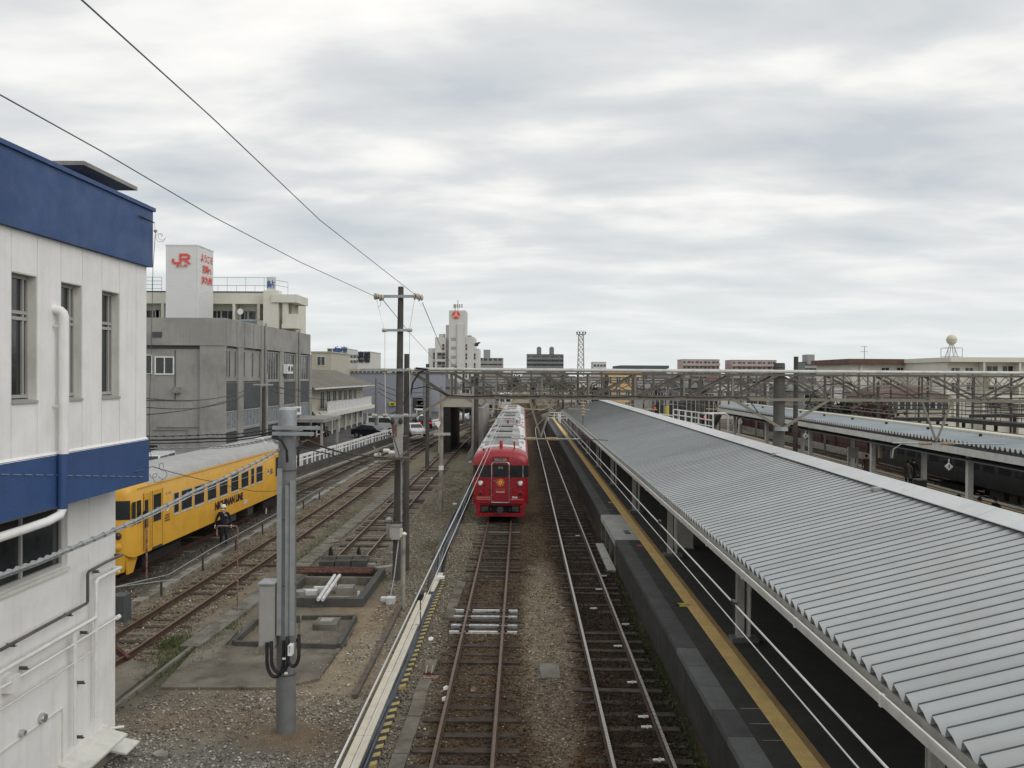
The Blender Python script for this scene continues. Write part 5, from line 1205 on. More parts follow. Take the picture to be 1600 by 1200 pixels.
for a in (332, 402, 274, 318): sidebox('door_edge', yx(a)-.012, yx(a)+.012, .93, 2.99, 'under_grey', yt, .012, .003)
sidebox('door_step', yx(332), yx(402), .82, .9, 'under_grey')
for a, b in ((480, 508), (530, 597), (617, 678), (705, 760), (785, 835), (862, 908), (930, 975), (995, 1013), (1030, 1070)):
    nar = b-a < 35 and a < 1000; y0, y1 = yx(a), yx(b)
    f_ = sidebox('window', y0-.04, y1+.04, 1.84, 2.66, 'frame_grey', yt, 0, .010)
    sidebox('pane', y0, y1, 1.885, 2.62, 'glass_dark', f_, .011, .003)
    if not nar or a > 900: sidebox('window_bar', y0, y1, 2.30, 2.325, 'frame_grey', f_, .014, .006)
    sidebox('window_sill', y0-.05, y1+.05, 1.80, 1.838, 'sleeper_white', f_, .0, .022)
y0 = yx(1158, 370); dC = sidebox('rear_door', y0-.12, y0+.95, .92, 2.98, 'yellow_train'); sidebox('pane', y0, y0+.75, 1.82, 2.82, 'glass_dark', dC, .013, .004)
c0, c1 = yx(752, 640), yx(940, 570)
text('lettering', 'NICHINAN LINE', .46, 'print_dark', yt, (1.438, (c0+c1)/2, 1.47), (0,1,0), (0,0,1), .003, .016, width=(c1-c0))
for (cx_, cy_) in ((433, 665), (1108, 410)):
    yy, zz_ = yx(cx_), 2.18
    MB().lathe((1.434, yy, zz_), [(.14, -.002), (.14, .003)], 16, 'x').build('logo_disc', 'print_white', yt); MB().prism([(-.08, -.1), (.12, -.02), (.02, .14), (-.12, .05)], (1.438, yy, zz_+.02), (0,1,0), (0,0,1), (.003, 0, 0)).build('logo_mark', 'print_blue', yt)
    text('lettering', 'KYUSHU\nRAILWAY\nCOMPANY', .10, 'print_dark', yt, (1.436, yy+(.5 if cx_ > 500 else 0), zz_+(.0 if cx_ > 500 else -.38)), (0,1,0), (0,0,1), .002)
sidebox('body_patch', yx(947, 600), yx(970, 600), 1.05, 1.25, 'cream_board', yt, 0, .004)
text('lettering', 'キハ40', .16, 'frame_grey', yt, (1.436, yx(440), 2.72), (0,1,0), (0,0,1), .002)
mb = MB(); mb.prism([(-1.2, .95), (1.2, .95), (1.15, .35), (.8, .22), (-.8, .22), (-1.15, .35)], (0, .05, 0), (1,0,0), (0,0,1), (0, .1, 0)); mb.prism([(.1, .95), (1.0, .95), (.55, .25), (.15, .25)], (1.18, 0, 0), (0,1,0), (0,0,1), (.06, 0, 0)); mb.build('snow_plough', 'yellow_train', yt)
MB().box(-.14, .14, -.4, .3, .62, .82).lathe((0, -.42, .72), [(.16, 0), (.16, .12)], 12, 'y').build('coupler', 'under_grey', yt, True)
for x_ in (.95, 1.05): MB().tube([(x_, -.02, .55), (x_+.04, -.12, .5), (x_+.03, -.14, .4)], .03, 7).build('brake_hose', 'print_white', yt, True)
bogie(yt, 3.0); bogie(yt, LY-3.0); underboxes(yt, 5.2, LY-5, 5)
for yy in (2.2, 7.5, 12.5): loft(MB(), [(yy+dy, [(-.22*f, 3.6), (-.18*f, 3.6+.18*f), (.18*f, 3.6+.18*f), (.22*f, 3.6)]) for dy, f in ((-.4, .6), (-.2, 1), (.2, 1), (.4, .6))]).build('roof_vent', 'train_roof_grey', yt, True) if False else None
MB().box(-.9, .9, LY-2.6, LY-.8, 3.5, 3.80).build('radiator_box', 'train_roof_grey', yt)
t = thing('lamp_standard', 'short white curved lamp tube rising over the rear of the yellow train roof', 'lamp', (-12.7, 44, 0))
a, b = AY(416, 703, 44), AY(405, 684, 44); MB().tube([(a.x, 44, -.2), a, (a.x-.02, 44, (a.z+b.z)/2), (a.x-.18, 44, b.z-.05), b], .04, 8).build('bent_pipe', 'white_paint', t, True)
MB().box(b.x-.2, b.x, 43.9, 44.1, b.z-.05, b.z+.05).build('lamp_head', 'white_paint', t)

# ================================================================ PEOPLE
def person(nm_lab, loc, rz, J, mats, height=1.7, fingers=True, hair=True, extras=None):
    """one skinned body; J overrides joints; mats maps zone -> material"""
    s = height/1.70
    B = dict(pelvis=(0,0,.92), waist=(0,0,1.04), chest=(0,-.01,1.26), neck=(0,0,1.44), jaw=(0,-.02,1.51), head=(0,-.01,1.60), crown=(0,0,1.67),
        shL=(.17,0,1.385), elL=(.23,.02,1.10), wrL=(.25,-.03,.86), haL=(.255,-.045,.79), shR=(-.17,0,1.385), elR=(-.23,.02,1.10), wrR=(-.25,-.03,.86), haR=(-.255,-.045,.79),
        hiL=(.09,0,.88), knL=(.10,-.02,.48), anL=(.10,.01,.09), toL=(.11,-.15,.04), hiR=(-.09,0,.88), knR=(-.10,-.02,.48), anR=(-.10,.01,.09), toR=(-.11,-.15,.04))
    B.update(J)
    Rd = dict(pelvis=.15, waist=.145, chest=.165, neck=.055, jaw=.068, head=.088, crown=.06, shL=.085, elL=.048, wrL=.036, haL=.038, shR=.085, elR=.048, wrR=.036, haR=.038,
        hiL=.095, knL=.065, anL=.045, toL=.04, hiR=.095, knR=.065, anR=.045, toR=.04)
    zone = dict(pelvis='legs', waist='top', chest='top', neck='skin', jaw='skin', head='skin', crown='hair', shL='top', elL='top', wrL='top', haL='hand', shR='top', elR='top', wrR='top', haR='hand', hiL='legs', knL='legs', anL='legs', toL='shoe', hiR='legs', knR='legs', anR='legs', toR='shoe')
    E = [('pelvis','waist'),('waist','chest'),('chest','neck'),('neck','jaw'),('jaw','head'),('head','crown')]
    for k in 'LR': E += [('chest','sh'+k),('sh'+k,'el'+k),('el'+k,'wr'+k),('wr'+k,'ha'+k),('pelvis','hi'+k),('hi'+k,'kn'+k),('kn'+k,'an'+k),('an'+k,'to'+k)]
    if fingers:
        for k in 'LR':
            h = Vector(B['ha'+k]); d = (h-Vector(B['wr'+k])).normalized(); sg = 1 if k == 'L' else -1
            for i, (o_, l_) in enumerate(((-.030, .075), (-.010, .088), (.010, .082), (.028, .065))):
                q0 = h+d*.03+Vector((0, o_, 0)); q1 = q0+d*l_*.55; q2 = q1+(d+Vector((-sg*.5, 0, 0))).normalized()*l_*.45
                for j, q in enumerate((q0, q1, q2)): B['f%d%d%s' % (i, j, k)] = tuple(q); Rd['f%d%d%s' % (i, j, k)] = (.011, .0095, .008)[j]; zone['f%d%d%s' % (i, j, k)] = 'hand'
                E += [('ha'+k, 'f%d0%s' % (i, k)), ('f%d0%s' % (i, k), 'f%d1%s' % (i, k)), ('f%d1%s' % (i, k), 'f%d2%s' % (i, k))]
            q0 = h+Vector((0, -.045, .0)); q1 = q0+(d+Vector((0, -.6, 0))).normalized()*.045
            for j, q in enumerate((q0, q1)): B['t%d%s' % (j, k)] = tuple(q); Rd['t%d%s' % (j, k)] = (.012, .010)[j]; zone['t%d%s' % (j, k)] = 'hand'
            E += [('ha'+k, 't0'+k), ('t0'+k, 't1'+k)]
    ks = list(B); idx = {k: i for i, k in enumerate(ks)}
    me = bpy.data.meshes.new('body'); me.from_pydata([B[k] for k in ks], [(idx[a], idx[b]) for a, b in E], [])
    o = bpy.data.objects.new('body', me); col.objects.link(o)
    md = o.modifiers.new('Skin', 'SKIN'); md.use_smooth_shade = True; md.branch_smoothing = .6
    for i, k in enumerate(ks):
        sv = me.skin_vertices[0].data[i]; r_ = Rd[k]; sv.radius = (r_*1.05, r_*.80) if k in ('chest', 'waist', 'pelvis') else (r_, r_); sv.use_root = (k == 'pelvis')
    sb_ = o.modifiers.new('Sub', 'SUBSURF'); sb_.levels = 1; sb_.render_levels = 1
    dg = bpy.context.evaluated_depsgraph_get(); dg.update(); m2 = bpy.data.meshes.new_from_object(o.evaluated_get(dg)); bpy.data.objects.remove(o); m2.name = 'person'
    zs_ = list(dict.fromkeys(mats.values())); m2.materials.clear()
    for z in zs_: m2.materials.append(M(z))
    segs = [(Vector(B[a]), Vector(B[b]), a, b) for a, b in E]
    for p in m2.polygons:
        c = p.center; best = 9; bz = 'top'
        for a, b, ka, kb in segs:
            ab = b-a; u = max(0, min(1, (c-a).dot(ab)/max(1e-9, ab.length_squared))); d = (a+ab*u-c).length-(Rd[ka]*(1-u)+Rd[kb]*u)
            if d < best: best = d; bz = zone[ka] if u < .5 else zone[kb]
        p.material_index = zs_.index(mats.get(bz, list(mats.values())[0])); p.use_smooth = True
    m2.transform(Matrix.Scale(s, 4))
    t = thing('person', nm_lab, 'person', loc, None, rz); local(t)
    link('body', m2, t)
    hd = Vector(B['head'])*s
    if hair and 'hair' in mats: MB().lathe(hd+Vector((0, .012, -.01)), [(.093, -.05), (.10, .0), (.095, .05), (.06, .09), (.01, .105)], 14).build('hair', mats['hair'], t, True)
    for sx in (-1, 1):
        MB().lathe(hd+Vector((sx*.032, -.088, .005)), [(.011, 0), (.006, -.006)], 6, 'y').build('eye', 'hair_black', t); MB().box(hd.x+sx*.088-.01, hd.x+sx*.088+.01, hd.y-.02, hd.y+.025, hd.z-.035, hd.z+.02).build('ear', 'skin', t)
    MB().prism([(-.012, -.03), (.012, -.03), (.004, .02), (-.004, .02)], (hd.x, hd.y-.08, hd.z-.01), (1,0,0), (0,0,1), (0, -.02, 0)).build('nose', 'skin', t)
    return t, hd
wp = G(349, 851)
wk, hd = person('railway worker in navy uniform, white helmet, mask and gloves, walking beside the yellow train', (wp.x, wp.y, -.17), R(12),
    dict(elL=(.28, .03, 1.13), wrL=(.33, -.06, .90), haL=(.335, -.08, .83), elR=(-.28, .03, 1.13), wrR=(-.33, -.04, .90), haR=(-.335, -.06, .83), knL=(.12, -.10, .50), anL=(.13, -.04, .09), toL=(.14, -.20, .05), anR=(-.12, .12, .12), toR=(-.13, -.03, .04)),
    dict(top='navy_cloth', legs='navy_cloth', skin='skin', hand='glove_white', shoe='black_cloth', hair='hair_black'), 1.72)
MB().lathe(hd+Vector((0, 0, .02)), [(.125, 0), (.13, .01), (.112, .02), (.108, .06), (.085, .105), (.04, .128), (.005, .132)], 16).build('helmet', 'print_white', wk, True)
MB().prism([(-.05, -.035), (.05, -.035), (.06, .02), (-.06, .02)], (hd.x, hd.y-.075, hd.z-.05), (1,0,0), (0,0,1), (0, -.03, 0)).build('face_mask', 'print_white', wk)
MB().box(.07, .15, -.16, -.15, 1.30, 1.33).build('name_badge', 'print_white', wk)
dk = lambda top, legs: dict(top=top, legs=legs, skin='skin', hand='skin', shoe='black_cloth', hair='hair_black')
walk = dict(knL=(.11, -.16, .50), anL=(.12, -.14, .1), toL=(.12, -.3, .05), knR=(-.10, .02, .48), anR=(-.11, .22, .14), toR=(-.11, .1, .05))
def head_at(px, py, z): # ground position of a person whose crown is seen at this pixel
    d = ray(px, py); tt = (z-CZ)/d.z; return (d.x*tt, d.y*tt)
for (px, py, ht, rz, tp, lg, lab, J) in (
    (1419, 719, 1.66, 180, 'coat_olive', 'black_cloth', 'person in a light olive coat standing on the second platform, back to the camera', {}),
    (1428, 716, 1.7, 160, 'black_cloth', 'black_cloth', 'person in dark clothes half hidden behind the one in the olive coat', {}),
    (1354, 710, 1.62, 170, 'coat_brown', 'black_cloth', 'person in brown standing left of a column on the second platform', walk)):
    x, y = head_at(px, py, PZ+ht); pr, h_ = person(lab, (x, y, PZ), R(rz), J, dk(tp, lg), ht, fingers=True)
    MB().lathe((0, 0, .62), [(.20, 0), (.165, .25), (.155, .32)], 12).build('coat_skirt', tp, pr, True)
sit = dict(pelvis=(0,0,.52), waist=(0,0,.64), chest=(0,-.01,.86), neck=(0,0,1.04), jaw=(0,-.02,1.11), head=(0,-.01,1.20), crown=(0,0,1.27), shL=(.17,0,.985), elL=(.22,-.05,.72), wrL=(.12,-.24,.62), haL=(.08,-.30,.62), shR=(-.17,0,.985), elR=(-.22,-.05,.72), wrR=(-.12,-.24,.62), haR=(-.08,-.30,.62),
    hiL=(.09,-.03,.50), knL=(.10,-.42,.50), anL=(.10,-.42,.10), toL=(.10,-.58,.05), hiR=(-.09,-.03,.50), knR=(-.10,-.42,.50), anR=(-.10,-.42,.10), toR=(-.10,-.58,.05))
for (px, py, tp, lab) in ((1498, 772, 'red_cloth', 'seated person in red left of a column on the second platform'), (1531, 776, 'red_cloth', 'seated person in red right of a column on the second platform'), (1556, 776, 'black_cloth', 'seated person in black at the right end of the bench on the second platform')):
    x, y = head_at(px, py, PZ+1.3); person(lab, (x, y, PZ), R(100), sit, dk(tp, 'black_cloth'), 1.7)
    bt = MB().box(-.25, .25, -.25, .25, .40, .45).box(-.2, .2, -.2, .2, .0, .395)
    sx_ = thing('bench_seat', 'plain dark seat under the ' + lab.split(' on the')[0], 'seat', (x, y, PZ), None, R(100)); local(sx_); bt.build('seat', 'under_grey', sx_)

# ================================================================ NEAR GANTRY
GY_ = 31.0
gt = thing('catenary_gantry', 'near steel lattice gantry with a pale top pipe, spanning all tracks between two dark masts', 'gantry', (-3.9, GY_, 6.45))
zt = 7.50; zbm = 6.45
gx0, gx1 = AY(647, 577, GY_).x, 27.0
def xx(px, py=600): return AY(px, py, GY_).x
for dy, m_ in ((0, 'pipe_pale'), (.7, 'truss_steel')):
    MB().tube([(gx0, GY_+dy, zt), (gx1, GY_+dy, zt)], .07 if dy == 0 else .045, 10).build('top_chord', m_, gt, True)
    MB().bar((xx(700), GY_+dy, zbm), (gx1, GY_+dy, zbm), .10, .10).build('bottom_chord', 'truss_pale', gt)
    MB().bar((gx0+.2, GY_+dy, zt-.13), (gx1, GY_+dy, zt-.13), .08, .08).build('top_angle', 'truss_steel', gt)
vert = [704, 775, 847, 920, 993, 1069, 1145, 1299, 1378, 1455, 1538, 1622, 1700]
for px in vert:
    x = xx(px)
    for dy in (0, .7): MB().bar((x, GY_+dy, zbm+.05), (x, GY_+dy, zt-.17), .055, .055).build('vertical_strut', 'truss_pale' if dy == 0 else 'truss_steel', gt)
    MB().bar((x, GY_+.02, zt-.13), (x, GY_+.68, zt-.13), .05, .05).build('cross_tie', 'truss_steel', gt)
diag = [(645, 700, 0), (706, 771, 0), (777, 843, 0), (849, 916, 0), (993, 924, 1), (1069, 997, 1), (1143, 1073, 1), (1214, 1149, 1), (1232, 1296, 0), (1303, 1373, 0), (1382, 1451, 0), (1459, 1534, 0), (1618, 1542, 1), (1696, 1625, 1)]
for (a, b, s) in diag:
    for dy in (0, .7): MB().bar((xx(a), GY_+dy-.045 if dy == 0 else GY_+dy+.045, zt-.16), (xx(b), GY_+dy-.045 if dy == 0 else GY_+dy+.045, zbm+.04), .04, .07).build('diagonal_brace', 'truss_steel', gt)
mb = MB()
for i, (a, b) in enumerate(zip(vert[:-1], vert[1:])): mb.bar((xx(a), GY_, zt-.11), (xx(b), GY_+.7, zt-.11), .035, .035) if i % 2 else mb.bar((xx(a), GY_+.7, zt-.11), (xx(b), GY_, zt-.11), .035, .035); mb.bar((xx(a), GY_+(0 if i % 2 else .7), zbm), (xx(b), GY_+(.7 if i % 2 else 0), zbm), .035, .035)
mb.build('wind_bracing', 'truss_steel', gt)['kind'] = 'stuff'
MX = AY(1221, 650, GY_).x
for (a, b) in (((703, 619), (656, 646)), ((1142, 622), (1219, 668)), ((1300, 622), (1225, 668))): MB().bar(AY(*a, GY_-.02), AY(*b, GY_-.02), .09, .09).build('knee_brace', 'truss_pale', gt)
mb = MB(); mb.bar(AY(656, 646, GY_-.02), AY(644, 654, GY_+.2), .09, .09); mb.build('brace_foot', 'truss_pale', gt)
MB().lathe((MX, GY_, AY(1221, 670, GY_).z), [(.24, -.07), (.24, .07)], 16).build('brace_collar', 'galvanised', gt)
gm = thing('gantry_mast', 'stout grey concrete mast carrying the gantry, rising behind the ridge of the near canopy', 'mast', (MX, GY_+.35, 0))
MB().tube([(MX, GY_+.3, -.3), (MX, GY_+.3, AY(1221, 569, GY_).z)], [.235, .205], 18).build('mast_shaft', 'mast_grey', gm, True)
MB().tube([(MX, GY_+.3, AY(1221, 575, GY_).z), (MX, GY_+.3, AY(1221, 567, GY_).z)], [.21, .19], 18).build('mast_cap', 'under_grey', gm, True)
# black cable laid along the bottom chord
pts = []
for k in range(50):
    px = 700+k*9.2; u = (k % 8)/8; pts.append(AY(px, 617.5+1.5*math.sin(pi*u)+(px-700)*.006, GY_-.1))
pts = [AY(600, 652, GY_-.5), AY(625, 640, GY_-.3), AY(642, 608, GY_-.15), AY(665, 604, GY_-.1), AY(690, 612, GY_-.1)]+pts+[AY(1168, 622, GY_-.1), AY(1185, 645, GY_-.1)]
tag(MB().tube(pts, .022, 6).build('feeder_cable', 'black_cable', None, True), 'black cable laid along the lower chord of the near gantry', 'cable')
tag(MB().tube([AY(1258, 640, GY_-.1), AY(1272, 612, GY_-.1), AY(1290, 601, GY_-.1), AY(1330, 598, GY_-.1)]+[AY(1340+k*10, 616+1.2*math.sin(k), GY_-.1) for k in range(30)], .02, 6).build('feeder_cable', 'black_cable', None, True), 'black cable along the gantry right of the stout mast', 'cable')
tag(MB().tube([AY(641, 620, GY_-.2), AY(645, 598, GY_-.2), AY(655, 582, GY_-.2), AY(668, 577, GY_-.15), AY(650, 575, GY_-.1)], .035, 8).build('feeder_cable', 'black_cable', None, True), 'thick black cable curling up to the left end of the gantry top pipe', 'cable')
# V hangers with insulated arms
def vhang(pl_, pr_, pb_, lab, rodl, rodr):
    t = thing('wire_hanger', lab, 'wire hanger', AY(*pb_, GY_))
    MB().bar(AY(*pl_, GY_-.06), AY(*pb_, GY_-.06), .06, .06).build('hanger_leg', 'truss_pale', t); MB().bar(AY(*pr_, GY_-.06), AY(*pb_, GY_-.12), .06, .06).build('hanger_leg', 'truss_pale', t)
    a, b = AY(*rodl, GY_-.1), AY(*rodr, GY_-.1); MB().tube([a, b], .025, 8).build('steady_arm', 'galvanised', t, True)
    c = AY(*pb_, GY_-.1)
    for s in (-1, 1):
        pr = [(.03, s*.15)]
        for k in range(7): pr += [(.075, s*(.18+k*.07)), (.04, s*(.21+k*.07))]
        MB().lathe((c.x, c.y, (a.z+b.z)/2), pr if s > 0 else pr[::-1], 10, 'x').build('insulator', 'insulator_tan', t, True)
vhang((827, 625), (864, 625), (845, 683), 'V-shaped hanger with ribbed tan insulators over the gap between train and platform', (770, 685), (905, 686))
vhang((1441, 628), (1488, 626), (1463, 690), 'V-shaped hanger with insulators in front of the second canopy', (1395, 692), (1570, 694))
tag(MB().tube([AY(1430, 691, GY_), AY(1408, 694, GY_), AY(1396, 702, GY_), AY(1394, 716, GY_)], .02, 6).build('steady_arm', 'galvanised', None, True), 'thin bent arm hanging left of the right-hand V hanger', 'arm')
tag(MB().tube([AY(906, 686, GY_), AY(950, 688, GY_-1)], .012, 6).build('steady_arm', 'rust'), 'thin rusty rod running from the tan insulator to the near canopy', 'rod')
t = thing('stacked_insulator', 'upright string of brown insulators standing above the far end of the near canopy', 'insulator', AY(911, 640, 60)); c = AY(911, 650, 60)
pr = []
for k in range(6): pr += [(.05, k*.22), (.19, k*.22+.06), (.05, k*.22+.15)]
MB().lathe(c, pr, 10).build('insulator_string', 'insulator_tan', t, True); MB().tube([c, c-Vector((0,0,2.0))], .03, 6).build('stem', 'rust', t)
# ================================================================ SECOND PLATFORM AND CANOPY
p2 = thing('station_platform', 'second platform under the blue-grey canopy, beyond the near roof ridge', 'platform', (17, 20, 0))
MB().box(17.0, 24.3, 14, 112, -.3, PZ).build('asphalt_top', 'asphalt_platform', p2)
MB().box(16.7, 17.0, 14, 112, -.3, PZ+.005).build('edge_capping', 'cap_concrete', p2); MB().box(24.3, 24.75, 14, 112, -.3, PZ+.006).build('edge_capping', 'cream_board' if False else 'concrete_pale', p2)
MB().box(23.75, 24.05, 14, 110, PZ, PZ+.006).build('tactile_strip', 'tactile_brown', p2); MB().box(17.6, 17.9, 14, 110, PZ, PZ+.006).build('tactile_strip', 'tactile_brown', p2)
c2 = thing('platform_canopy', 'second long canopy, blue-grey roof with saw-tooth edge, cream ridge strip and pale beam', 'canopy', (18.2, 20, PZ))
EX, EZ, RX = 18.2, 4.56, 20.6; sl2 = .07
pr2 = [(0, 0), (.06, 0), (.13, .14), (.20, .14), (.27, 0), (.33, 0)]; n = len(pr2); V = []; Fs = []
for t_ in (0, -.012):
    for x in (0, RX-EX): V += [(x, a, h+sl2*x+t_) for a, h in pr2]
for i in range(n-1): Fs += [(i, n+i, n+i+1, i+1), (2*n+i, 2*n+i+1, 3*n+i+1, 3*n+i), (i, i+1, 2*n+i+1, 2*n+i)]
pm = MB().add(V, Fs).mesh('roof_panel', 'blue_roof')
# pale closing plates between the ribs: the white teeth
tm = MB().prism([(.27, .0), (.39, .0), (.33, -.0)], (0,0,0), (0,1,0), (0,0,1), (.01,0,0)); tm = MB().prism([(.145, .13), (.185, .13), (.40, .0), (.26, .0)], (-.012, 0, 0), (0,1,0), (0,0,1), (.01, 0, 0))
tm = MB().prism([(.06-.0, .0), (-.06, .0), (-.13, .135), (.13, .135)], (-.012, 0, 0), (0,1,0), (0,0,1), (.01, 0, 0)).mesh('end_plate', 'white_paint')
Y0, Y1 = 20.0, 77.0; k = 0; y = Y0
while y < Y1: put('roof_panel', pm, c2, (EX, y, EZ)); put('end_plate', tm, c2, (EX, y, EZ)); y += .33
MB().box(RX-.25, RX+.45, Y0, Y1, EZ+sl2*2.2+.0, EZ+sl2*2.4+.19).build('ridge_strip', 'cream_cap', c2)
MB().prism([(RX+.45, EZ+.2), (RX+3.6, EZ-.5), (RX+3.6, EZ-.52), (RX+.45, EZ+.18)], (0, Y0, 0), (1,0,0), (0,0,1), (0, Y1-Y0, 0)).build('rear_roof_slope', 'blue_roof', c2)
MB().box(EX-.10, EX+.03, Y0, Y1, EZ-.42, EZ-.14).build('fascia_beam', 'gutter', c2); MB().box(EX+.06, EX+.12, Y0, Y1, EZ-.14, EZ-.02).build('shadow_gap_board', 'under_grey', c2)
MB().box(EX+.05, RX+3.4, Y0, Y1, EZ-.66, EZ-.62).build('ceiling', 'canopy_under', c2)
cm = MB().box(-.11, .11, -.11, .11, 0, 3.2).mesh('column', 'gutter')
for i in range(6):
    Y = 25.5+9.65*i; put('column', cm, c2, (18.9, Y, PZ)); put('column', cm, c2, (21.7, Y+.1, PZ))
mb = MB()
for i in range(12): mb.lathe((RX-.9, Y0+2+i*4.6, EZ+.25), [(.06, 0), (.09, .05), (.06, .12)], 6); 
mb.build('roof_studs', 'under_black', c2)['kind'] = 'stuff'
for i in range(14): pass
# hanging number signs
def num_sign(px, py, Y, s, txt, lab, top):
    c = AY(px, py, Y); t = thing('number_sign', lab, 'sign', c)
    pl_ = MB().prism([(-s, 0), (0, -s), (s, 0), (0, s)], c, (1,0,0), (0,0,1), (0, .04, 0)).build('sign_plate', 'print_white', t); MB().box(c.x-.02, c.x+.02, c.y, c.y+.04, c.z+s, top).build('hanger_rod', 'white_paint', t)
    text('lettering', txt, s*1.0, 'print_dark', pl_, c+Vector((0, -.006, 0)), (1,0,0), (0,0,1), .003, .01)
num_sign(1483, 729, 34.5, .17, '1', 'white diamond sign with the number 1 hanging from the second canopy', 3.95)
num_sign(1259, 681, 52, .19, '2', 'white diamond sign with the number 2, further along the second canopy', 3.95)
num_sign(1157, 659, 68, .2, '4', 'small white diamond sign near the far end of the second canopy, right one', 3.95)
num_sign(1141, 661, 74, .2, '6', 'small white diamond sign near the far end of the second canopy, left one', 3.95)
for (px0, py0, px1, py1, Y, m_, lab) in ((1374, 696, 1378, 716, 44, 'tan_box', 'narrow tan box hanging under the second canopy'), (1393, 703, 1397, 716, 43, 'frame_grey', 'grey curved-arm lamp hanging under the second canopy')):
    a, b = AY(px0, py0, Y), AY(px1, py1, Y); t = thing('hanging_fixture', lab, 'fixture', a)
    MB().box(a.x, b.x, Y, Y+.15, b.z, a.z).build('fixture_body', m_, t); MB().tube([((a.x+b.x)/2, Y+.07, a.z), ((a.x+b.x)/2+(.3 if m_ == 'frame_grey' else 0), Y+.07, 3.95)], .02, 6).build('hanger_rod', 'white_paint', t)
a, b = AY(1326, 700, 48), AY(1340, 716, 48); t = thing('notice_board', 'grey two-legged notice board on the second platform', 'notice board', (a.x, 48, PZ))
MB().box(a.x, b.x, 48, 48.08, b.z, a.z).build('board', 'frame_grey', t)
for x in (a.x, b.x): MB().box(x-.04, x+.04, 47.98, 48.1, PZ, a.z+.05).build('leg', 'column_paint', t)
a = AY(1441, 746, 44.2); t = thing('waste_bin', 'dark waist-high bin beside a column on the second platform', 'bin', (a.x, 44.2, PZ)); MB().box(a.x-.25, a.x+.25, 44.2, 44.7, PZ, PZ+.95).build('bin_body', 'under_grey', t); MB().box(a.x-.27, a.x+.27, 44.18, 44.72, PZ+.95, PZ+1.0).build('bin_lid', 'frame_grey', t)
# white arms and pipes at the far end (train-crew mirror brackets)
for (pts, lab) in (([(1097, 646), (1133, 646), (1138, 650), (1138, 690)], 'white bent pipe frame beyond the ridge, left one'), ([(1172, 652), (1160, 652), (1155, 656), (1155, 680)], 'white bent pipe frame beyond the ridge, right one')):
    tag(MB().tube([AY(px, py, 70) for px, py in pts], .09, 7).build('pipe_frame', 'white_paint', None, True), lab, 'pipe frame')
a, b = AY(1114, 648, 71), AY(1128, 668, 71); t = thing('platform_mirror', 'dark tilted screen beside the white stair railing', 'screen', a); MB().prism([(0, -.9), (.35, -.9), (.8, 0), (.3, 0)], a, (1,0,0), (0,0,1), (0, .1, 0)).build('screen_panel', 'under_black', t); MB().tube([a+Vector((.3, .05, 0)), Vector((a.x+.3, 71.05, PZ))], .05, 6).build('leg', 'galvanised', t)
# ---- dark train behind the second platform
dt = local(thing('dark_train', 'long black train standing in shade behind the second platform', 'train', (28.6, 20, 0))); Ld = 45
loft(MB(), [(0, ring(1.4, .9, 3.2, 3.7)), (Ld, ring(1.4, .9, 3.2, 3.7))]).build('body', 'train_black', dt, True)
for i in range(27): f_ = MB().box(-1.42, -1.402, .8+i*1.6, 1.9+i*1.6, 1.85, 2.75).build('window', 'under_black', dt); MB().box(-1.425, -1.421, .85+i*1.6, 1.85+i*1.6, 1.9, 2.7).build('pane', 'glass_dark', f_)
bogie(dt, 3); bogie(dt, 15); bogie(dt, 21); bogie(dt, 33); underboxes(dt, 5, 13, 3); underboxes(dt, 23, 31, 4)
# ---- maroon wall of panels further along
mw = thing('maroon_wall', 'long dark maroon wall of many small panels behind the tracks of the second platform', 'wall', (32.6, 60, 0))
pmw = [MB().box(-.06, 0, .02, .98, .02, .60).mesh('wall_panel', 'maroon_panel'), MB().box(-.03, 0, .02, .98, .02, .60).mesh('wall_panel', 'under_grey')]
MB().box(32.62, 32.8, 58, 126, -.2, 3.3).build('backing', 'under_black', mw)
for i in range(56):
    for j in range(5):
        if rng.random() < .96: put('wall_panel', pmw[int(rng.random() < .12)], mw, (32.60-rng.uniform(0, .05), 66+i, .02+j*.64))
MB().box(31.7, 31.95, 55, 120, -.2, .35).build('kerb', 'concrete_pale', mw)
mb = MB()
for i in range(16): mb.box(32.35, 32.5, 62+i*4, 62.15+i*4, -.2, 3.1)
mb.build('wall_posts', 'rust', mw)['kind'] = 'stuff'
# ---- steel footbridge / walkway on the right
fb = thing('steel_walkway', 'dark steel walkway with railings behind the second canopy on the right', 'walkway', (34, 62, 0))
q0, q1, q2 = AY(1395, 655, 72), AY(1480, 655, 70), AY(1640, 668, 62)
def deck(a, b):
    MB().bar(a, b, 1.5, .3).build('walkway_deck', 'under_grey', fb)
    n = max(2, int((b-a).length/1.6))
    for s in (-.75, .75):
        for h in (.5, .85, 1.2, 1.6): MB().tube([a+Vector((0, s, h)), b+Vector((0, s, h))], .03, 5).build('rail', 'under_grey', fb)
        for i in range(n+1): p = a.lerp(b, i/n)+Vector((0, s, 0)); MB().tube([p, p+Vector((0,0,1.6))], .03, 5).build('post', 'steel_dark_pipe', fb)
    for i in range(3): p = a.lerp(b, (i+.5)/3); MB().box(p.x-.1, p.x+.1, p.y-.1, p.y+.1, -.2, p.z-.16).build('leg', 'under_grey', fb)
deck(q0, q1); deck(q1+Vector((.1, 0, 0)), q2); deck(AY(1515, 650, 80), AY(1660, 648, 76))

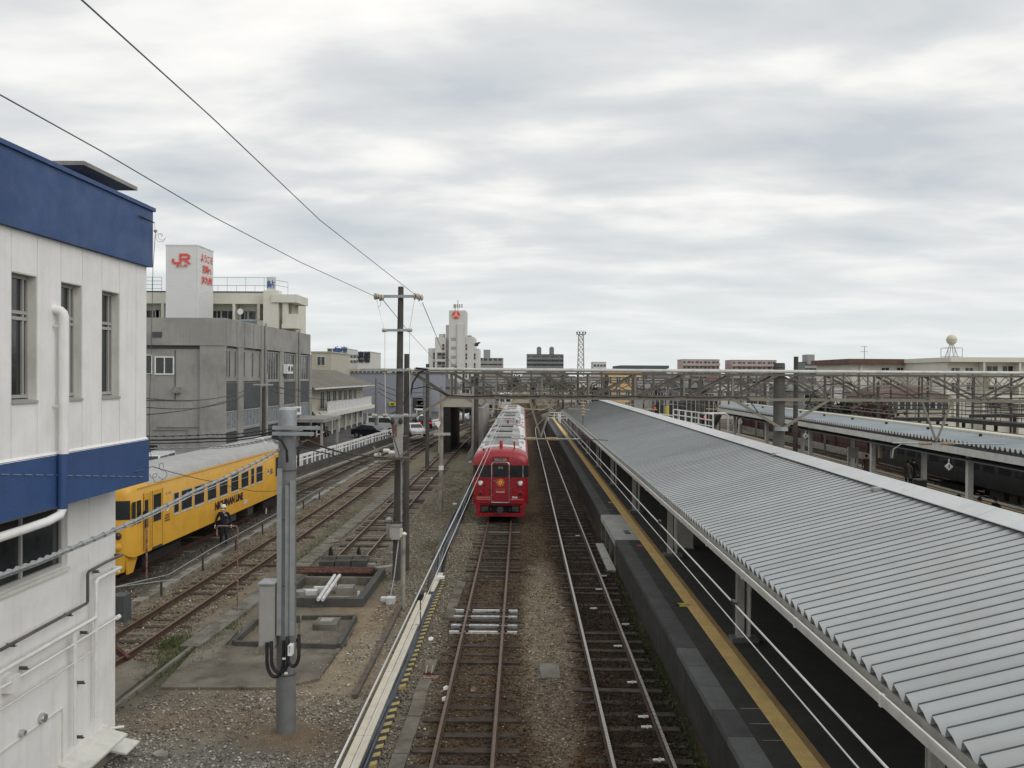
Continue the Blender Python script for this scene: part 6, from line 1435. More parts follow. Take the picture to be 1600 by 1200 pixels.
# ================================================================ FARTHER GANTRIES AND MASTS
def far_mast(x, y, z, r_, lab, m_='concrete_pole', grp=None):
    t = thing('concrete_mast', lab, 'mast', (x, y, -.2), grp); MB().tube([(x, y, -.3), (x, y, z)], [r_*1.1, r_], 8).build('mast_shaft', m_, t, True)
    return t
def lattice(lab, Y, pa_, pb_, zb_, zt_, pitch, r_, masts, m_='truss_steel', wtruss=True, dy=.6):
    a, b = AY(pa_, 600, Y).x, AY(pb_, 600, Y).x; t = thing('catenary_gantry', lab, 'gantry', (a, Y, zb_), 'gantries behind the near one')
    for yy in (Y, Y+dy):
        for z in (zb_, zt_): MB().bar((a, yy, z), (b, yy, z), r_*2, r_*2).build('chord', m_, t)
    n = max(2, int((b-a)/pitch)); mb = MB()
    for i in range(n):
        x0 = a+(b-a)*i/n; x1 = a+(b-a)*(i+1)/n; xm = (x0+x1)/2
        for yy in (Y, Y+dy):
            if wtruss: mb.bar((x0, yy, zb_), (xm, yy, zt_), r_*1.3, r_*1.3); mb.bar((xm, yy, zt_), (x1, yy, zb_), r_*1.3, r_*1.3)
            else: mb.bar((x0, yy, zb_), (x1, yy, zt_), r_*1.2, r_*1.2) if i % 2 else mb.bar((x0, yy, zt_), (x1, yy, zb_), r_*1.2, r_*1.2); mb.bar((x0, yy, zb_), (x0, yy, zt_), r_*1.3, r_*1.3)
    mb.build('lattice_bars', m_, t)['kind'] = 'stuff'
    for (px, ztop, rr) in masts: x = AY(px, 600, Y).x; MB().tube([(x, Y+dy/2, -.2), (x, Y+dy/2, ztop)], [rr*1.1, rr], 10).build('mast_shaft', 'concrete_pole', t, True)
    return t
Z = lambda py, px, Y: AY(px, py, Y).z
lattice('pale zig-zag lattice gantry on the right, seen through the near gantry', 52, 1252, 1680, Z(603, 1400, 52), Z(588, 1400, 52), 1.1, .035, [(1246, Z(557, 1246, 52), .14), (1635, Z(570, 1635, 52), .14)], 'truss_pale')
lattice('second gantry behind the near one over the left and middle tracks', 62, 742, 1248, Z(618, 900, 62), Z(590, 900, 62), 2.4, .05, [(744, Z(583, 744, 62), .17)], wtruss=False)
lattice('third gantry, dim and crossing all tracks beyond the roof end', 92, 735, 1330, Z(612, 900, 92), Z(594, 900, 92), 2.6, .06, [(738, Z(588, 738, 92), .17), (948, Z(584, 948, 92), .2), (1097, Z(588, 1097, 92), .2), (1302, Z(586, 1302, 92), .17)])
lattice('fourth gantry over the station throat', 128, 720, 1290, Z(610, 900, 128), Z(598, 900, 128), 2.6, .07, [(724, 8.0, .18), (903, 8.0, .18), (1170, 8.2, .2)], wtruss=False)
lattice('fifth gantry, far down the tracks', 175, 730, 1220, Z(606, 900, 175), Z(598, 900, 175), 3.2, .09, [(734, 8, .2), (880, 8, .2), (1010, 8, .2)])
lattice('sixth and farthest gantry', 235, 745, 1150, Z(603, 900, 235), Z(597, 900, 235), 3.4, .1, [(748, 8, .22), (860, 8, .22), (960, 8, .22)])
# cantilever brackets and small hardware hanging from them
rr2 = random.Random(3); k = 0
for Y, xs_ in ((62, (780, 835, 905, 1010, 1120)), (92, (770, 800, 850, 985, 1045, 1160, 1230)), (128, (760, 805, 860, 960, 1040, 1120, 1210)), (175, (770, 820, 870, 930, 1000))):
    for px in xs_:
        zt_ = Z(616, px, Y); x = AY(px, 600, Y).x; t = thing('wire_hanger', 'dim V-shaped wire hanger under a far gantry', 'wire hanger', (x, Y, zt_), 'wire hangers under the far gantries')
        MB().bar((x-.55, Y-.05, zt_+.3), (x, Y-.05, zt_-1.1), .06, .06).bar((x+.55, Y-.05, zt_+.3), (x, Y-.05, zt_-1.1), .06, .06).build('hanger_legs', 'truss_pale', t); MB().tube([(x-.8, Y-.05, zt_-1.1), (x+.8, Y-.05, zt_-1.15)], .04, 6).build('steady_arm', 'insulator_tan', t)
ml = [(668, 66, 8.2), (712, 95, 8.4), (756, 105, 8), (776, 140, 8.5), (989, 100, 7.6), (1021, 84, 8.1), (1078, 80, 7.2), (1092, 84, 7.0), (1158, 110, 8.4), (1196, 90, 7), (1342, 85, 8), (1497, 78, 8.3), (1372, 74, 7), (1080, 140, 8), (940, 150, 8.5), (830, 210, 9), (800, 190, 9), (1270, 95, 7.6), (1450, 90, 7.6)]
for i, (px, Y, z) in enumerate(ml):
    far_mast(AY(px, 600, Y).x, Y, z, .14 if Y < 100 else .17, 'slim grey line-side mast', m_='truss_steel' if i % 3 else 'concrete_pole', grp='slim masts along the far tracks')
for o in list(bpy.data.objects):
    if o.get('group') == 'slim masts along the far tracks': o['label'] = 'slim grey mast standing among the far tracks and gantries'
for i, (px, Y, z) in enumerate([(1006, 98, 8.0), (1050, 112, 8.3), (1066, 92, 7.2), (1125, 96, 7.8), (1139, 118, 8.2), (1182, 100, 7.6), (1214, 118, 8.4), (1290, 82, 7.4), (1318, 100, 8.0), (1356, 92, 7.8), (1392, 86, 7.2), (1418, 96, 8.2), (1436, 84, 7.6), (1476, 96, 8.0), (1520, 84, 7.8), (1556, 90, 7.4), (1580, 80, 8.0)]):
    x = AY(px, 600, Y).x; t = far_mast(x, Y, z, .10, 'slim', m_='truss_steel' if i % 2 else 'concrete_pole', grp='slim masts along the far tracks')
    for k_ in range(2): zz_ = z-1.0-1.1*k_; MB().bar((x-1.7 if i % 3 else x+1.7, Y-.1, zz_-.25), (x, Y-.1, zz_), .06, .06).bar((x-1.7 if i % 3 else x+1.7, Y-.1, zz_-.25), (x, Y-.1, zz_-.7), .05, .05).build('cantilever_bracket', 'truss_pale' if k_ else 'galvanised', t)
# parallel wires over the throat
n_ = 0
for x, z in ((-6.9, 5.0), (-1.0, 5.9), (2.3, 5.9), (5, 5.2), (8.2, 5.1), (12.2, 5.1), (15.2, 5.0), (15.2, 5.8), (20.5, 5.0), (26.2, 5.0), (26.2, 5.8), (30.2, 5.1), (30.2, 5.9), (36, 6.4), (38.5, 5.8)):
    o = tag(MB().tube([(x, 62 if x < 14 else 34, z), (x, 92, z-.05), (x+.5, 128, z), (x+2.5, 175, z), (x+5, 235, z)], .02, 5).build('overhead_wire', 'wire_metal'), 'dark overhead wire stretched between the far gantries', 'wire', 'wires between the far gantries'); n_ += 1
# signals
def signal(px, py, Y, lab, lit=True, h=None):
    c = AY(px, py, Y); t = thing('track_signal', lab, 'signal', (c.x, Y, -.2))
    MB().tube([(c.x, Y, -.2), (c.x, Y, c.z+.6)], .08, 8).build('signal_post', 'steel_dark_pipe', t); MB().box(c.x-.28, c.x+.28, Y-.15, Y-.02, c.z-.5, c.z+.6).build('signal_head', 'under_black', t)
    for j, dz in enumerate((.3, -.15)): q = MB().lathe((c.x, Y-.15, c.z+dz), [(.13, 0), (.13, -.05)], 12, 'y').build('lens', 'signal_red' if (lit and j == 0) else 'glass_dark', t, True); MB().prism([(-.16, .1), (.16, .1), (.13, .17), (-.13, .17)], (c.x, Y-.15, c.z+dz), (1,0,0), (0,0,1), (0, -.2, 0)).build('hood', 'under_black', q)
signal(1022, 611, 88, 'signal with a lit red lamp just under the near gantry chord'); signal(1101, 656, 76, 'low signal with a red lamp beside the white stair railing')
signal(893, 612, 120, 'dark signal head left of the orange building', False); signal(1100, 619, 84, 'round-headed dark signal right of the lit one', False); signal(1023, 641, 95, 'small low signal with red lamp beyond the ridge')
t = thing('yellow_post', 'grey post with a yellow lower sleeve beyond the roof ridge', 'post', AY(1042, 640, 86)); a = AY(1042, 644, 86)
MB().tube([(a.x, 86, -.2), (a.x, 86, 6)], .12, 8).build('post_shaft', 'galvanised', t); MB().lathe((a.x, 86, a.z-.8), [(.2, 0), (.2, 1.4)], 10).build('yellow_sleeve', 'sign_yellow', t)

# ================================================================ BUILDINGS
def window_meshes(w_, h, side='y'): pass
WM = {}
def wmesh(w_, h, fr, gl_, bars):
    k = (round(w_, 2), round(h, 2), fr, gl_, bars)
    if k not in WM:
        f_ = MB()
        t_ = min(.09, w_*.08)
        f_.box(0, w_, -.06, .04, -t_, 0).box(0, w_, -.06, .04, h, h+t_).box(-t_, 0, -.06, .04, -t_, h+t_).box(w_, w_+t_, -.06, .04, -t_, h+t_)
        for i in range(1, bars+1): f_.box(w_*i/(bars+1)-t_*.4, w_*i/(bars+1)+t_*.4, -.05, .0, 0, h)
        WM[k] = (f_.mesh('window', fr), MB().box(.0, w_, -.012, .0, 0, h).mesh('pane', gl_))
    return WM[k]
def window(par, x, y, z, w_, h, face='y', fr='off_white', gl_='glass_far', bars=1, pane=True):
    """window on a wall facing -y (towards the camera) or +x"""
    f_, p_ = wmesh(w_, h, fr, gl_, bars); rot = (0,0,0) if face == 'y' else (0,0,pi/2)
    o = put('window', f_, par, (x, y, z), rot)
    if pane: link('pane', p_, o)
    return o
def block(nm, lab, cat, x0, x1, y0, y1, z1, wall, storeys, cols_y, cols_x=0, z0=-.2, roof='far_grey', win=(1.3, 1.2), gl_='glass_far', fr='off_white', balcony=None, parapet=.5, base=1.0, bars=1, top=None, grp=None, visz=3.0):
    t = thing(nm, lab, cat, (x0, y0, z0), grp)
    MB().box(x0, x1, y0, y1, z0, z1).build('wall', wall, t)
    if parapet: MB().box(x0-.15, x1+.15, y0-.15, y1+.15, z1, z1+parapet*.4).build('parapet', wall, t); MB().box(x0+.2, x1-.2, y0+.2, y1-.2, z1+parapet*.4, z1+parapet*.45).build('roof', roof, t)
    sh = (z1-z0-.4)/storeys
    for s in range(storeys):
        zz_ = z0+sh*s+base
        if zz_+win[1] < visz: continue
        for i in range(cols_y):
            cw = (x1-x0)/cols_y; window(t, x0+cw*(i+.5)-win[0]/2, y0-.005, zz_, win[0], win[1], 'y', fr, gl_, bars)
        for i in range(cols_x):
            cw = (y1-y0)/cols_x; window(t, x1+.005, y0+cw*(i+.5)-win[0]/2, zz_, win[0], win[1], 'x', fr, gl_, bars)
        if balcony:
            MB().box(x0-.1, x1+.1, y0-1.3, y0-1.15, z0+sh*s+.1, z0+sh*s+1.2).build('balcony_front', balcony, t); MB().box(x0-.1, x1+.1, y0-1.3, y0-.01, z0+sh*s-.05, z0+sh*s+.1).build('balcony_floor', balcony, t)
            for i in range(0, cols_y+1, 2): xq = x0+(x1-x0)*i/cols_y; MB().box(xq-.1, xq+.1, y0-1.28, y0-.02, z0+sh*s+.1, z0+sh*(s+1)-.06).build('balcony_divider', wall, t)
    return t
def pxb(px0, px1, Y): return AY(px0, 590, Y).x, AY(px1, 590, Y).x
# --- asphalt lot, retaining wall and kerb
fpts = [(-17.3, 52), (-16.7, 62.5), (-15.9, 73), (-15.3, 84.5), (-14.6, 93), (-13.6, 104), (-11.4, 118), (-8.6, 134), (-4, 160)]
mb = MB(); V = []
for x, y in fpts: V.append((x-.3, y, .34))
V += [(-60, 160, .34), (-60, 30, .34), (-19.0, 30, .34)]; mb.add(V, [tuple(range(len(V)))[::-1]]); mb.add([], [])
lot = mb.build('car_park', 'asphalt'); lot['kind'] = 'structure'
mb = MB()
P = [(-19.2, 30)]+fpts
for (a, b) in zip(P[:-1], P[1:]): mb.bar((a[0], a[1], .08), (b[0], b[1], .08), .3, .6)
mb.build('retaining_wall', 'concrete_dark'); tag(bpy.data.objects['retaining_wall'], 'low dark retaining wall along the edge of the car park beside the tracks', 'wall')
tag(MB().sweep([(-.12, -.1), (.12, -.1), (.12, .06), (-.12, .06)], [Vector((x+1.1, y, -.12)) for x, y in fpts]).build('cable_duct', 'concrete_pale'), 'pale concrete duct running at the foot of the white guard rail', 'duct')
# white guard rail: pieces of rail with posts
gr = thing('guard_rail', 'white guard rail of short framed sections along the car park edge', 'guard rail', (-16.9, 58, .35))
pos = []; acc = 0
for (a, b) in zip([(-16.95, 57)]+fpts[1:7], fpts[1:8]):
    a = Vector((a[0]+.0, a[1], .35)); b = Vector((b[0], b[1], .35)); L = (b-a).length; d = (b-a)/L; s = 0
    while s < L-.5:
        q0 = a+d*s; q1 = a+d*min(s+2.7, L-.05)
        MB().bar(q0+Vector((0,0,.80)), q1+Vector((0,0,.80)), .06, .20).build('rail', 'print_white', gr); MB().bar(q0+Vector((0,0,.48)), q1+Vector((0,0,.48)), .05, .10).build('rail', 'print_white', gr)
        for u in (.08, .5, .92): p = q0.lerp(q1, u); MB().box(p.x-.05, p.x+.05, p.y-.05, p.y+.05, .34, 1.12).build('post', 'print_white', gr)
        s += 3.0
# --- grey three-storey office
OX = -21.6; oy0, oy1 = 60.0, 84.0; OZ = 11.35
og = thing('office_building', 'weathered grey three-storey concrete office with dark panels between its windows', 'building', (OX, oy0, .3))
MB().box(-42, OX-.3, oy0, oy1, .3, OZ-.01).build('wall', 'office_grey', og)
MB().box(-42.2, OX+.02, oy0-.25, oy1+.1, 9.35, OZ).build('parapet_band', 'office_grey', og)
MB().box(-42, OX-.3, oy0-.05, oy0-.005, 9.1, 9.34).build('shadow_gap', 'office_panel', og)
MB().box(-23.4, OX+.02, oy0-.2, oy0+.15, .3, 9.348).build('corner_pier', 'office_grey', og)
bays = [345, 373, 381, 409, 417, 438, 444, 463, 469, 488]
ya = lambda px: AX(px, 560, OX).y
ys = [ya(p) for p in bays]
for i in range(0, 10, 2):
    y0, y1 = max(ys[i], oy0+.17), ys[i+1]-.05
    MB().box(OX-.3, OX-.12, y0, y1, 4.6, 6.6).build('dark_panel', 'office_panel', og); MB().box(OX-.3, OX-.12, y0, y1, .9, 2.9).build('dark_panel', 'office_panel', og)
    for (z0, z1) in ((6.75, 9.2), (3.1, 4.5)):
        n = 4
        if z0 > 6 and i < 4:   # blank spandrels with slit windows
            MB().box(OX-.3, OX-.15, y0, y1, z0, z1).build('spandrel', 'office_grey', og)
            for u in ((.08, .30, .78) if i == 0 else (.05, .52, .92)): yy = y0+(y1-y0)*u; window(og, OX-.145, yy, z0+.35, .32, 1.9, 'x', 'frame_grey', 'glass_dark', 0)
        else:
            window(og, OX-.2, y0+.1, z0+.1, (y1-y0)-.2, z1-z0-.15, 'x', 'frame_grey', 'glass_curtain' if z0 < 6 else 'glass_far', 4)
            MB().box(OX-.3, OX-.08, y0, y1, z0-.12, z0).build('sill', 'office_grey', og)
for i in range(1, 10, 2):
    y0 = ys[i]-.04; y1 = ys[i+1] if i < 9 else oy1
    MB().box(OX-.3, OX, y0, y1, .3, 9.345).build('pilaster', 'office_grey', og)
for px in (353, 370, 382, 396, 408): y = ya(px); MB().box(OX+.021, OX+.08, y-.08, y+.08, 9.3, OZ-.1).build('rib', 'office_grey', og)
for px in (413, 466): y = ya(px); MB().tube([(OX+.12, y, 2), (OX+.12, y, OZ+.2)], .1, 8).build('drain_pipe', 'office_grey', og)
window(og, AY(244, 560, oy0).x, oy0-.01, 7.3, 1.25, 1.15, 'y', 'white_paint', 'glass_dark', 1); window(og, -27.6, oy0-.01, 7.3, .6, 1.3, 'y', 'white_paint', 'glass_dark', 0)
p = AY(248, 522, oy0); MB().box(p.x-.35, p.x+.35, oy0-.29, oy0-.251, p.z-.25, p.z+.15).build('vent_grille', 'office_panel', og)
p = AY(278, 609, oy0); MB().box(p.x-.25, p.x+.25, oy0-.35, oy0-.001, p.z-.25, p.z+.2).build('vent_box', 'concrete_pale', og)
p = AY(239, 702, oy0); MB().box(p.x-.35, p.x+.3, oy0-.05, oy0-.001, p.z-.3, p.z+.3).build('vent_grille', 'under_black', og)
for (a, b, z) in ((245, 318, 667), (238, 292, 671)): q0, q1 = AY(a, z, oy0-.1), AY(b, z, oy0-.1); MB().tube([q0, q1, q1-Vector((0,0,2.5))], .04, 6).build('conduit', 'concrete_pale', og)
MB().tube([AY(225, 590, oy0-.12), AY(300, 581.5, oy0-.12)], .03, 6).build('joint_line', 'office_grey', og) if False else None
mb = MB(); mb.box(-42, -24, oy0-.03, oy0-.002, 5.3, 5.36); mb.box(-25.3, -25.24, oy0-.03, oy0-.002, 5.37, 9.0); mb.build('joint_strips', 'office_panel', og)
# sign on the blind corner / low annex
p = AX(457, 640, OX+.1); MB().box(OX+.05, OX+.5, p.y-1.6, p.y+1.6, p.z-.5, p.z+.25).build('sign_board', 'print_white', og)
text('lettering', '大興不動産', .45, 'print_dark', og, (OX+.52, p.y, p.z-.1), (0,1,0), (0,0,1), .004)
for dy in (0, .95):
    c = AX(449, 576, OX+.3); ac = thing('air_conditioner', 'white outdoor air conditioner unit mounted high on the grey office, %s of the pair' % ('left' if dy == 0 else 'right'), 'air conditioner', (OX-.2, c.y+dy, c.z-.4))
    MB().box(OX+.05, OX+.45, c.y+dy-.4, c.y+dy+.4, c.z-.45, c.z+.4).build('casing', 'print_white', ac); MB().lathe((OX+.455, c.y+dy, c.z), [(.28, 0), (.28, .012)], 14, 'x').build('fan_grille', 'under_grey', ac); MB().box(OX+.021, OX+.4, c.y+dy-.4, c.y+dy+.4, c.z-.5, c.z-.452).build('bracket', 'under_grey', ac)
t = thing('porch', 'low flat entrance canopy at the far end of the grey office', 'porch', (OX, 78, 3)); MB().box(OX+.01, OX+3.2, 76.5, 84, 2.85, 3.15).build('canopy_slab', 'office_grey', t)
for y in (77, 83.5): MB().box(OX+2.8, OX+3.0, y, y+.2, .34, 2.85).build('post', 'column_paint', t)
# --- billboard tower with railway letters
TY = 92.0; tx0, tx1 = AY(259, 450, TY).x, AY(309, 450, TY).x; dpt = 4.6
tz0, tz1 = 11.0, AY(285, 384, TY).z
tw = thing('billboard_tower', 'tall white slatted billboard tower with red JR letters, above the grey office roof', 'billboard', (tx0, TY, tz0))
MB().box(tx0+.1, tx1-.1, TY+.1, TY+dpt-.1, .3, tz1-.03).build('tower_core', 'tower_white', tw)
n = 42; hh = (tz1-tz0)/n
sf = MB().box(0, tx1-tx0, 0, .08, .004, hh-.004).mesh('slat', 'tower_white'); ss = MB().box(-.08, 0, .085, dpt, .004, hh-.004).mesh('slat', 'tower_white')
for i in range(n): put('slat', sf, tw, (tx0, TY, tz0+hh*i)); put('slat', ss, tw, (tx1, TY, tz0+hh*i))
MB().box(tx0-.05, tx1+.05, TY-.05, TY+dpt+.05, tz1, tz1+.12).build('cap', 'tower_white', tw); MB().box(tx1-.03, tx1+.06, TY-.06, TY+.03, tz0, tz1-.001).build('corner_trim', 'white_paint', tw)
sx_ = (tx1-tx0)/50
def tp(px, py): return AY(px, py, TY-.06)
c = tp(284, 404)
# the J and R drawn as thick strokes
u = sx_
def stroke(pts, w_, nm='letter', par=tw, m_='print_red', y=TY-.10):
    mb = MB()
    for ii_, (a, b) in enumerate(zip(pts[:-1], pts[1:])): a_, b_ = Vector((a[0], y-.006*(ii_ % 2)-.002*ii_, a[1])), Vector((b[0], y-.006*(ii_ % 2)-.002*ii_, b[1])); d = (b_-a_).normalized()*w_*.45; mb.bar(a_-d, b_+d, w_, .08, up=(0,1,0)) if False else mb.prism([(0, -w_/2), ((b_-a_).length+w_*.9, -w_/2), ((b_-a_).length+w_*.9, w_/2), (0, w_/2)], a_-d, (b_-a_).normalized(), (b_-a_).normalized().cross(Vector((0,1,0))), (0, .05, 0))
    return mb.build(nm, m_, par)
J = lambda dx, dz: (c.x+dx*u, c.z+dz*u)
stroke([J(-13.5, -1.5), J(-13.5, -5), J(-11, -7.0), J(-3.5, -7.0), J(-2.2, -5.0), J(-2.2, 6.2), J(8, 6.2), J(11, 4.4), J(11, 1.6), J(8.6, -.6), J(2.0, -.6)], 3.2*u)
stroke([J(4.5, -1.4), J(11.4, -7.6)], 3.4*u, y=TY-.14)
text('lettering', 'JR九州', 5.6*u, 'print_red', tw, (c.x, TY-.08, c.z-11.5*u), (1,0,0), (0,0,1), .02, .0, width=17*u)
for (py, s, L) in ((405, 'ようこそ', 3.5), (422, '宮崎へ', 2.6), (438.5, 'JR九州', 3.0)):
    z = AX(320, py, tx1).z; text('lettering', s, 1.0, 'print_red', tw, (tx1+.10, TY+dpt*.55, z), (0,1,0), (0,0,1), .02, .005, width=L)
# --- cream apartment block behind
AYy = 100.0; ax0, ax1 = AY(150, 480, AYy).x, AY(431, 480, AYy).x; az = AY(380, 459, AYy).z
ap = thing('apartment_building', 'cream apartment building with balconies and a roof fence, behind the grey office', 'building', (ax0, AYy, .3))
MB().box(ax0, ax1+.5, AYy, AYy+12, .3, az).build('wall', 'cream_wall', ap); MB().box(ax0, ax1, AYy-1.5, AYy-.01, az-1.35, az).build('roof_beam', 'cream_wall', ap)
MB().box(ax0, ax1+.02, AYy-1.55, AYy+12, az+.001, az+.14).build('roof_edge', 'office_panel', ap)
for zf in (az-4.45, az-7.6): MB().box(ax0, ax1, AYy-1.5, AYy-.01, zf-.15, zf).build('balcony_floor', 'cream_wall', ap)
zf = az-4.45
for px in (224, 262, 300, 330, 372, 410, 431): x = AY(px, 480, AYy).x; MB().box(x-.15, x+.15, AYy-1.49, AYy-.02, zf+.001, az-1.36).build('balcony_divider', 'cream_wall', ap)
for (a, b, kind) in ((228, 243, 'p'), (243, 252, 's'), (335, 340, 's'), (341, 364, 'p'), (366, 374, 's'), (375, 406, 'p'), (406, 431, 's')):
    x0, x1 = AY(a, 480, AYy-1.4).x, AY(b, 480, AYy-1.4).x; MB().box(x0, x1, AYy-1.48, AYy-1.40, zf+.02, zf+1.15).build('balcony_front', 'cream_wall' if kind == 's' else 'glass_curtain', ap)
    if kind == 'p': MB().box(x0, x1, AYy-1.49, AYy-1.38, zf+1.151, zf+1.22).build('balcony_rail', 'white_paint', ap)
for px, w_ in ((228, 1.7), (244, .8), (333, 1.0), (346, 1.6), (377, .9), (388, 1.9), (402, 1.0)): window(ap, AY(px, 480, AYy).x, AYy-.01, zf+.15, w_, 2.2, 'y', 'off_white', 'glass_dark' if int(px) % 2 else 'glass_far', 1)
dsh = thing('satellite_dish', 'small white satellite dish on the cream apartment balcony', 'satellite dish', AY(376, 487, AYy-1.6)); c = AY(376, 487, AYy-1.6); MB().lathe(c, [(.05, .05), (.28, -.02), (.36, -.12)], 14, 'y').build('dish', 'print_white', dsh, True); MB().tube([c, c+Vector((0, .1, -.5))], .03, 6).build('arm', 'galvanised', dsh)
# stair tower at the right with projecting slabs
sx0, sx1 = AY(415, 480, AYy-2).x, AY(439, 480, AYy-2).x
MB().box(ax1-.6, sx1-.0, AYy-3, AYy-1.56, .3, az+.12).build('stair_tower', 'cream_wall', ap)
MB().box(sx1-.8, AY(464, 470, AYy-3).x, AYy-3.2, AYy+2, az-1.3, az-.35).build('projecting_slab', 'cream_wall', ap); MB().box(sx1-.02, AY(459, 470, AYy-2).x-.4, AYy-1.4, AYy+1.5, .3, az-1.31).build('stair_core', 'cream_dull', ap)
x0_, x1_ = AY(440, 500, AYy-3).x, AY(464, 500, AYy-3).x; MB().prism([(0, 0), (x1_-x0_, .0), (x1_-x0_, 1.7), (x1_-x0_-1.1, 1.7), (x1_-x0_-1.6, .5), (0, .5)], (x0_, AYy-3, AY(450, 513, AYy-3).z), (1,0,0), (0,0,1), (0, 3, 0)).build('landing_parapet', 'cream_wall', ap)
x_ = AY(447, 500, AYy-2.6).x; MB().box(x_-.35, x_+.25, AYy-2.9, AYy-2.4, AY(447, 512, AYy-3).z, az-1.31).build('landing_post', 'cream_wall', ap)
# roof fence
rf = thing('roof_fence', 'thin grey safety fence along the roof of the cream apartment building', 'fence', (ax0, AYy, az))
for (a, b, h) in ((214, 258, 1.75), (331, 431, 1.75)):
    x0, x1 = AY(a, 450, AYy).x, AY(b, 450, AYy).x
    for z in (.35, .8, 1.25, 1.7) if a == 214 else (.75, 1.7): MB().tube([(x0, AYy-1, az+.14+z), (x1, AYy-1, az+.14+z)], .03, 5).build('rail', 'frame_grey', rf)
    n = int((x1-x0)/(.9 if a == 214 else 1.0))
    for i in range(n+1): xq = x0+(x1-x0)*i/n; MB().tube([(xq, AYy-1, az+.14), (xq, AYy-1, az+.14+(1.7 if (i % 2 == 0 or a == 214) else .75))], .025, 5).build('post', 'frame_grey', rf)
x0, x1 = AY(431, 450, AYy).x, AY(442, 450, AYy).x
for z in (.9, 1.5): MB().tube([(x0, AYy-1, az+.6+z-.5), (x1+.9, AYy-1, az+.3+z-.5)], .03, 5).build('rail', 'frame_grey', rf)
MB().tube([(x1+.9, AYy-1, az-.3), (x1+.9, AYy-1, az+1.2)], .03, 5).build('post', 'frame_grey', rf)
c = AY(423.5, 444, AYy-2.5); rs_ = thing('roof_sign', 'small white rooftop sign with a blue character on the cream building', 'sign', c)
MB().box(c.x-.5, c.x+.55, AYy-2.6, AYy-2.4, c.z-.95, c.z+.85).build('sign_panel', 'far_white', rs_); text('lettering', '鮎', .95, 'print_blue', rs_, (c.x, AYy-2.62, c.z-.1), (1,0,0), (0,0,1), .01, .02)
# --- two-storey building with long eave
hx = -22.5; hy0, hy1 = 89.0, 123.0
hb = thing('two_storey_building', 'long two-storey white building with old brown roof and a balcony strip, beside the car park', 'building', (hx, hy0, .3))
MB().box(-32, hx-1.2, hy0, hy1, .3, 5.7).build('wall', 'cream_dull', hb)
MB().prism([(hx+.3, 5.75), (hx+.3, 5.9), (-28, 8.0), (-35, 5.8), (-35, 5.65), (-28, 7.8)], (0, hy0-.8, 0), (1,0,0), (0,0,1), (0, hy1-hy0+1.6, 0)).build('roof', 'roof_old', hb)
MB().box(hx+.3, hx+.45, hy0-.8, hy1+.8, 5.68, 5.86).build('gutter', 'off_white', hb)
yA = AX(511, 640, hx).y
MB().box(hx-1.2, hx+.1, yA, hy1, 2.9, 3.1).build('balcony_floor', 'off_white', hb)
nb = 14
for i in range(nb): y0 = yA+(hy1-yA)*i/nb; MB().box(hx-.0, hx+.08, y0+.03, y0+(hy1-yA)/nb-.03, 3.11, 4.1).build('balcony_panel', 'sleeper_white', hb)
MB().box(hx-.05, hx+.12, yA, hy1, 4.11, 4.18).build('balcony_rail', 'off_white', hb)
MB().box(hx-1.2, hx+.6, hy0-.5, hy1+.5, 2.45, 2.88).build('lower_canopy', 'off_white', hb)
for i in range(7): window(hb, hx-1.19, yA+1.5+i*3.2, 3.3, 1.9, 2.0, 'x', 'off_white', 'glass_dark', 1)
for i in range(9):
    y0 = hy0+1.2+i*3.7; MB().box(hx-.02, hx+.12, y0, y0+.15, .34, 2.44).build('porch_post', 'white_paint', hb); window(hb, hx-1.19, y0+.8, .5 if i % 2 else 1.1, 1.7, 1.8 if i % 2 else 1.1, 'x', 'off_white', 'glass_dark', 1)
# small cream block and white hospital-like blocks behind it
x0, x1 = pxb(486, 517, 135); block('small_block', 'narrow cream building just right of the grey office', 'building', x0, x1, 135, 150, AY(500, 551, 135).z, 'cream_dull', 4, 1, 0, win=(1.2, 1.4), visz=8)
x0, x1 = pxb(511, 543, 330); b1 = block('white_block', 'pale high-rise with blue roof lettering at the far left skyline', 'building', x0, x1, 330, 350, AY(520, 545, 330).z, 'far_white', 10, 4, 0, win=(1.6, 1.3), visz=15, bars=0)
text('lettering', '宮交', 2.6, 'print_blue', b1, (AY(533, 547, 330).x, 329.7, AY(533, 547, 330).z), (1,0,0), (0,0,1), .1, .1)
x0, x1 = pxb(536, 562, 300); block('white_block', 'long low white building between the two tall pale ones on the left skyline', 'building', x0, x1, 300, 320, AY(548, 554, 300).z, 'far_white', 8, 5, 0, win=(1.4, 1.0), visz=12, bars=0)
x0, x1 = pxb(559, 579, 280); b2 = block('white_block', 'white building with black characters near its top, left of the dark mast', 'building', x0, x1, 280, 300, AY(569, 550, 280).z, 'far_white', 7, 2, 0, win=(1.6, 1.2), visz=12, bars=0)
text('lettering', '宮崎', 2.2, 'print_dark', b2, (AY(569, 555, 280).x, 279.7, AY(569, 555, 280).z), (1,0,0), (0,0,1), .1, .05); text('lettering', '焼酎', 2.2, 'print_dark', b2, (AY(569, 560, 280).x, 279.6, AY(569, 561, 280).z), (1,0,0), (0,0,1), .1, .05)
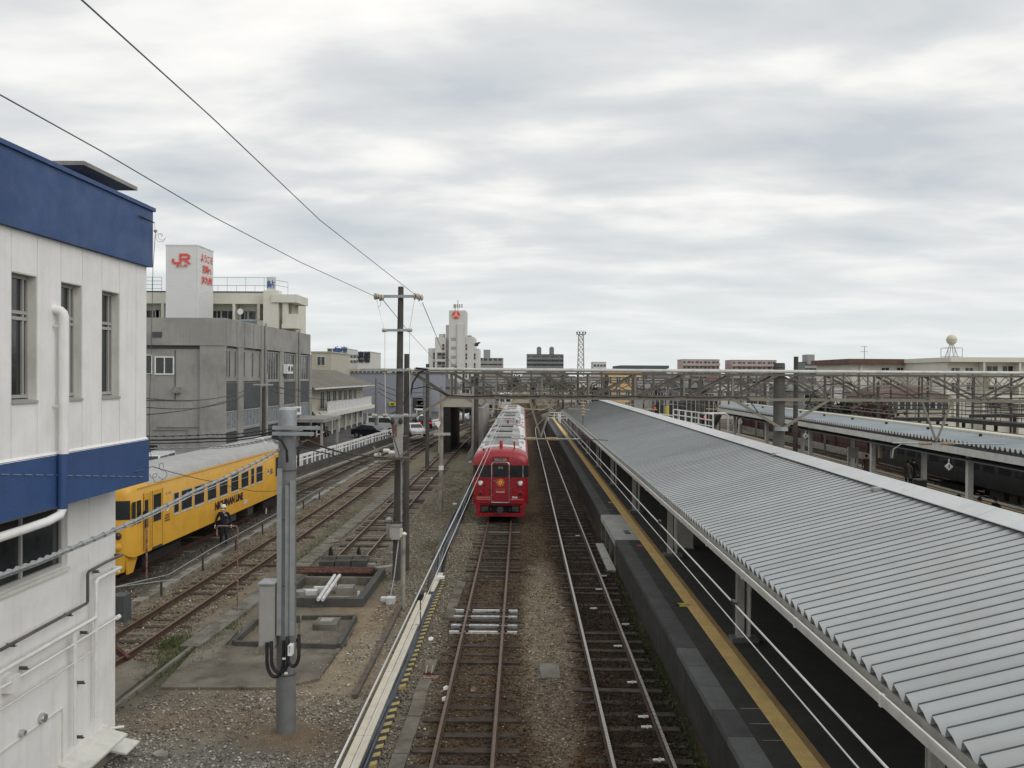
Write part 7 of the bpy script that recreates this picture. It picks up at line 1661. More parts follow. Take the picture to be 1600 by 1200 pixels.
# long bluish hall behind
x0, x1 = pxb(540, 668, 150); hl = block('warehouse', 'long blue-grey hall with a cream parapet behind the car park', 'building', x0, x1, 150, 185, AY(600, 583, 150).z, 'hall_blue', 1, 0, 0, parapet=0)
MB().box(x0-.2, x1+.2, 149.8, 185, AY(600, 583, 150).z+.001, AY(600, 577, 150).z).build('parapet', 'cream_dull', hl); mb = MB()
for i in range(18): mb.box(x0+1+i*.75, x0+1.5+i*.75, 149.75, 149.8, AY(600, 582.3, 150).z, AY(600, 580.3, 150).z) if i != 9 else None
mb.build('vent_row', 'under_grey', hl)['kind'] = 'stuff'
for px in (645, 652): x = AY(px, 640, 150).x; MB().box(x, x+2.2, 149.9, 149.99, .3, 3.2).build('shutter', 'under_grey', hl)
x0, x1 = pxb(603, 614, 146); t = thing('shop_sign', 'yellow sign board fixed low on the blue-grey hall, left of the dark mast', 'sign', (x0, 149, 3)); MB().box(x0, x1, 149.5, 149.8, AY(608, 634, 149).z, AY(608, 628.5, 149).z).build('sign_board', 'sign_yellow', t); MB().box(x0+.3, x1-.3, 149.42, 149.499, AY(608, 632.5, 149).z, AY(608, 630, 149).z).build('sign_text_panel', 'roof_brown', t)
# --- white stepped tower with the round red emblem
Yw = 300
def XW(px): return AY(px, 560, Yw).x
def ZW(py): return AY(710, py, Yw).z
wt = thing('white_tower', 'white stepped high-rise with a round red emblem and rooftop antennas', 'building', (XW(668), Yw, 0))
for (a, b, top, y0, y1) in ((668, 680, 544, 2, 20), (679, 696, 527, 1, 20), (695, 701, 507, 3, 18), (701, 727, 485, 0, 12), (727, 740, 526, 1, 20), (739, 747, 544, 2, 20)):
    MB().box(XW(a)+.03, XW(b)-.03, Yw+y0, Yw+y1, -.2, ZW(top)).build('wall', 'far_white', wt)
MB().box(XW(714.5), XW(724), Yw-.6, Yw-.01, -.2, ZW(506)).build('shaft', 'far_white', wt); MB().box(XW(729), XW(735), Yw+4, Yw+9, ZW(526)+.01, ZW(523)).build('roof_box', 'far_mid', wt); MB().lathe(((XW(684)+XW(693))/2, Yw+5, ZW(527)), [(1.2, 0), (1.2, 1.4)], 12).build('water_tank', 'far_white', wt)
for py in (530, 544, 558, 571, 584, 597): MB().box(XW(704.5), XW(712), Yw-.05, Yw-.01, ZW(py+2.4), ZW(py-2.4)).build('louvre_window', 'far_mid', wt)
for py in (539.5, 554, 569, 583, 596):
    for px in (692, 727.5, 740.5):
        if px == 740.5 and py < 545 or px == 692 and py > 560: continue
        for d in (0, 5): y_ = Yw+(1 if px != 740.5 else 2)-.05; window(wt, XW(px)-.35, y_, ZW(py+1.9+d), .8, .85, 'y', 'far_mid', 'glass_dark', 0)
for py in (553.5, 567.5, 581, 594):
    for px, w_ in ((676, 1.0), (683, 1.6), (690, 1.1)): 
        window(wt, XW(px), Yw+(1 if px > 679 else 2)-.05, ZW(py+2.4), w_, 1.1, 'y', 'far_mid', 'glass_dark', 0); window(wt, XW(px), Yw+(1 if px > 679 else 2)-.05, ZW(py+7), w_, .8, 'y', 'far_mid', 'glass_dark' if px != 683 else 'far_grey', 0)
MB().prism([(0, 0), (2.2, .3), (1.6, .5), (1.2, -1.0), (0, -1.0)], (XW(741), Yw+1.2, ZW(536)), (1,0,0), (0,0,1), (0, 2, 0)).build('side_bay', 'under_grey', wt)
cc = (XW(712.3), Yw-.1, ZW(492.2)); em = MB().lathe(cc, [(1.45, 0), (1.45, -.15)], 28, 'y').build('emblem_disc', 'print_red', wt)
mb = MB()
for k in range(3):
    a = pi/2+2*pi*k/3; d = Vector((math.cos(a), 0, math.sin(a))); s_ = Vector((-d.z, 0, d.x)); mb.prism([(0, -.26), (1.0, -.10), (1.46, -.34), (1.46, .34), (1.0, .10), (0, .26)] if k else [(0, -.26), (1.3, -.16), (1.3, .16), (0, .26)], (cc[0], cc[1]-.2-.004*k, cc[2]), d, s_, (0, .04, 0))
mb.build('emblem_mark', 'far_white', em)
an = thing('rooftop_antennas', 'cluster of mobile phone antennas on top of the white tower', 'antennas', (XW(713), Yw+5, ZW(485)))
for px in (707.5, 710, 713, 716, 720): MB().box(XW(px)-.2, XW(px)+.2, Yw+4, Yw+4.3, ZW(479.5), ZW(473.5)).build('antenna_panel', 'frame_grey', an)
MB().tube([(XW(709), Yw+4.4, ZW(485)), (XW(709), Yw+4.4, ZW(475))], .15, 6).tube([(XW(713.5), Yw+4.4, ZW(485)), (XW(713.5), Yw+4.4, ZW(467))], .12, 6).bar((XW(706), Yw+4.4, ZW(478)), (XW(721), Yw+4.4, ZW(478)), .15, .15).bar((XW(706), Yw+4.4, ZW(475)), (XW(721), Yw+4.4, ZW(475)), .15, .15).build('frame', 'steel_dark_pipe', an)
# --- further skyline
x0, x1 = pxb(747, 785, 330); bt = block('grey_block', 'grey apartment block right behind the white tower', 'building', x0, x1, 330, 345, AY(766, 560, 330).z, 'far_mid', 8, 5, 0, win=(1.5, 1.3), visz=9, balcony='far_mid', bars=0); MB().box(AY(755, 550, 330).x, AY(765, 550, 330).x, 333, 338, AY(760, 560, 330).z+.01, AY(760, 546, 330).z).build('lift_tower', 'far_mid', bt)
x0, x1 = pxb(823, 880, 480); bt = block('dark_block', 'dark grey apartment block with two rooftop towers at the centre of the skyline', 'building', x0, x1, 480, 496, AY(850, 554, 480).z, 'far_dark', 8, 8, 0, win=(1.8, 1.4), visz=9, balcony='far_grey', bars=0)
for a, b in ((839, 846), (859, 866)): MB().box(AY(a, 545, 480).x, AY(b, 545, 480).x, 483, 488, AY(850, 554, 480).z+.01, AY(850, 543, 480).z).lathe(((AY(a, 545, 480).x+AY(b, 545, 480).x)/2, 485, AY(850, 543, 480).z), [(.9, 0), (.9, .6)], 8).build('lift_tower', 'far_grey', bt)
for (a, b, lab) in ((1066, 1124, 'left one of the two pink apartment blocks on the skyline'), (1143, 1213, 'right one of the two pink apartment blocks on the skyline')):
    x0, x1 = pxb(a, b, 430); block('pink_block', lab, 'building', x0, x1, 430, 444, AY((a+b)/2, 562 if a < 1100 else 563, 430).z, 'far_pink', 6, 9, 2, win=(1.3, 1.3), visz=6, balcony='far_pink', bars=0, roof='far_pink')
x0, x1 = pxb(1256, 1319, 400); bt = block('grey_block', 'grey apartment block with one lift tower right of the stout mast', 'building', x0, x1, 400, 414, AY(1290, 566, 400).z, 'far_grey', 6, 9, 0, win=(1.6, 1.3), visz=8, balcony='far_mid', bars=0); MB().box(AY(1260, 560, 400).x, AY(1271, 560, 400).x, 398.4, 406, AY(1265, 566, 400).z-1, AY(1265, 554, 400).z).build('lift_tower', 'far_mid', bt)
x0, x1 = pxb(972, 1042, 230); bt = block('low_block', 'low building with a dark flat roof at the horizon right of the lattice tower', 'building', x0, x1, 230, 250, AY(1000, 576, 230).z, 'far_grey', 2, 8, 0, win=(1.4, 1.1), visz=5); MB().box(x0-.4, x1+.4, 229, 251, AY(1000, 575.5, 230).z, AY(1000, 571, 230).z).build('roof_slab', 'far_dark', bt)
x0, x1 = pxb(927, 947, 450); block('white_block', 'small white block right of the lattice tower on the skyline', 'building', x0, x1, 450, 465, AY(937, 566, 450).z, 'far_white', 5, 4, 0, win=(1.3, 1.2), visz=8, bars=0)
# lattice mast with lamp platform
LX = AY(907.5, 560, 260).x; lt = thing('lattice_tower', 'slender steel lattice tower with a lamp platform on top, at the centre of the horizon', 'tower', (LX, 260, 0)); zt_ = AY(907, 523, 260).z
for sx in (-1, 1):
    for sy in (-1, 1): MB().bar((LX+sx*1.15, 260+sy*1.1, -.2), (LX+sx*.72, 260+sy*.7, zt_), .22, .22).build('leg', 'frame_grey', lt)
mb = MB(); n = 13
for i in range(n):
    z0, z1 = zt_*i/n, zt_*(i+1)/n; w0, w1 = 1.15-.43*i/n, 1.15-.43*(i+1)/n
    for sy in (-1, 1): mb.bar((LX-w0, 260+sy*w0, z0), (LX+w1, 260+sy*w1, z1), .12, .12).bar((LX+w0, 260+sy*w0, z0), (LX-w1, 260+sy*w1, z1), .12, .12).bar((LX-w1, 260+sy*w1, z1), (LX+w1, 260+sy*w1, z1), .12, .12)
mb.build('lattice_bars', 'frame_grey', lt)['kind'] = 'stuff'
MB().box(LX-1.4, LX+1.4, 258.8, 261.2, zt_, zt_+.2).build('platform', 'frame_grey', lt)
mb = MB()
for sx in (-1.3, -.5, .5, 1.3): mb.box(LX+sx-.25, LX+sx+.25, 258.7, 259, zt_+.3, zt_+.8)
mb.box(LX-1.35, LX+1.35, 258.75, 258.85, zt_+1.0, zt_+1.1); mb.build('floodlights', 'under_grey', lt)['kind'] = 'stuff'
# right-hand cream buildings
x0, x1 = pxb(1331, 1478, 125); rb = block('cream_building', 'cream two-storey building with a brown-red roof edge on the right', 'building', x0, x1, 125, 140, AY(1400, 569, 125).z, 'cream_wall', 3, 0, 0, parapet=0)
zr = AY(1400, 569, 125).z; MB().box(x0-.9, x1, 124, 140, zr, zr+.75).build('roof_edge', 'roof_brown', rb); 
for px in (1377, 1401, 1442, 1464): window(rb, AY(px, 580, 125).x, 124.99, AY(px, 580, 125).z-.1, 1.15, .62, 'y', 'off_white', 'glass_dark', 1); window(rb, AY(px, 580, 125).x, 124.99, AY(px, 607, 125).z-.1, 1.15, .9, 'y', 'off_white', 'glass_dark', 1)
for px in (1343, 1425): x = AY(px, 580, 125).x; MB().box(x, x+.35, 124.7, 124.98, -.2, zr-.01).build('pier', 'cream_wall', rb)
t = thing('tv_antenna', 'thin television antenna on the brown-edged cream roof', 'antenna', AY(1353, 560, 125)); c = AY(1353, 541, 125); MB().tube([(c.x, 125.5, zr+.75), (c.x, 125.5, c.z)], .05, 5).build('mast', 'frame_grey', t); MB().bar((c.x-.5, 125.5, c.z-.05), (c.x+.4, 125.5, c.z), .06, .06).bar((c.x-.6, 125.5, c.z-.8), (c.x+.5, 125.5, c.z-.8), .06, .06).build('elements', 'frame_grey', t)
x0, x1 = pxb(1480, 1660, 112); r2_ = block('cream_building', 'pale cream flat-roofed building with deep balconies at the right edge', 'building', x0, x1, 112, 130, AY(1550, 566, 112).z, 'cream_wall', 3, 0, 0, parapet=0)
zr = AY(1550, 566, 112).z; MB().box(x0-.3, x1, 110.6, 130, zr, zr+.62).build('roof_slab', 'cream_wall', r2_)
for py in (600, 628): z = AY(1560, py, 112).z; MB().box(AY(1538, 600, 112).x, x1, 110.6, 111.99, z-.2, z+.9).build('balcony_front', 'cream_wall', r2_)
for px, py, w_, h in ((1486, 579, 1.0, .75), (1508, 579, 1.0, .75), (1541, 579, 1.5, 1.0), (1566, 579, 1.4, 1.0), (1486, 606, 1.0, 1.1), (1510, 606, 1.0, 1.1), (1544, 604, 1.6, 1.0), (1570, 604, 1.4, 1.0), (1545, 633, 1.6, 1.0), (1575, 633, 1.2, 1.0)): window(r2_, AY(px, py, 112).x, 111.99, AY(px, py, 112).z-.4, w_, h, 'y', 'off_white', 'glass_dark', 1)
for px in (1536, 1592): x = AY(px, 580, 111).x; MB().box(x-.12, x+.12, 110.7, 111.98, -.2, zr-.01).build('pier', 'cream_wall', r2_)
# radar ball
RY = 108; c = AY(1487, 531, RY+5); zr2 = AY(1487, 557, RY+5).z; rd = thing('radar_dome', 'white radar ball on a small steel frame above the right-hand roofs', 'radar dome', (c.x, RY+5, zr2))
MB().lathe((c.x, RY+5, c.z), [(.02, .70), (.25, .66), (.48, .50), (.63, .27), (.68, 0), (.63, -.27), (.48, -.50), (.25, -.66), (.02, -.70)][::-1], 20).build('ball', 'cream_cap', rd, True); MB().lathe((c.x, RY+5, c.z), [(.69, -.02), (.69, .02)], 20).build('seam', 'concrete_pale', rd)
zq = c.z-.62
for sx in (-1, 1):
    for sy in (-1, 1): MB().bar((c.x+sx*.95, RY+5+sy*.95, zr2-.3), (c.x+sx*.95, RY+5+sy*.95, zr2+1.15), .06, .06).build('frame_post', 'frame_grey', rd); MB().bar((c.x+sx*.6, RY+5+sy*.6, zr2-.2), (c.x+sx*.15, RY+5+sy*.15, zq), .08, .08).build('leg', 'frame_grey', rd)
mb = MB()
for z in (zr2, zr2+1.15):
    for s in (-1, 1): mb.bar((c.x-.95, RY+5+s*.95, z), (c.x+.95, RY+5+s*.95, z), .05, .05).bar((c.x+s*.95, RY+5-.95, z), (c.x+s*.95, RY+5+.95, z), .05, .05)
mb.build('frame_rails', 'frame_grey', rd)
# houses and sheds in the middle distance
def house(lab, px0, px1, pye, pyr, Y, wall, roof, depth=8, hip=False, side=False, wins=3, nm='house', cat='house', base=None):
    x0, x1 = pxb(px0, px1, Y); ze, zr = AY((px0+px1)/2, pye, Y).z, AY((px0+px1)/2, pyr, Y).z
    t = thing(nm, lab, cat, (x0, Y, -.2)); MB().box(x0, x1, Y, Y+depth, -.2, ze).build('wall', wall, t); o_ = .5
    if side:  # gable towards the camera
        MB().prism([(-o_, -.1), (x1-x0+o_, -.1), (x1-x0+o_, .05), ((x1-x0)/2, zr-ze), (-o_, .05)], (x0, Y-o_, ze), (1,0,0), (0,0,1), (0, depth+2*o_, 0)).build('roof', roof, t)
    else:
        hx_ = (x1-x0)*.22 if hip else 0
        V = [(x0-o_, Y-o_, ze), (x1+o_, Y-o_, ze), (x1+o_, Y+depth+o_, ze), (x0-o_, Y+depth+o_, ze), (x0-o_+hx_, Y+depth/2, zr), (x1+o_-hx_, Y+depth/2, zr)]
        MB().add(V, [(0, 1, 5, 4), (2, 3, 4, 5), (1, 2, 5), (3, 0, 4), (0, 3, 2, 1)]).build('roof', roof, t)
    for s in range(2):
        zz_ = 1.0+s*2.8
        if zz_+1.1 > ze: continue
        for i in range(wins): window(t, x0+(x1-x0)*(i+.5)/wins-.7, Y-.01, zz_, 1.4, 1.1, 'y', 'off_white', 'glass_dark' if (i+s) % 2 else 'glass_far', 1)
    return t
H = [
 (672, 716, 605, 592, 190, 'far_mid', 'roof_slate', True, 3, 'dark-roofed house left of the shed roof'),
 (722, 770, 604, 592, 150, 'far_mid', 'roof_slate', True, 4, 'two-storey house with blue-grey roof behind the shed'),
 (758, 790, 600, 589, 210, 'far_mid', 'roof_grey', False, 2, 'small grey house behind the gantry, left of the track axis'),
 (798, 828, 599, 588, 230, 'cream_dull', 'roof_grey', True, 2, 'grey-roofed house at the end of the tracks'),
 (830, 868, 598, 589, 260, 'far_mid', 'roof_slate', True, 3, 'slate-roofed house under the dark apartment block'),
 (872, 905, 599, 590, 240, 'far_white', 'roof_grey', False, 3, 'white-walled house left of the lattice tower'),
 (1003, 1062, 607, 596, 135, 'far_mid', 'roof_grey', False, 5, 'long grey-roofed station building beyond the near canopy'),
 (1064, 1114, 606, 598, 120, 'far_grey', 'roof_slate', False, 4, 'low dark-roofed shed left of the white building'),
 (1228, 1262, 606, 598, 118, 'far_mid', 'roof_grey', True, 3, 'grey house right behind the stout mast'),
 (1258, 1336, 612, 600, 110, 'far_mid', 'roof_grey', True, 5, 'wide grey-roofed house right of the second dark mast'),
 (1366, 1482, 621, 603, 96, 'cream_dull', 'roof_brown', True, 6, 'wide brown-roofed house in front of the cream buildings'),
 (1352, 1402, 640, 634, 84, 'cream_dull', 'roof_brown', True, 2, 'small low brown-roofed pavilion behind the second canopy'),
 (640, 668, 604, 594, 230, 'far_white', 'roof_grey', False, 2, 'pale house at the far end of the car park'),
 (910, 944, 604, 596, 180, 'far_grey', 'roof_slate', False, 3, 'dark low house under the lattice tower'),
]
for (a, b, pe_, pr_, Y, wl, rf_, hp, wn_, lab) in H: house(lab, a, b, pe_, pr_, Y, wl, rf_, hip=hp, wins=wn_)
x0, x1 = pxb(945, 1002, 170); block('orange_building', 'orange-yellow building with white window frames beyond the near canopy end', 'building', x0, x1, 170, 182, AY(970, 583, 170).z, 'wall_orange', 3, 4, 0, win=(.9, 1.3), visz=2, fr='white_paint')
x0, x1 = pxb(905, 943, 165); block('pale_building', 'pale grey building left of the orange one', 'building', x0, x1, 165, 176, AY(924, 597, 165).z, 'far_white', 2, 5, 0, win=(1.0, 1.3), visz=1)
x0, x1 = pxb(1120, 1158, 150); block('white_building', 'white flat building behind the far end of the second canopy', 'building', x0, x1, 150, 160, AY(1140, 603, 150).z, 'far_white', 2, 3, 0, win=(1.1, 1.3), visz=1)
x0, x1 = pxb(1171, 1196, 130); block('white_building', 'small white hut with dark windows left of the stout mast', 'hut', x0, x1, 130, 136, AY(1180, 609, 130).z, 'far_white', 1, 2, 0, win=(.8, .8), base=3.2, visz=1)
x0, x1 = pxb(1280, 1316, 108); block('white_building', 'white station hut right of the second dark mast', 'hut', x0, x1, 108, 114, AY(1298, 610, 108).z, 'far_white', 1, 2, 0, win=(.9, .9), base=3.2, visz=1)
x0, x1 = pxb(990, 1014, 118); block('pale_building', 'pale shed with plain panels beyond the roof ridge', 'shed', x0, x1, 118, 122, AY(1000, 623, 118).z, 'far_mid', 1, 0, 0)
x0, x1 = pxb(782, 800, 235); block('cream_hut', 'small cream building above the end of the red train', 'building', x0, x1, 235, 243, AY(790, 597, 235).z, 'cream_dull', 2, 2, 0, win=(1.2, 1.2), visz=1)
mb = thing('far_train', 'distant white train front standing beyond the end of the red train', 'train', AY(789, 640, 165)); a, b = AY(780, 616, 165), AY(799, 636, 165); a.x += .0
MB().box(a.x, b.x, 165, 185, .9, a.z).build('body', 'far_white', mb); MB().box(a.x+.25, a.x+1.0, 164.95, 164.99, 2.2, 3.2).build('windscreen', 'glass_dark', mb); MB().box(b.x-1.0, b.x-.25, 164.95, 164.99, 2.2, 3.2).build('windscreen', 'glass_dark', mb); MB().box(a.x+.1, b.x-.1, 165.2, 184, .2, .89).build('underframe', 'under_black', mb)
# backdrop of further houses
k = 0
for i in range(64):
    px = 560+i*16.7+rr2.uniform(-5, 5); Y = rr2.choice([260, 300, 350, 420, 500]); w_ = rr2.uniform(14, 30); h = rr2.uniform(.0, 5.5)
    if 660 < px < 750: continue
    wl = rr2.choice(['far_mid', 'far_white', 'cream_dull', 'far_grey']); rf_ = rr2.choice(['roof_grey', 'roof_slate', 'roof_old', 'roof_brown', 'roof_grey'])
    x0, x1 = pxb(px, px+w_, Y); ze = 4.5+h*.5; t = thing('distant_house', 'one of many distant houses along the horizon behind the gantries', 'house', (x0, Y, -.2), 'distant houses along the horizon'); k += 1
    MB().box(x0, x1, Y, Y+9, -.2, ze).build('wall', wl, t)
    V = [(x0-.6, Y-.6, ze), (x1+.6, Y-.6, ze), (x1+.6, Y+9.6, ze), (x0-.6, Y+9.6, ze), (x0+1, Y+4.5, ze+2.0), (x1-1, Y+4.5, ze+2.0)]
    MB().add(V, [(0, 1, 5, 4), (2, 3, 4, 5), (1, 2, 5), (3, 0, 4), (0, 3, 2, 1)]).build('roof', rf_, t)
    for j in range(2): window(t, x0+(x1-x0)*(j+.5)/2-.8, Y-.01, 2.6, 1.6, 1.2, 'y', 'off_white', 'glass_dark', 0, pane=False)
# ================================================================ INSPECTION SHED
Ys = 80; sx0, sx1 = AY(685, 690, Ys).x, AY(746, 690, Ys).x; ze, zr = AY(716, 636, Ys).z, AY(716, 621, Ys).z
sh = thing('track_shed', 'small gabled concrete shed standing over the stub track, dark panel on its left leg', 'shed', (sx0, Ys, -.2))
wd = sx1-sx0
MB().prism([(-.15, 0), (wd+.15, 0), (wd+.15, .12), (wd*.72, (zr-ze)*.8), (wd*.45, zr-ze), (wd*.2, (zr-ze)*.86), (-.15, .25)], (sx0, Ys, ze), (1,0,0), (0,0,1), (0, .35, 0)).build('gable', 'cream_dull', sh)
MB().prism([(-.35, .18), (wd*.2, (zr-ze)*.9+.05), (wd*.45, zr-ze+.08), (wd*.72, (zr-ze)*.82+.08), (wd+.3, .1), (wd+.3, .22), (wd*.72, (zr-ze)*.82+.2), (wd*.45, zr-ze+.2), (wd*.2, (zr-ze)*.9+.17), (-.35, .3)], (sx0, Ys-.1, ze), (1,0,0), (0,0,1), (0, 13, 0)).build('roof', 'roof_old', sh)
MB().box(sx0, sx0+.3, Ys, Ys+.35, -.2, ze-.001).build('leg', 'cream_dull', sh); MB().box(sx0+.32, sx0+1.15, Ys+.1, Ys+12, -.2, ze-.001).build('side_wall', 'under_black', sh)
MB().box(sx1-.1, sx1+.65, Ys-1.5, Ys+12, .2, ze-.002).build('side_wall', 'office_grey', sh)
for k_ in range(4): MB().box(sx1-.13, sx1-.101, Ys+.5+k_*2.6, Ys+1.5+k_*2.6, 1.2, 2.3).build('wall_opening', 'under_black', sh)
t = thing('post_pillar', 'tall square grey pillar at the right corner of the shed', 'pillar', (sx1-.4, Ys-2, -.2)); zq = AY(744, 604, Ys-2).z; MB().box(sx1-.45, sx1-.02, Ys-2.2, Ys-1.8, -.2, zq).build('pillar_shaft', 'office_grey', t)
railing('low steel railing right of the stub track, before the shed wall', AY(731, 715, 72)+Vector((0,0,-.8)), AY(741, 700, 78)+Vector((0,0,-.6)), 1.1, 5, 'galvanised', rr=.035)
# signal mast by the red train
c = G(689, 800); sm = thing('signal_mast', 'slim grey pole with a cross arm standing left of the red train', 'pole', c)
zt_ = AY(685, 604, c.y).z; MB().tube([(c.x, c.y, -.2), (c.x, c.y, 3.0), (c.x, c.y, zt_)], [.12, .11, .09], 10).build('pole_shaft', 'concrete_pale', sm, True)
a, b = AY(678, 678, c.y), AY(704, 678, c.y); MB().bar(a+Vector((0,-.15,0)), b+Vector((0,-.15,0)), .10, .14).build('cross_arm', 'column_paint', sm)
z = AY(689, 731, c.y).z; MB().lathe((c.x, c.y, z), [(.14, -.12), (.14, .12)], 12).build('white_band', 'print_white', sm)
p = AY(684, 663, c.y-.2); MB().prism([(-.18, .1), (.12, .16), (.14, .05), (.05, -.2), (-.08, -.05)], p, (1,0,0), (0,0,1), (0, .3, 0)).build('lamp_head', 'print_white', sm)
# other poles of the car park
def util(px, pyb, pyt, Y, r_, lab, m_='galv_pole', arm=None):
    x = AY(px, 640, Y).x; t = thing('utility_pole', lab, 'utility pole', (x, Y, 0)); MB().tube([(x, Y, -.1), (x, Y, AY(px, pyt, Y).z)], [r_*1.2, r_], 10).build('pole_shaft', m_, t, True)
    if arm: 
        for py, w_ in arm: z = AY(px, py, Y).z; MB().bar((x-w_, Y-.15, z), (x+w_, Y-.15, z), .09, .09).build('cross_arm', 'print_white' if r_ < .1 else 'galvanised', t)
    return t
u_ = util(412, 690, 604, 52, .11, 'dark pole with a pale cross arm in front of the grey office', 'under_grey', [(601, .62)]); util(417, 690, 585, 52.5, .07, 'thin grey pole right beside the dark pole before the office', 'office_grey')
util(588, 680, 591, 96, .17, 'grey utility pole in front of the parked cars', arm=None); util(663, 690, 590, 104, .15, 'grey utility pole with many cross arms right of the dark mast', arm=[(612, .9), (618, 1.1), (625, .9), (634, 1.0), (641, .7)])
util(671, 690, 600, 118, .15, 'second grey pole with cross arms behind the first', arm=[(608, 1.2), (622, 1.0), (630, 1.2)]); util(745, 690, 598, 150, .15, 'thin pole behind the shed pillar', arm=[(607, 1.2), (612, 1.2)])
for i, (p0, p1, s) in enumerate((((418, 604, 52), (588, 600, 96), .5), ((424, 602, 52), (588, 606, 96), .7), ((400, 603, 52), (226, 622, 30), .4), ((404, 606, 52), (226, 636, 30), .5), ((588, 596, 96), (663, 612, 104), .6), ((588, 604, 96), (663, 618, 104), .7), ((588, 610, 96), (663, 630, 104), .8), ((420, 610, 52), (588, 614, 96), .7), ((400, 606, 52), (226, 648, 26), .3))):
    cable('slack black overhead line between the car park poles', [AY(*p0), AY(*p1)], .022 if p0[2] < 60 else .035, 'black_cable', s, group='slack lines between the car park poles')
# ================================================================ CARS
def car(lab, x, y, rz, m_, kind='sedan', z=.34, cat='car', lit=False):
    t = local(thing('parked_car', lab, cat, (x, y, z), None, rz))
    L, W_, H_ = (4.3, 1.68, 1.45) if kind == 'sedan' else ((4.5, 1.7, 1.9) if kind == 'van' else (4.4, 1.72, 1.7))
    if kind == 'sedan': pf = [(-2.1, .35), (-2.12, .62), (-1.95, .80), (-1.05, .95), (2.0, .98), (2.1, .75), (2.1, .35)]; cab = [(-1.15, .94), (-.45, 1.40), (.8, 1.45), (1.75, .97)]
    elif kind == 'van': pf = [(-2.2, .35), (-2.22, .8), (-2.0, 1.05), (-1.6, 1.12), (2.18, 1.12), (2.2, .35)]; cab = [(-1.75, 1.10), (-1.05, 1.82), (2.0, 1.88), (2.17, 1.11)]
    else: pf = [(-2.1, .4), (-2.14, .85), (-1.9, 1.0), (-1.0, 1.08), (2.14, 1.1), (2.16, .4)]; cab = [(-1.1, 1.07), (-.5, 1.62), (1.7, 1.68), (2.1, 1.09)]
    hw = W_/2
    def shell(pr, w0, w1, zlo):
        mb = MB(); n = len(pr); V = []
        for s, kx in ((-1, 1), (-1, .93), (1, .93), (1, 1)): pass
        zmx = max(q[1] for q in pr); zmn = min(q[1] for q in pr)
        for s in (-1, 1): V += [(s*(w0+(w1-w0)*((q[1]-zmn)/(zmx-zmn))), q[0], q[1]) for q in pr]
        mb.add(V, [tuple(range(n)), tuple(range(n, 2*n))[::-1]]+[(i, n+i, n+(i+1) % n, (i+1) % n) for i in range(n)]); return mb
    shell(pf, hw-.03, hw, 0).build('body', m_, t); shell(cab, hw-.06, hw-.24, 0).build('cabin', m_, t)
    # glass set proud of the cabin
    f, r_ = cab[0], cab[1]; d = Vector((0, r_[0]-f[0], r_[1]-f[1])); nrm = Vector((0, -d.z, d.y)).normalized()*.012
    def quad(a, b, w0, w1, nm):
        A = Vector((0, *a)); B_ = Vector((0, *b)); dd = B_-A; nn = Vector((0, dd.z, -dd.y)).normalized()*-.012
        if nn.z < 0: nn = -nn
        q = [A+dd*.1+nn+Vector((-w0, 0, 0)), A+dd*.1+nn+Vector((w0, 0, 0)), A+dd*.93+nn+Vector((w1, 0, 0)), A+dd*.93+nn+Vector((-w1, 0, 0))]
        MB().add([tuple(v) for v in q]+[tuple(v-nn*.8) for v in q], [(0, 1, 2, 3), (7, 6, 5, 4), (0, 4, 5, 1), (1, 5, 6, 2), (2, 6, 7, 3), (3, 7, 4, 0)]).build(nm, 'glass_dark', t)
    quad(cab[0], cab[1], hw-.14, hw-.28, 'windscreen'); quad(cab[3], cab[2], hw-.14, hw-.28, 'rear_window')
    for s in (-1, 1):
        z0, z1 = cab[0][1]+.06, cab[1][1]-.08; zc = cab[2][1]; fr = lambda zz_: (zz_-cab[0][1])/(zc-cab[0][1]); xw = lambda zz_: s*(hw-.06-.18*fr(zz_)+.008)
        ym = (cab[1][0]+cab[2][0])/2
        for (a0, a1, b1, b0) in ((cab[0][0]+.28, ym-.05, ym-.05, cab[1][0]+.06), (ym+.05, cab[3][0]-.35, cab[2][0]-.08, ym+.05)):
            V = [(xw(z0), a0, z0), (xw(z0), a1, z0), (xw(z1), b1, z1), (xw(z1), b0, z1)]; V += [(v[0]-s*.006, v[1], v[2]) for v in V]
            MB().add(V, [(0, 1, 2, 3), (7, 6, 5, 4), (0, 4, 5, 1), (1, 5, 6, 2), (2, 6, 7, 3), (3, 7, 4, 0)]).build('side_window', 'glass_dark', t)
        for yy in (-1.3, 1.3):
            w_ = MB().lathe((s*hw-(.1 if s > 0 else .12), yy, .31), [(.31, 0), (.31, .22)], 16, 'x').build('wheel', 'tyre', t); MB().lathe((s*(hw+.005)+(.0 if s < 0 else .115)-(.12 if s < 0 else 0), yy, .31), [(.19, 0), (.19, .012)], 12, 'x').build('rim', 'chrome', w_)
        MB().box(s*(hw-.42), s*(hw-.08), -2.135, -2.10, .60, .74).build('headlight', 'light_lens', t); MB().box(s*(hw-.35), s*(hw-.05), 2.09, 2.19 if kind != 'sedan' else 2.125, .72, .95).build('tail_light', 'tail_red' if lit else 'car_red', t)
        MB().box(s*hw, s*(hw+.16), cab[0][0]+.2, cab[0][0]+.32, cab[0][1], cab[0][1]+.14).build('mirror', m_, t)
    MB().box(-.3, .3, -2.15, -2.125, .38, .5).build('number_plate', 'print_white', t); MB().box(-.3, .3, 2.12 if kind == 'sedan' else 2.2, 2.14 if kind == 'sedan' else 2.22, .5, .64).build('number_plate', 'print_white', t)
    return t
def cpos(px, py, z=.34): p = G(px, py, z); return p.x, p.y
x, y = cpos(580, 684); car('dark blue-black saloon car parked in front of the two-storey building', x, y, R(70), 'car_dark', 'sedan')
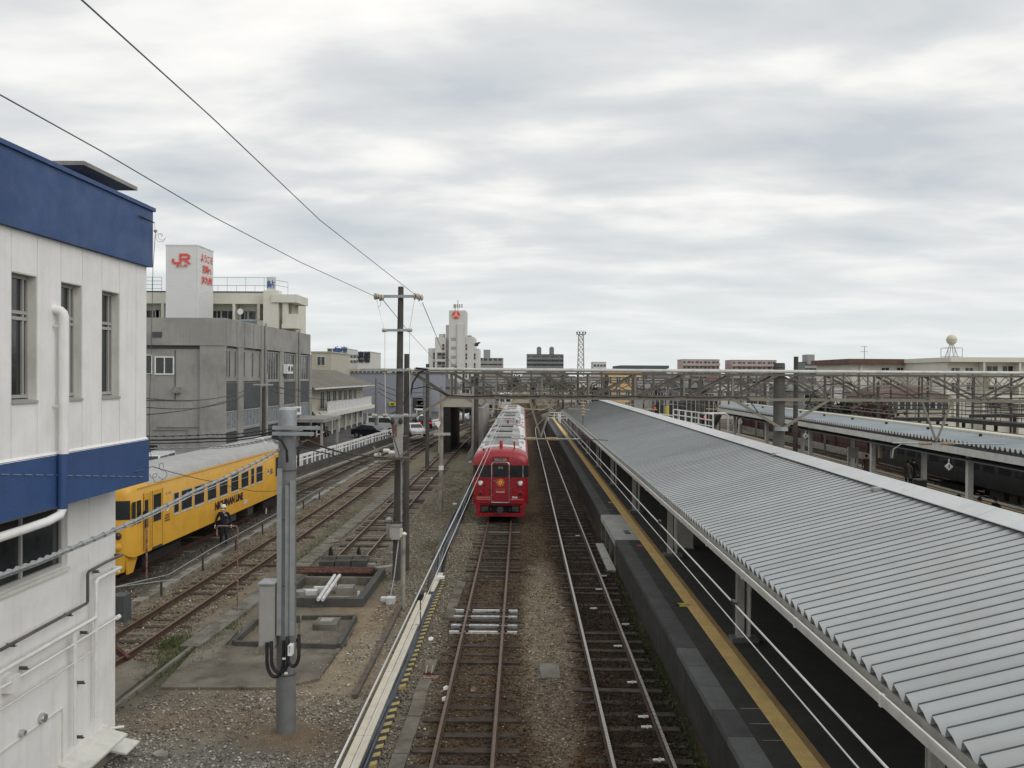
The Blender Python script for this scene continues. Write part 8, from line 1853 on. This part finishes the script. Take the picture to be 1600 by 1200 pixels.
x, y = cpos(600, 678); car('white minivan parked behind the dark saloon', x-.5, y+3.5, R(68), 'car_white', 'van')
x, y = cpos(648, 681); car('white car right of the dark mast, its side to the tracks', x, y, R(20), 'car_white', 'sedan')
x, y = cpos(651, 672); car('dark car with lit red tail lights beyond the white one', x+.5, y+4, R(190), 'car_dark', 'suv', lit=True)
x, y = cpos(655, 664); car('white van parked at the far end beside the poles', x-1, y+9, R(15), 'car_white', 'van')
x, y = cpos(495, 688); car('dark off-road car parked beside the grey office corner', x-1.0, y+5, R(8), 'car_dark', 'suv')
x, y = cpos(710, 655); car('small white car seen through the shed', x, y, R(60), 'car_white', 'sedan'); x, y = cpos(725, 650); car('dark car seen through the shed', x, y+4, R(60), 'car_dark', 'suv')
for i, px in enumerate((240, 256, 270)):
    a = AY(px, 712, 52+i*.8); cx_ = (-24.2, -22.4, -21.3)[i]
car('white station wagon with roof racks parked before the grey office, leftmost', -23.4, 52.5, R(6), 'car_white', 'van'); car('white wagon with dark windscreen parked beside the leftmost one', -21.2, 54.0, R(6), 'car_white', 'suv'); car('silver car roof furthest right in the row before the grey office', -19.6, 56.4, R(8), 'car_silver', 'sedan')
# planter
x, y = cpos(490, 697); t = thing('planter', 'brown brick planter with a dark clipped shrub beside the car park', 'planter', (x, y, .34)); MB().box(x-1.9, x+.9, y, y+1.3, .3, 1.15).build('planter_box', 'roof_brown', t)
# ================================================================ TREES AND SHRUBS
def foliage(nm, parent, c, rad, n, size, m_, seed):
    r3 = np.random.default_rng(seed); V = []; F = []
    cl = r3.normal(0, .5, (9, 3))*np.array(rad)
    for i in range(n):
        k = r3.integers(0, 9); p = np.array(c)+cl[k]+r3.normal(0, .27, 3)*np.array(rad); a = r3.normal(0, 1, 3); a /= np.linalg.norm(a); b = np.cross(a, r3.normal(0, 1, 3)); b /= np.linalg.norm(b)+1e-9; s = size*r3.uniform(.5, 1.2); q = len(V)
        V += [tuple(p-a*s), tuple(p+b*s*.5), tuple(p+a*s), tuple(p-b*s*.5)]; F.append((q, q+1, q+2, q+3))
    return MB().add(V, F).build(nm, m_, parent)
foliage('shrub', t, (x-1.0, y+.6, 1.6), (1.0, .5, .45), 500, .12, 'leaf_dark', 11)
def tree(lab, px, py, Y, h, rad, m_, seed, dens=900):
    x = AY(px, 620, Y).x; t = thing('tree', lab, 'tree', (x, Y, -.2)); r3 = random.Random(seed)
    tr_ = MB().tube([(x, Y, -.3), (x+.1, Y, h*.35), (x-.05, Y, h*.7)], [.22, .16, .07], 8)
    for k in range(6): a = k*1.05; z = h*(.35+.06*k); tr_.tube([(x, Y, z), (x+rad*.6*math.cos(a), Y+rad*.6*math.sin(a), z+h*.22)], [.08, .03], 5)
    tr_.build('trunk', 'bark', t); foliage('crown', t, (x, Y, h*.68), (rad, rad, h*.30), dens, .30, m_, seed); return t
tree('dark reddish bare tree behind the second canopy', 1376, 640, 80, 5.2, 1.8, 'leaf_red', 21, 700)
tree('dark green tree left of the reddish one behind the second canopy', 1330, 640, 88, 4.6, 1.6, 'leaf_dark', 22)
tree('tree in front of the grey-roofed house right of the dark mast', 1285, 640, 100, 5.6, 1.7, 'leaf_dark', 23)
tree('round dark tree above the tracks at the throat', 800, 640, 215, 7.4, 3.0, 'leaf_dark', 24); tree('dark tree right of the track axis', 872, 640, 200, 7.2, 2.6, 'leaf', 25); tree('distant tree left of the orange building', 926, 640, 150, 5.6, 1.8, 'leaf_dark', 26)
tree('low tree beyond the near canopy end', 1060, 640, 110, 4.6, 1.8, 'leaf_dark', 27); tree('small tree at the corner of the grey office', 480, 660, 86, 3.4, .9, 'leaf_dark', 28, 500)
# dark fence behind the tracks at right centre
t = thing('dark_fence', 'long dark panel fence beyond the platform tracks, below the near gantry', 'fence', AY(1025, 640, 104))
for i in range(14):
    a, b = AY(1024+i*7, 628, 104).x, AY(1030.4+i*7, 628, 104).x; MB().box(a, b, 104, 104.1, -.2, AY(1060, 626, 104).z).build('panel', 'under_grey', t)
for i in range(15): a = AY(1023.6+i*7, 628, 104).x; MB().box(a-.06, a+.06, 103.9, 104, -.2, AY(1060, 624, 104).z).build('post', 'frame_grey', t)
# ================================================================ labels: let each thing be found by its place
def ordn(n): return 'first second third fourth fifth sixth seventh eighth ninth tenth'.split()[n-1] if n <= 10 else '%d%s' % (n, 'th' if 10 < n % 100 < 14 else {1: 'st', 2: 'nd', 3: 'rd'}.get(n % 10, 'th'))
def proj(o):
    bpy.context.view_layer.update()
    ch = [c for c in [o]+list(o.children_recursive) if c.type == 'MESH']; c = Vector()
    for q in ch: c += q.matrix_world @ (sum((Vector(b) for b in q.bound_box), Vector())/8)
    c /= len(ch); v = RM.transposed() @ (c-Vector((0, 0, CZ))); return v.x/-v.z, c.y
def relabel(group, fmt, key):
    L = sorted([o for o in bpy.data.objects if o.get('group') == group and 'category' in o], key=lambda o: proj(o)[key])
    for i, o in enumerate(L): o['label'] = fmt % ordn(i+1)
relabel('pale clips along the platform track', 'small pale metal clip by the rails of the platform track, %s nearest', 1)
relabel('pegs carrying the signal wires', 'small dark iron peg carrying the signal wires along the siding, %s nearest', 1)
relabel('faint lines on the far platform asphalt', 'faint line painted across the far platform asphalt, %s nearest', 1)
relabel('slack lines between the car park poles', 'slack black overhead line between the car park poles, %s from the left', 0)
relabel('wires between the far gantries', 'dark overhead wire stretched between the far gantries, %s from the left', 0)
relabel('wire hangers under the far gantries', 'dim V-shaped hanger under the far gantries, %s from the left', 0)
relabel('slim masts along the far tracks', 'slim grey mast among the far tracks, %s from the left', 0)
relabel('distant houses along the horizon', 'distant house low on the horizon behind the gantries, %s from the left', 0)
for o in bpy.data.objects:
    l = o.get('label')
    if l and len(l.split()) > 16: print('LONG', len(l.split()), o.name, l)
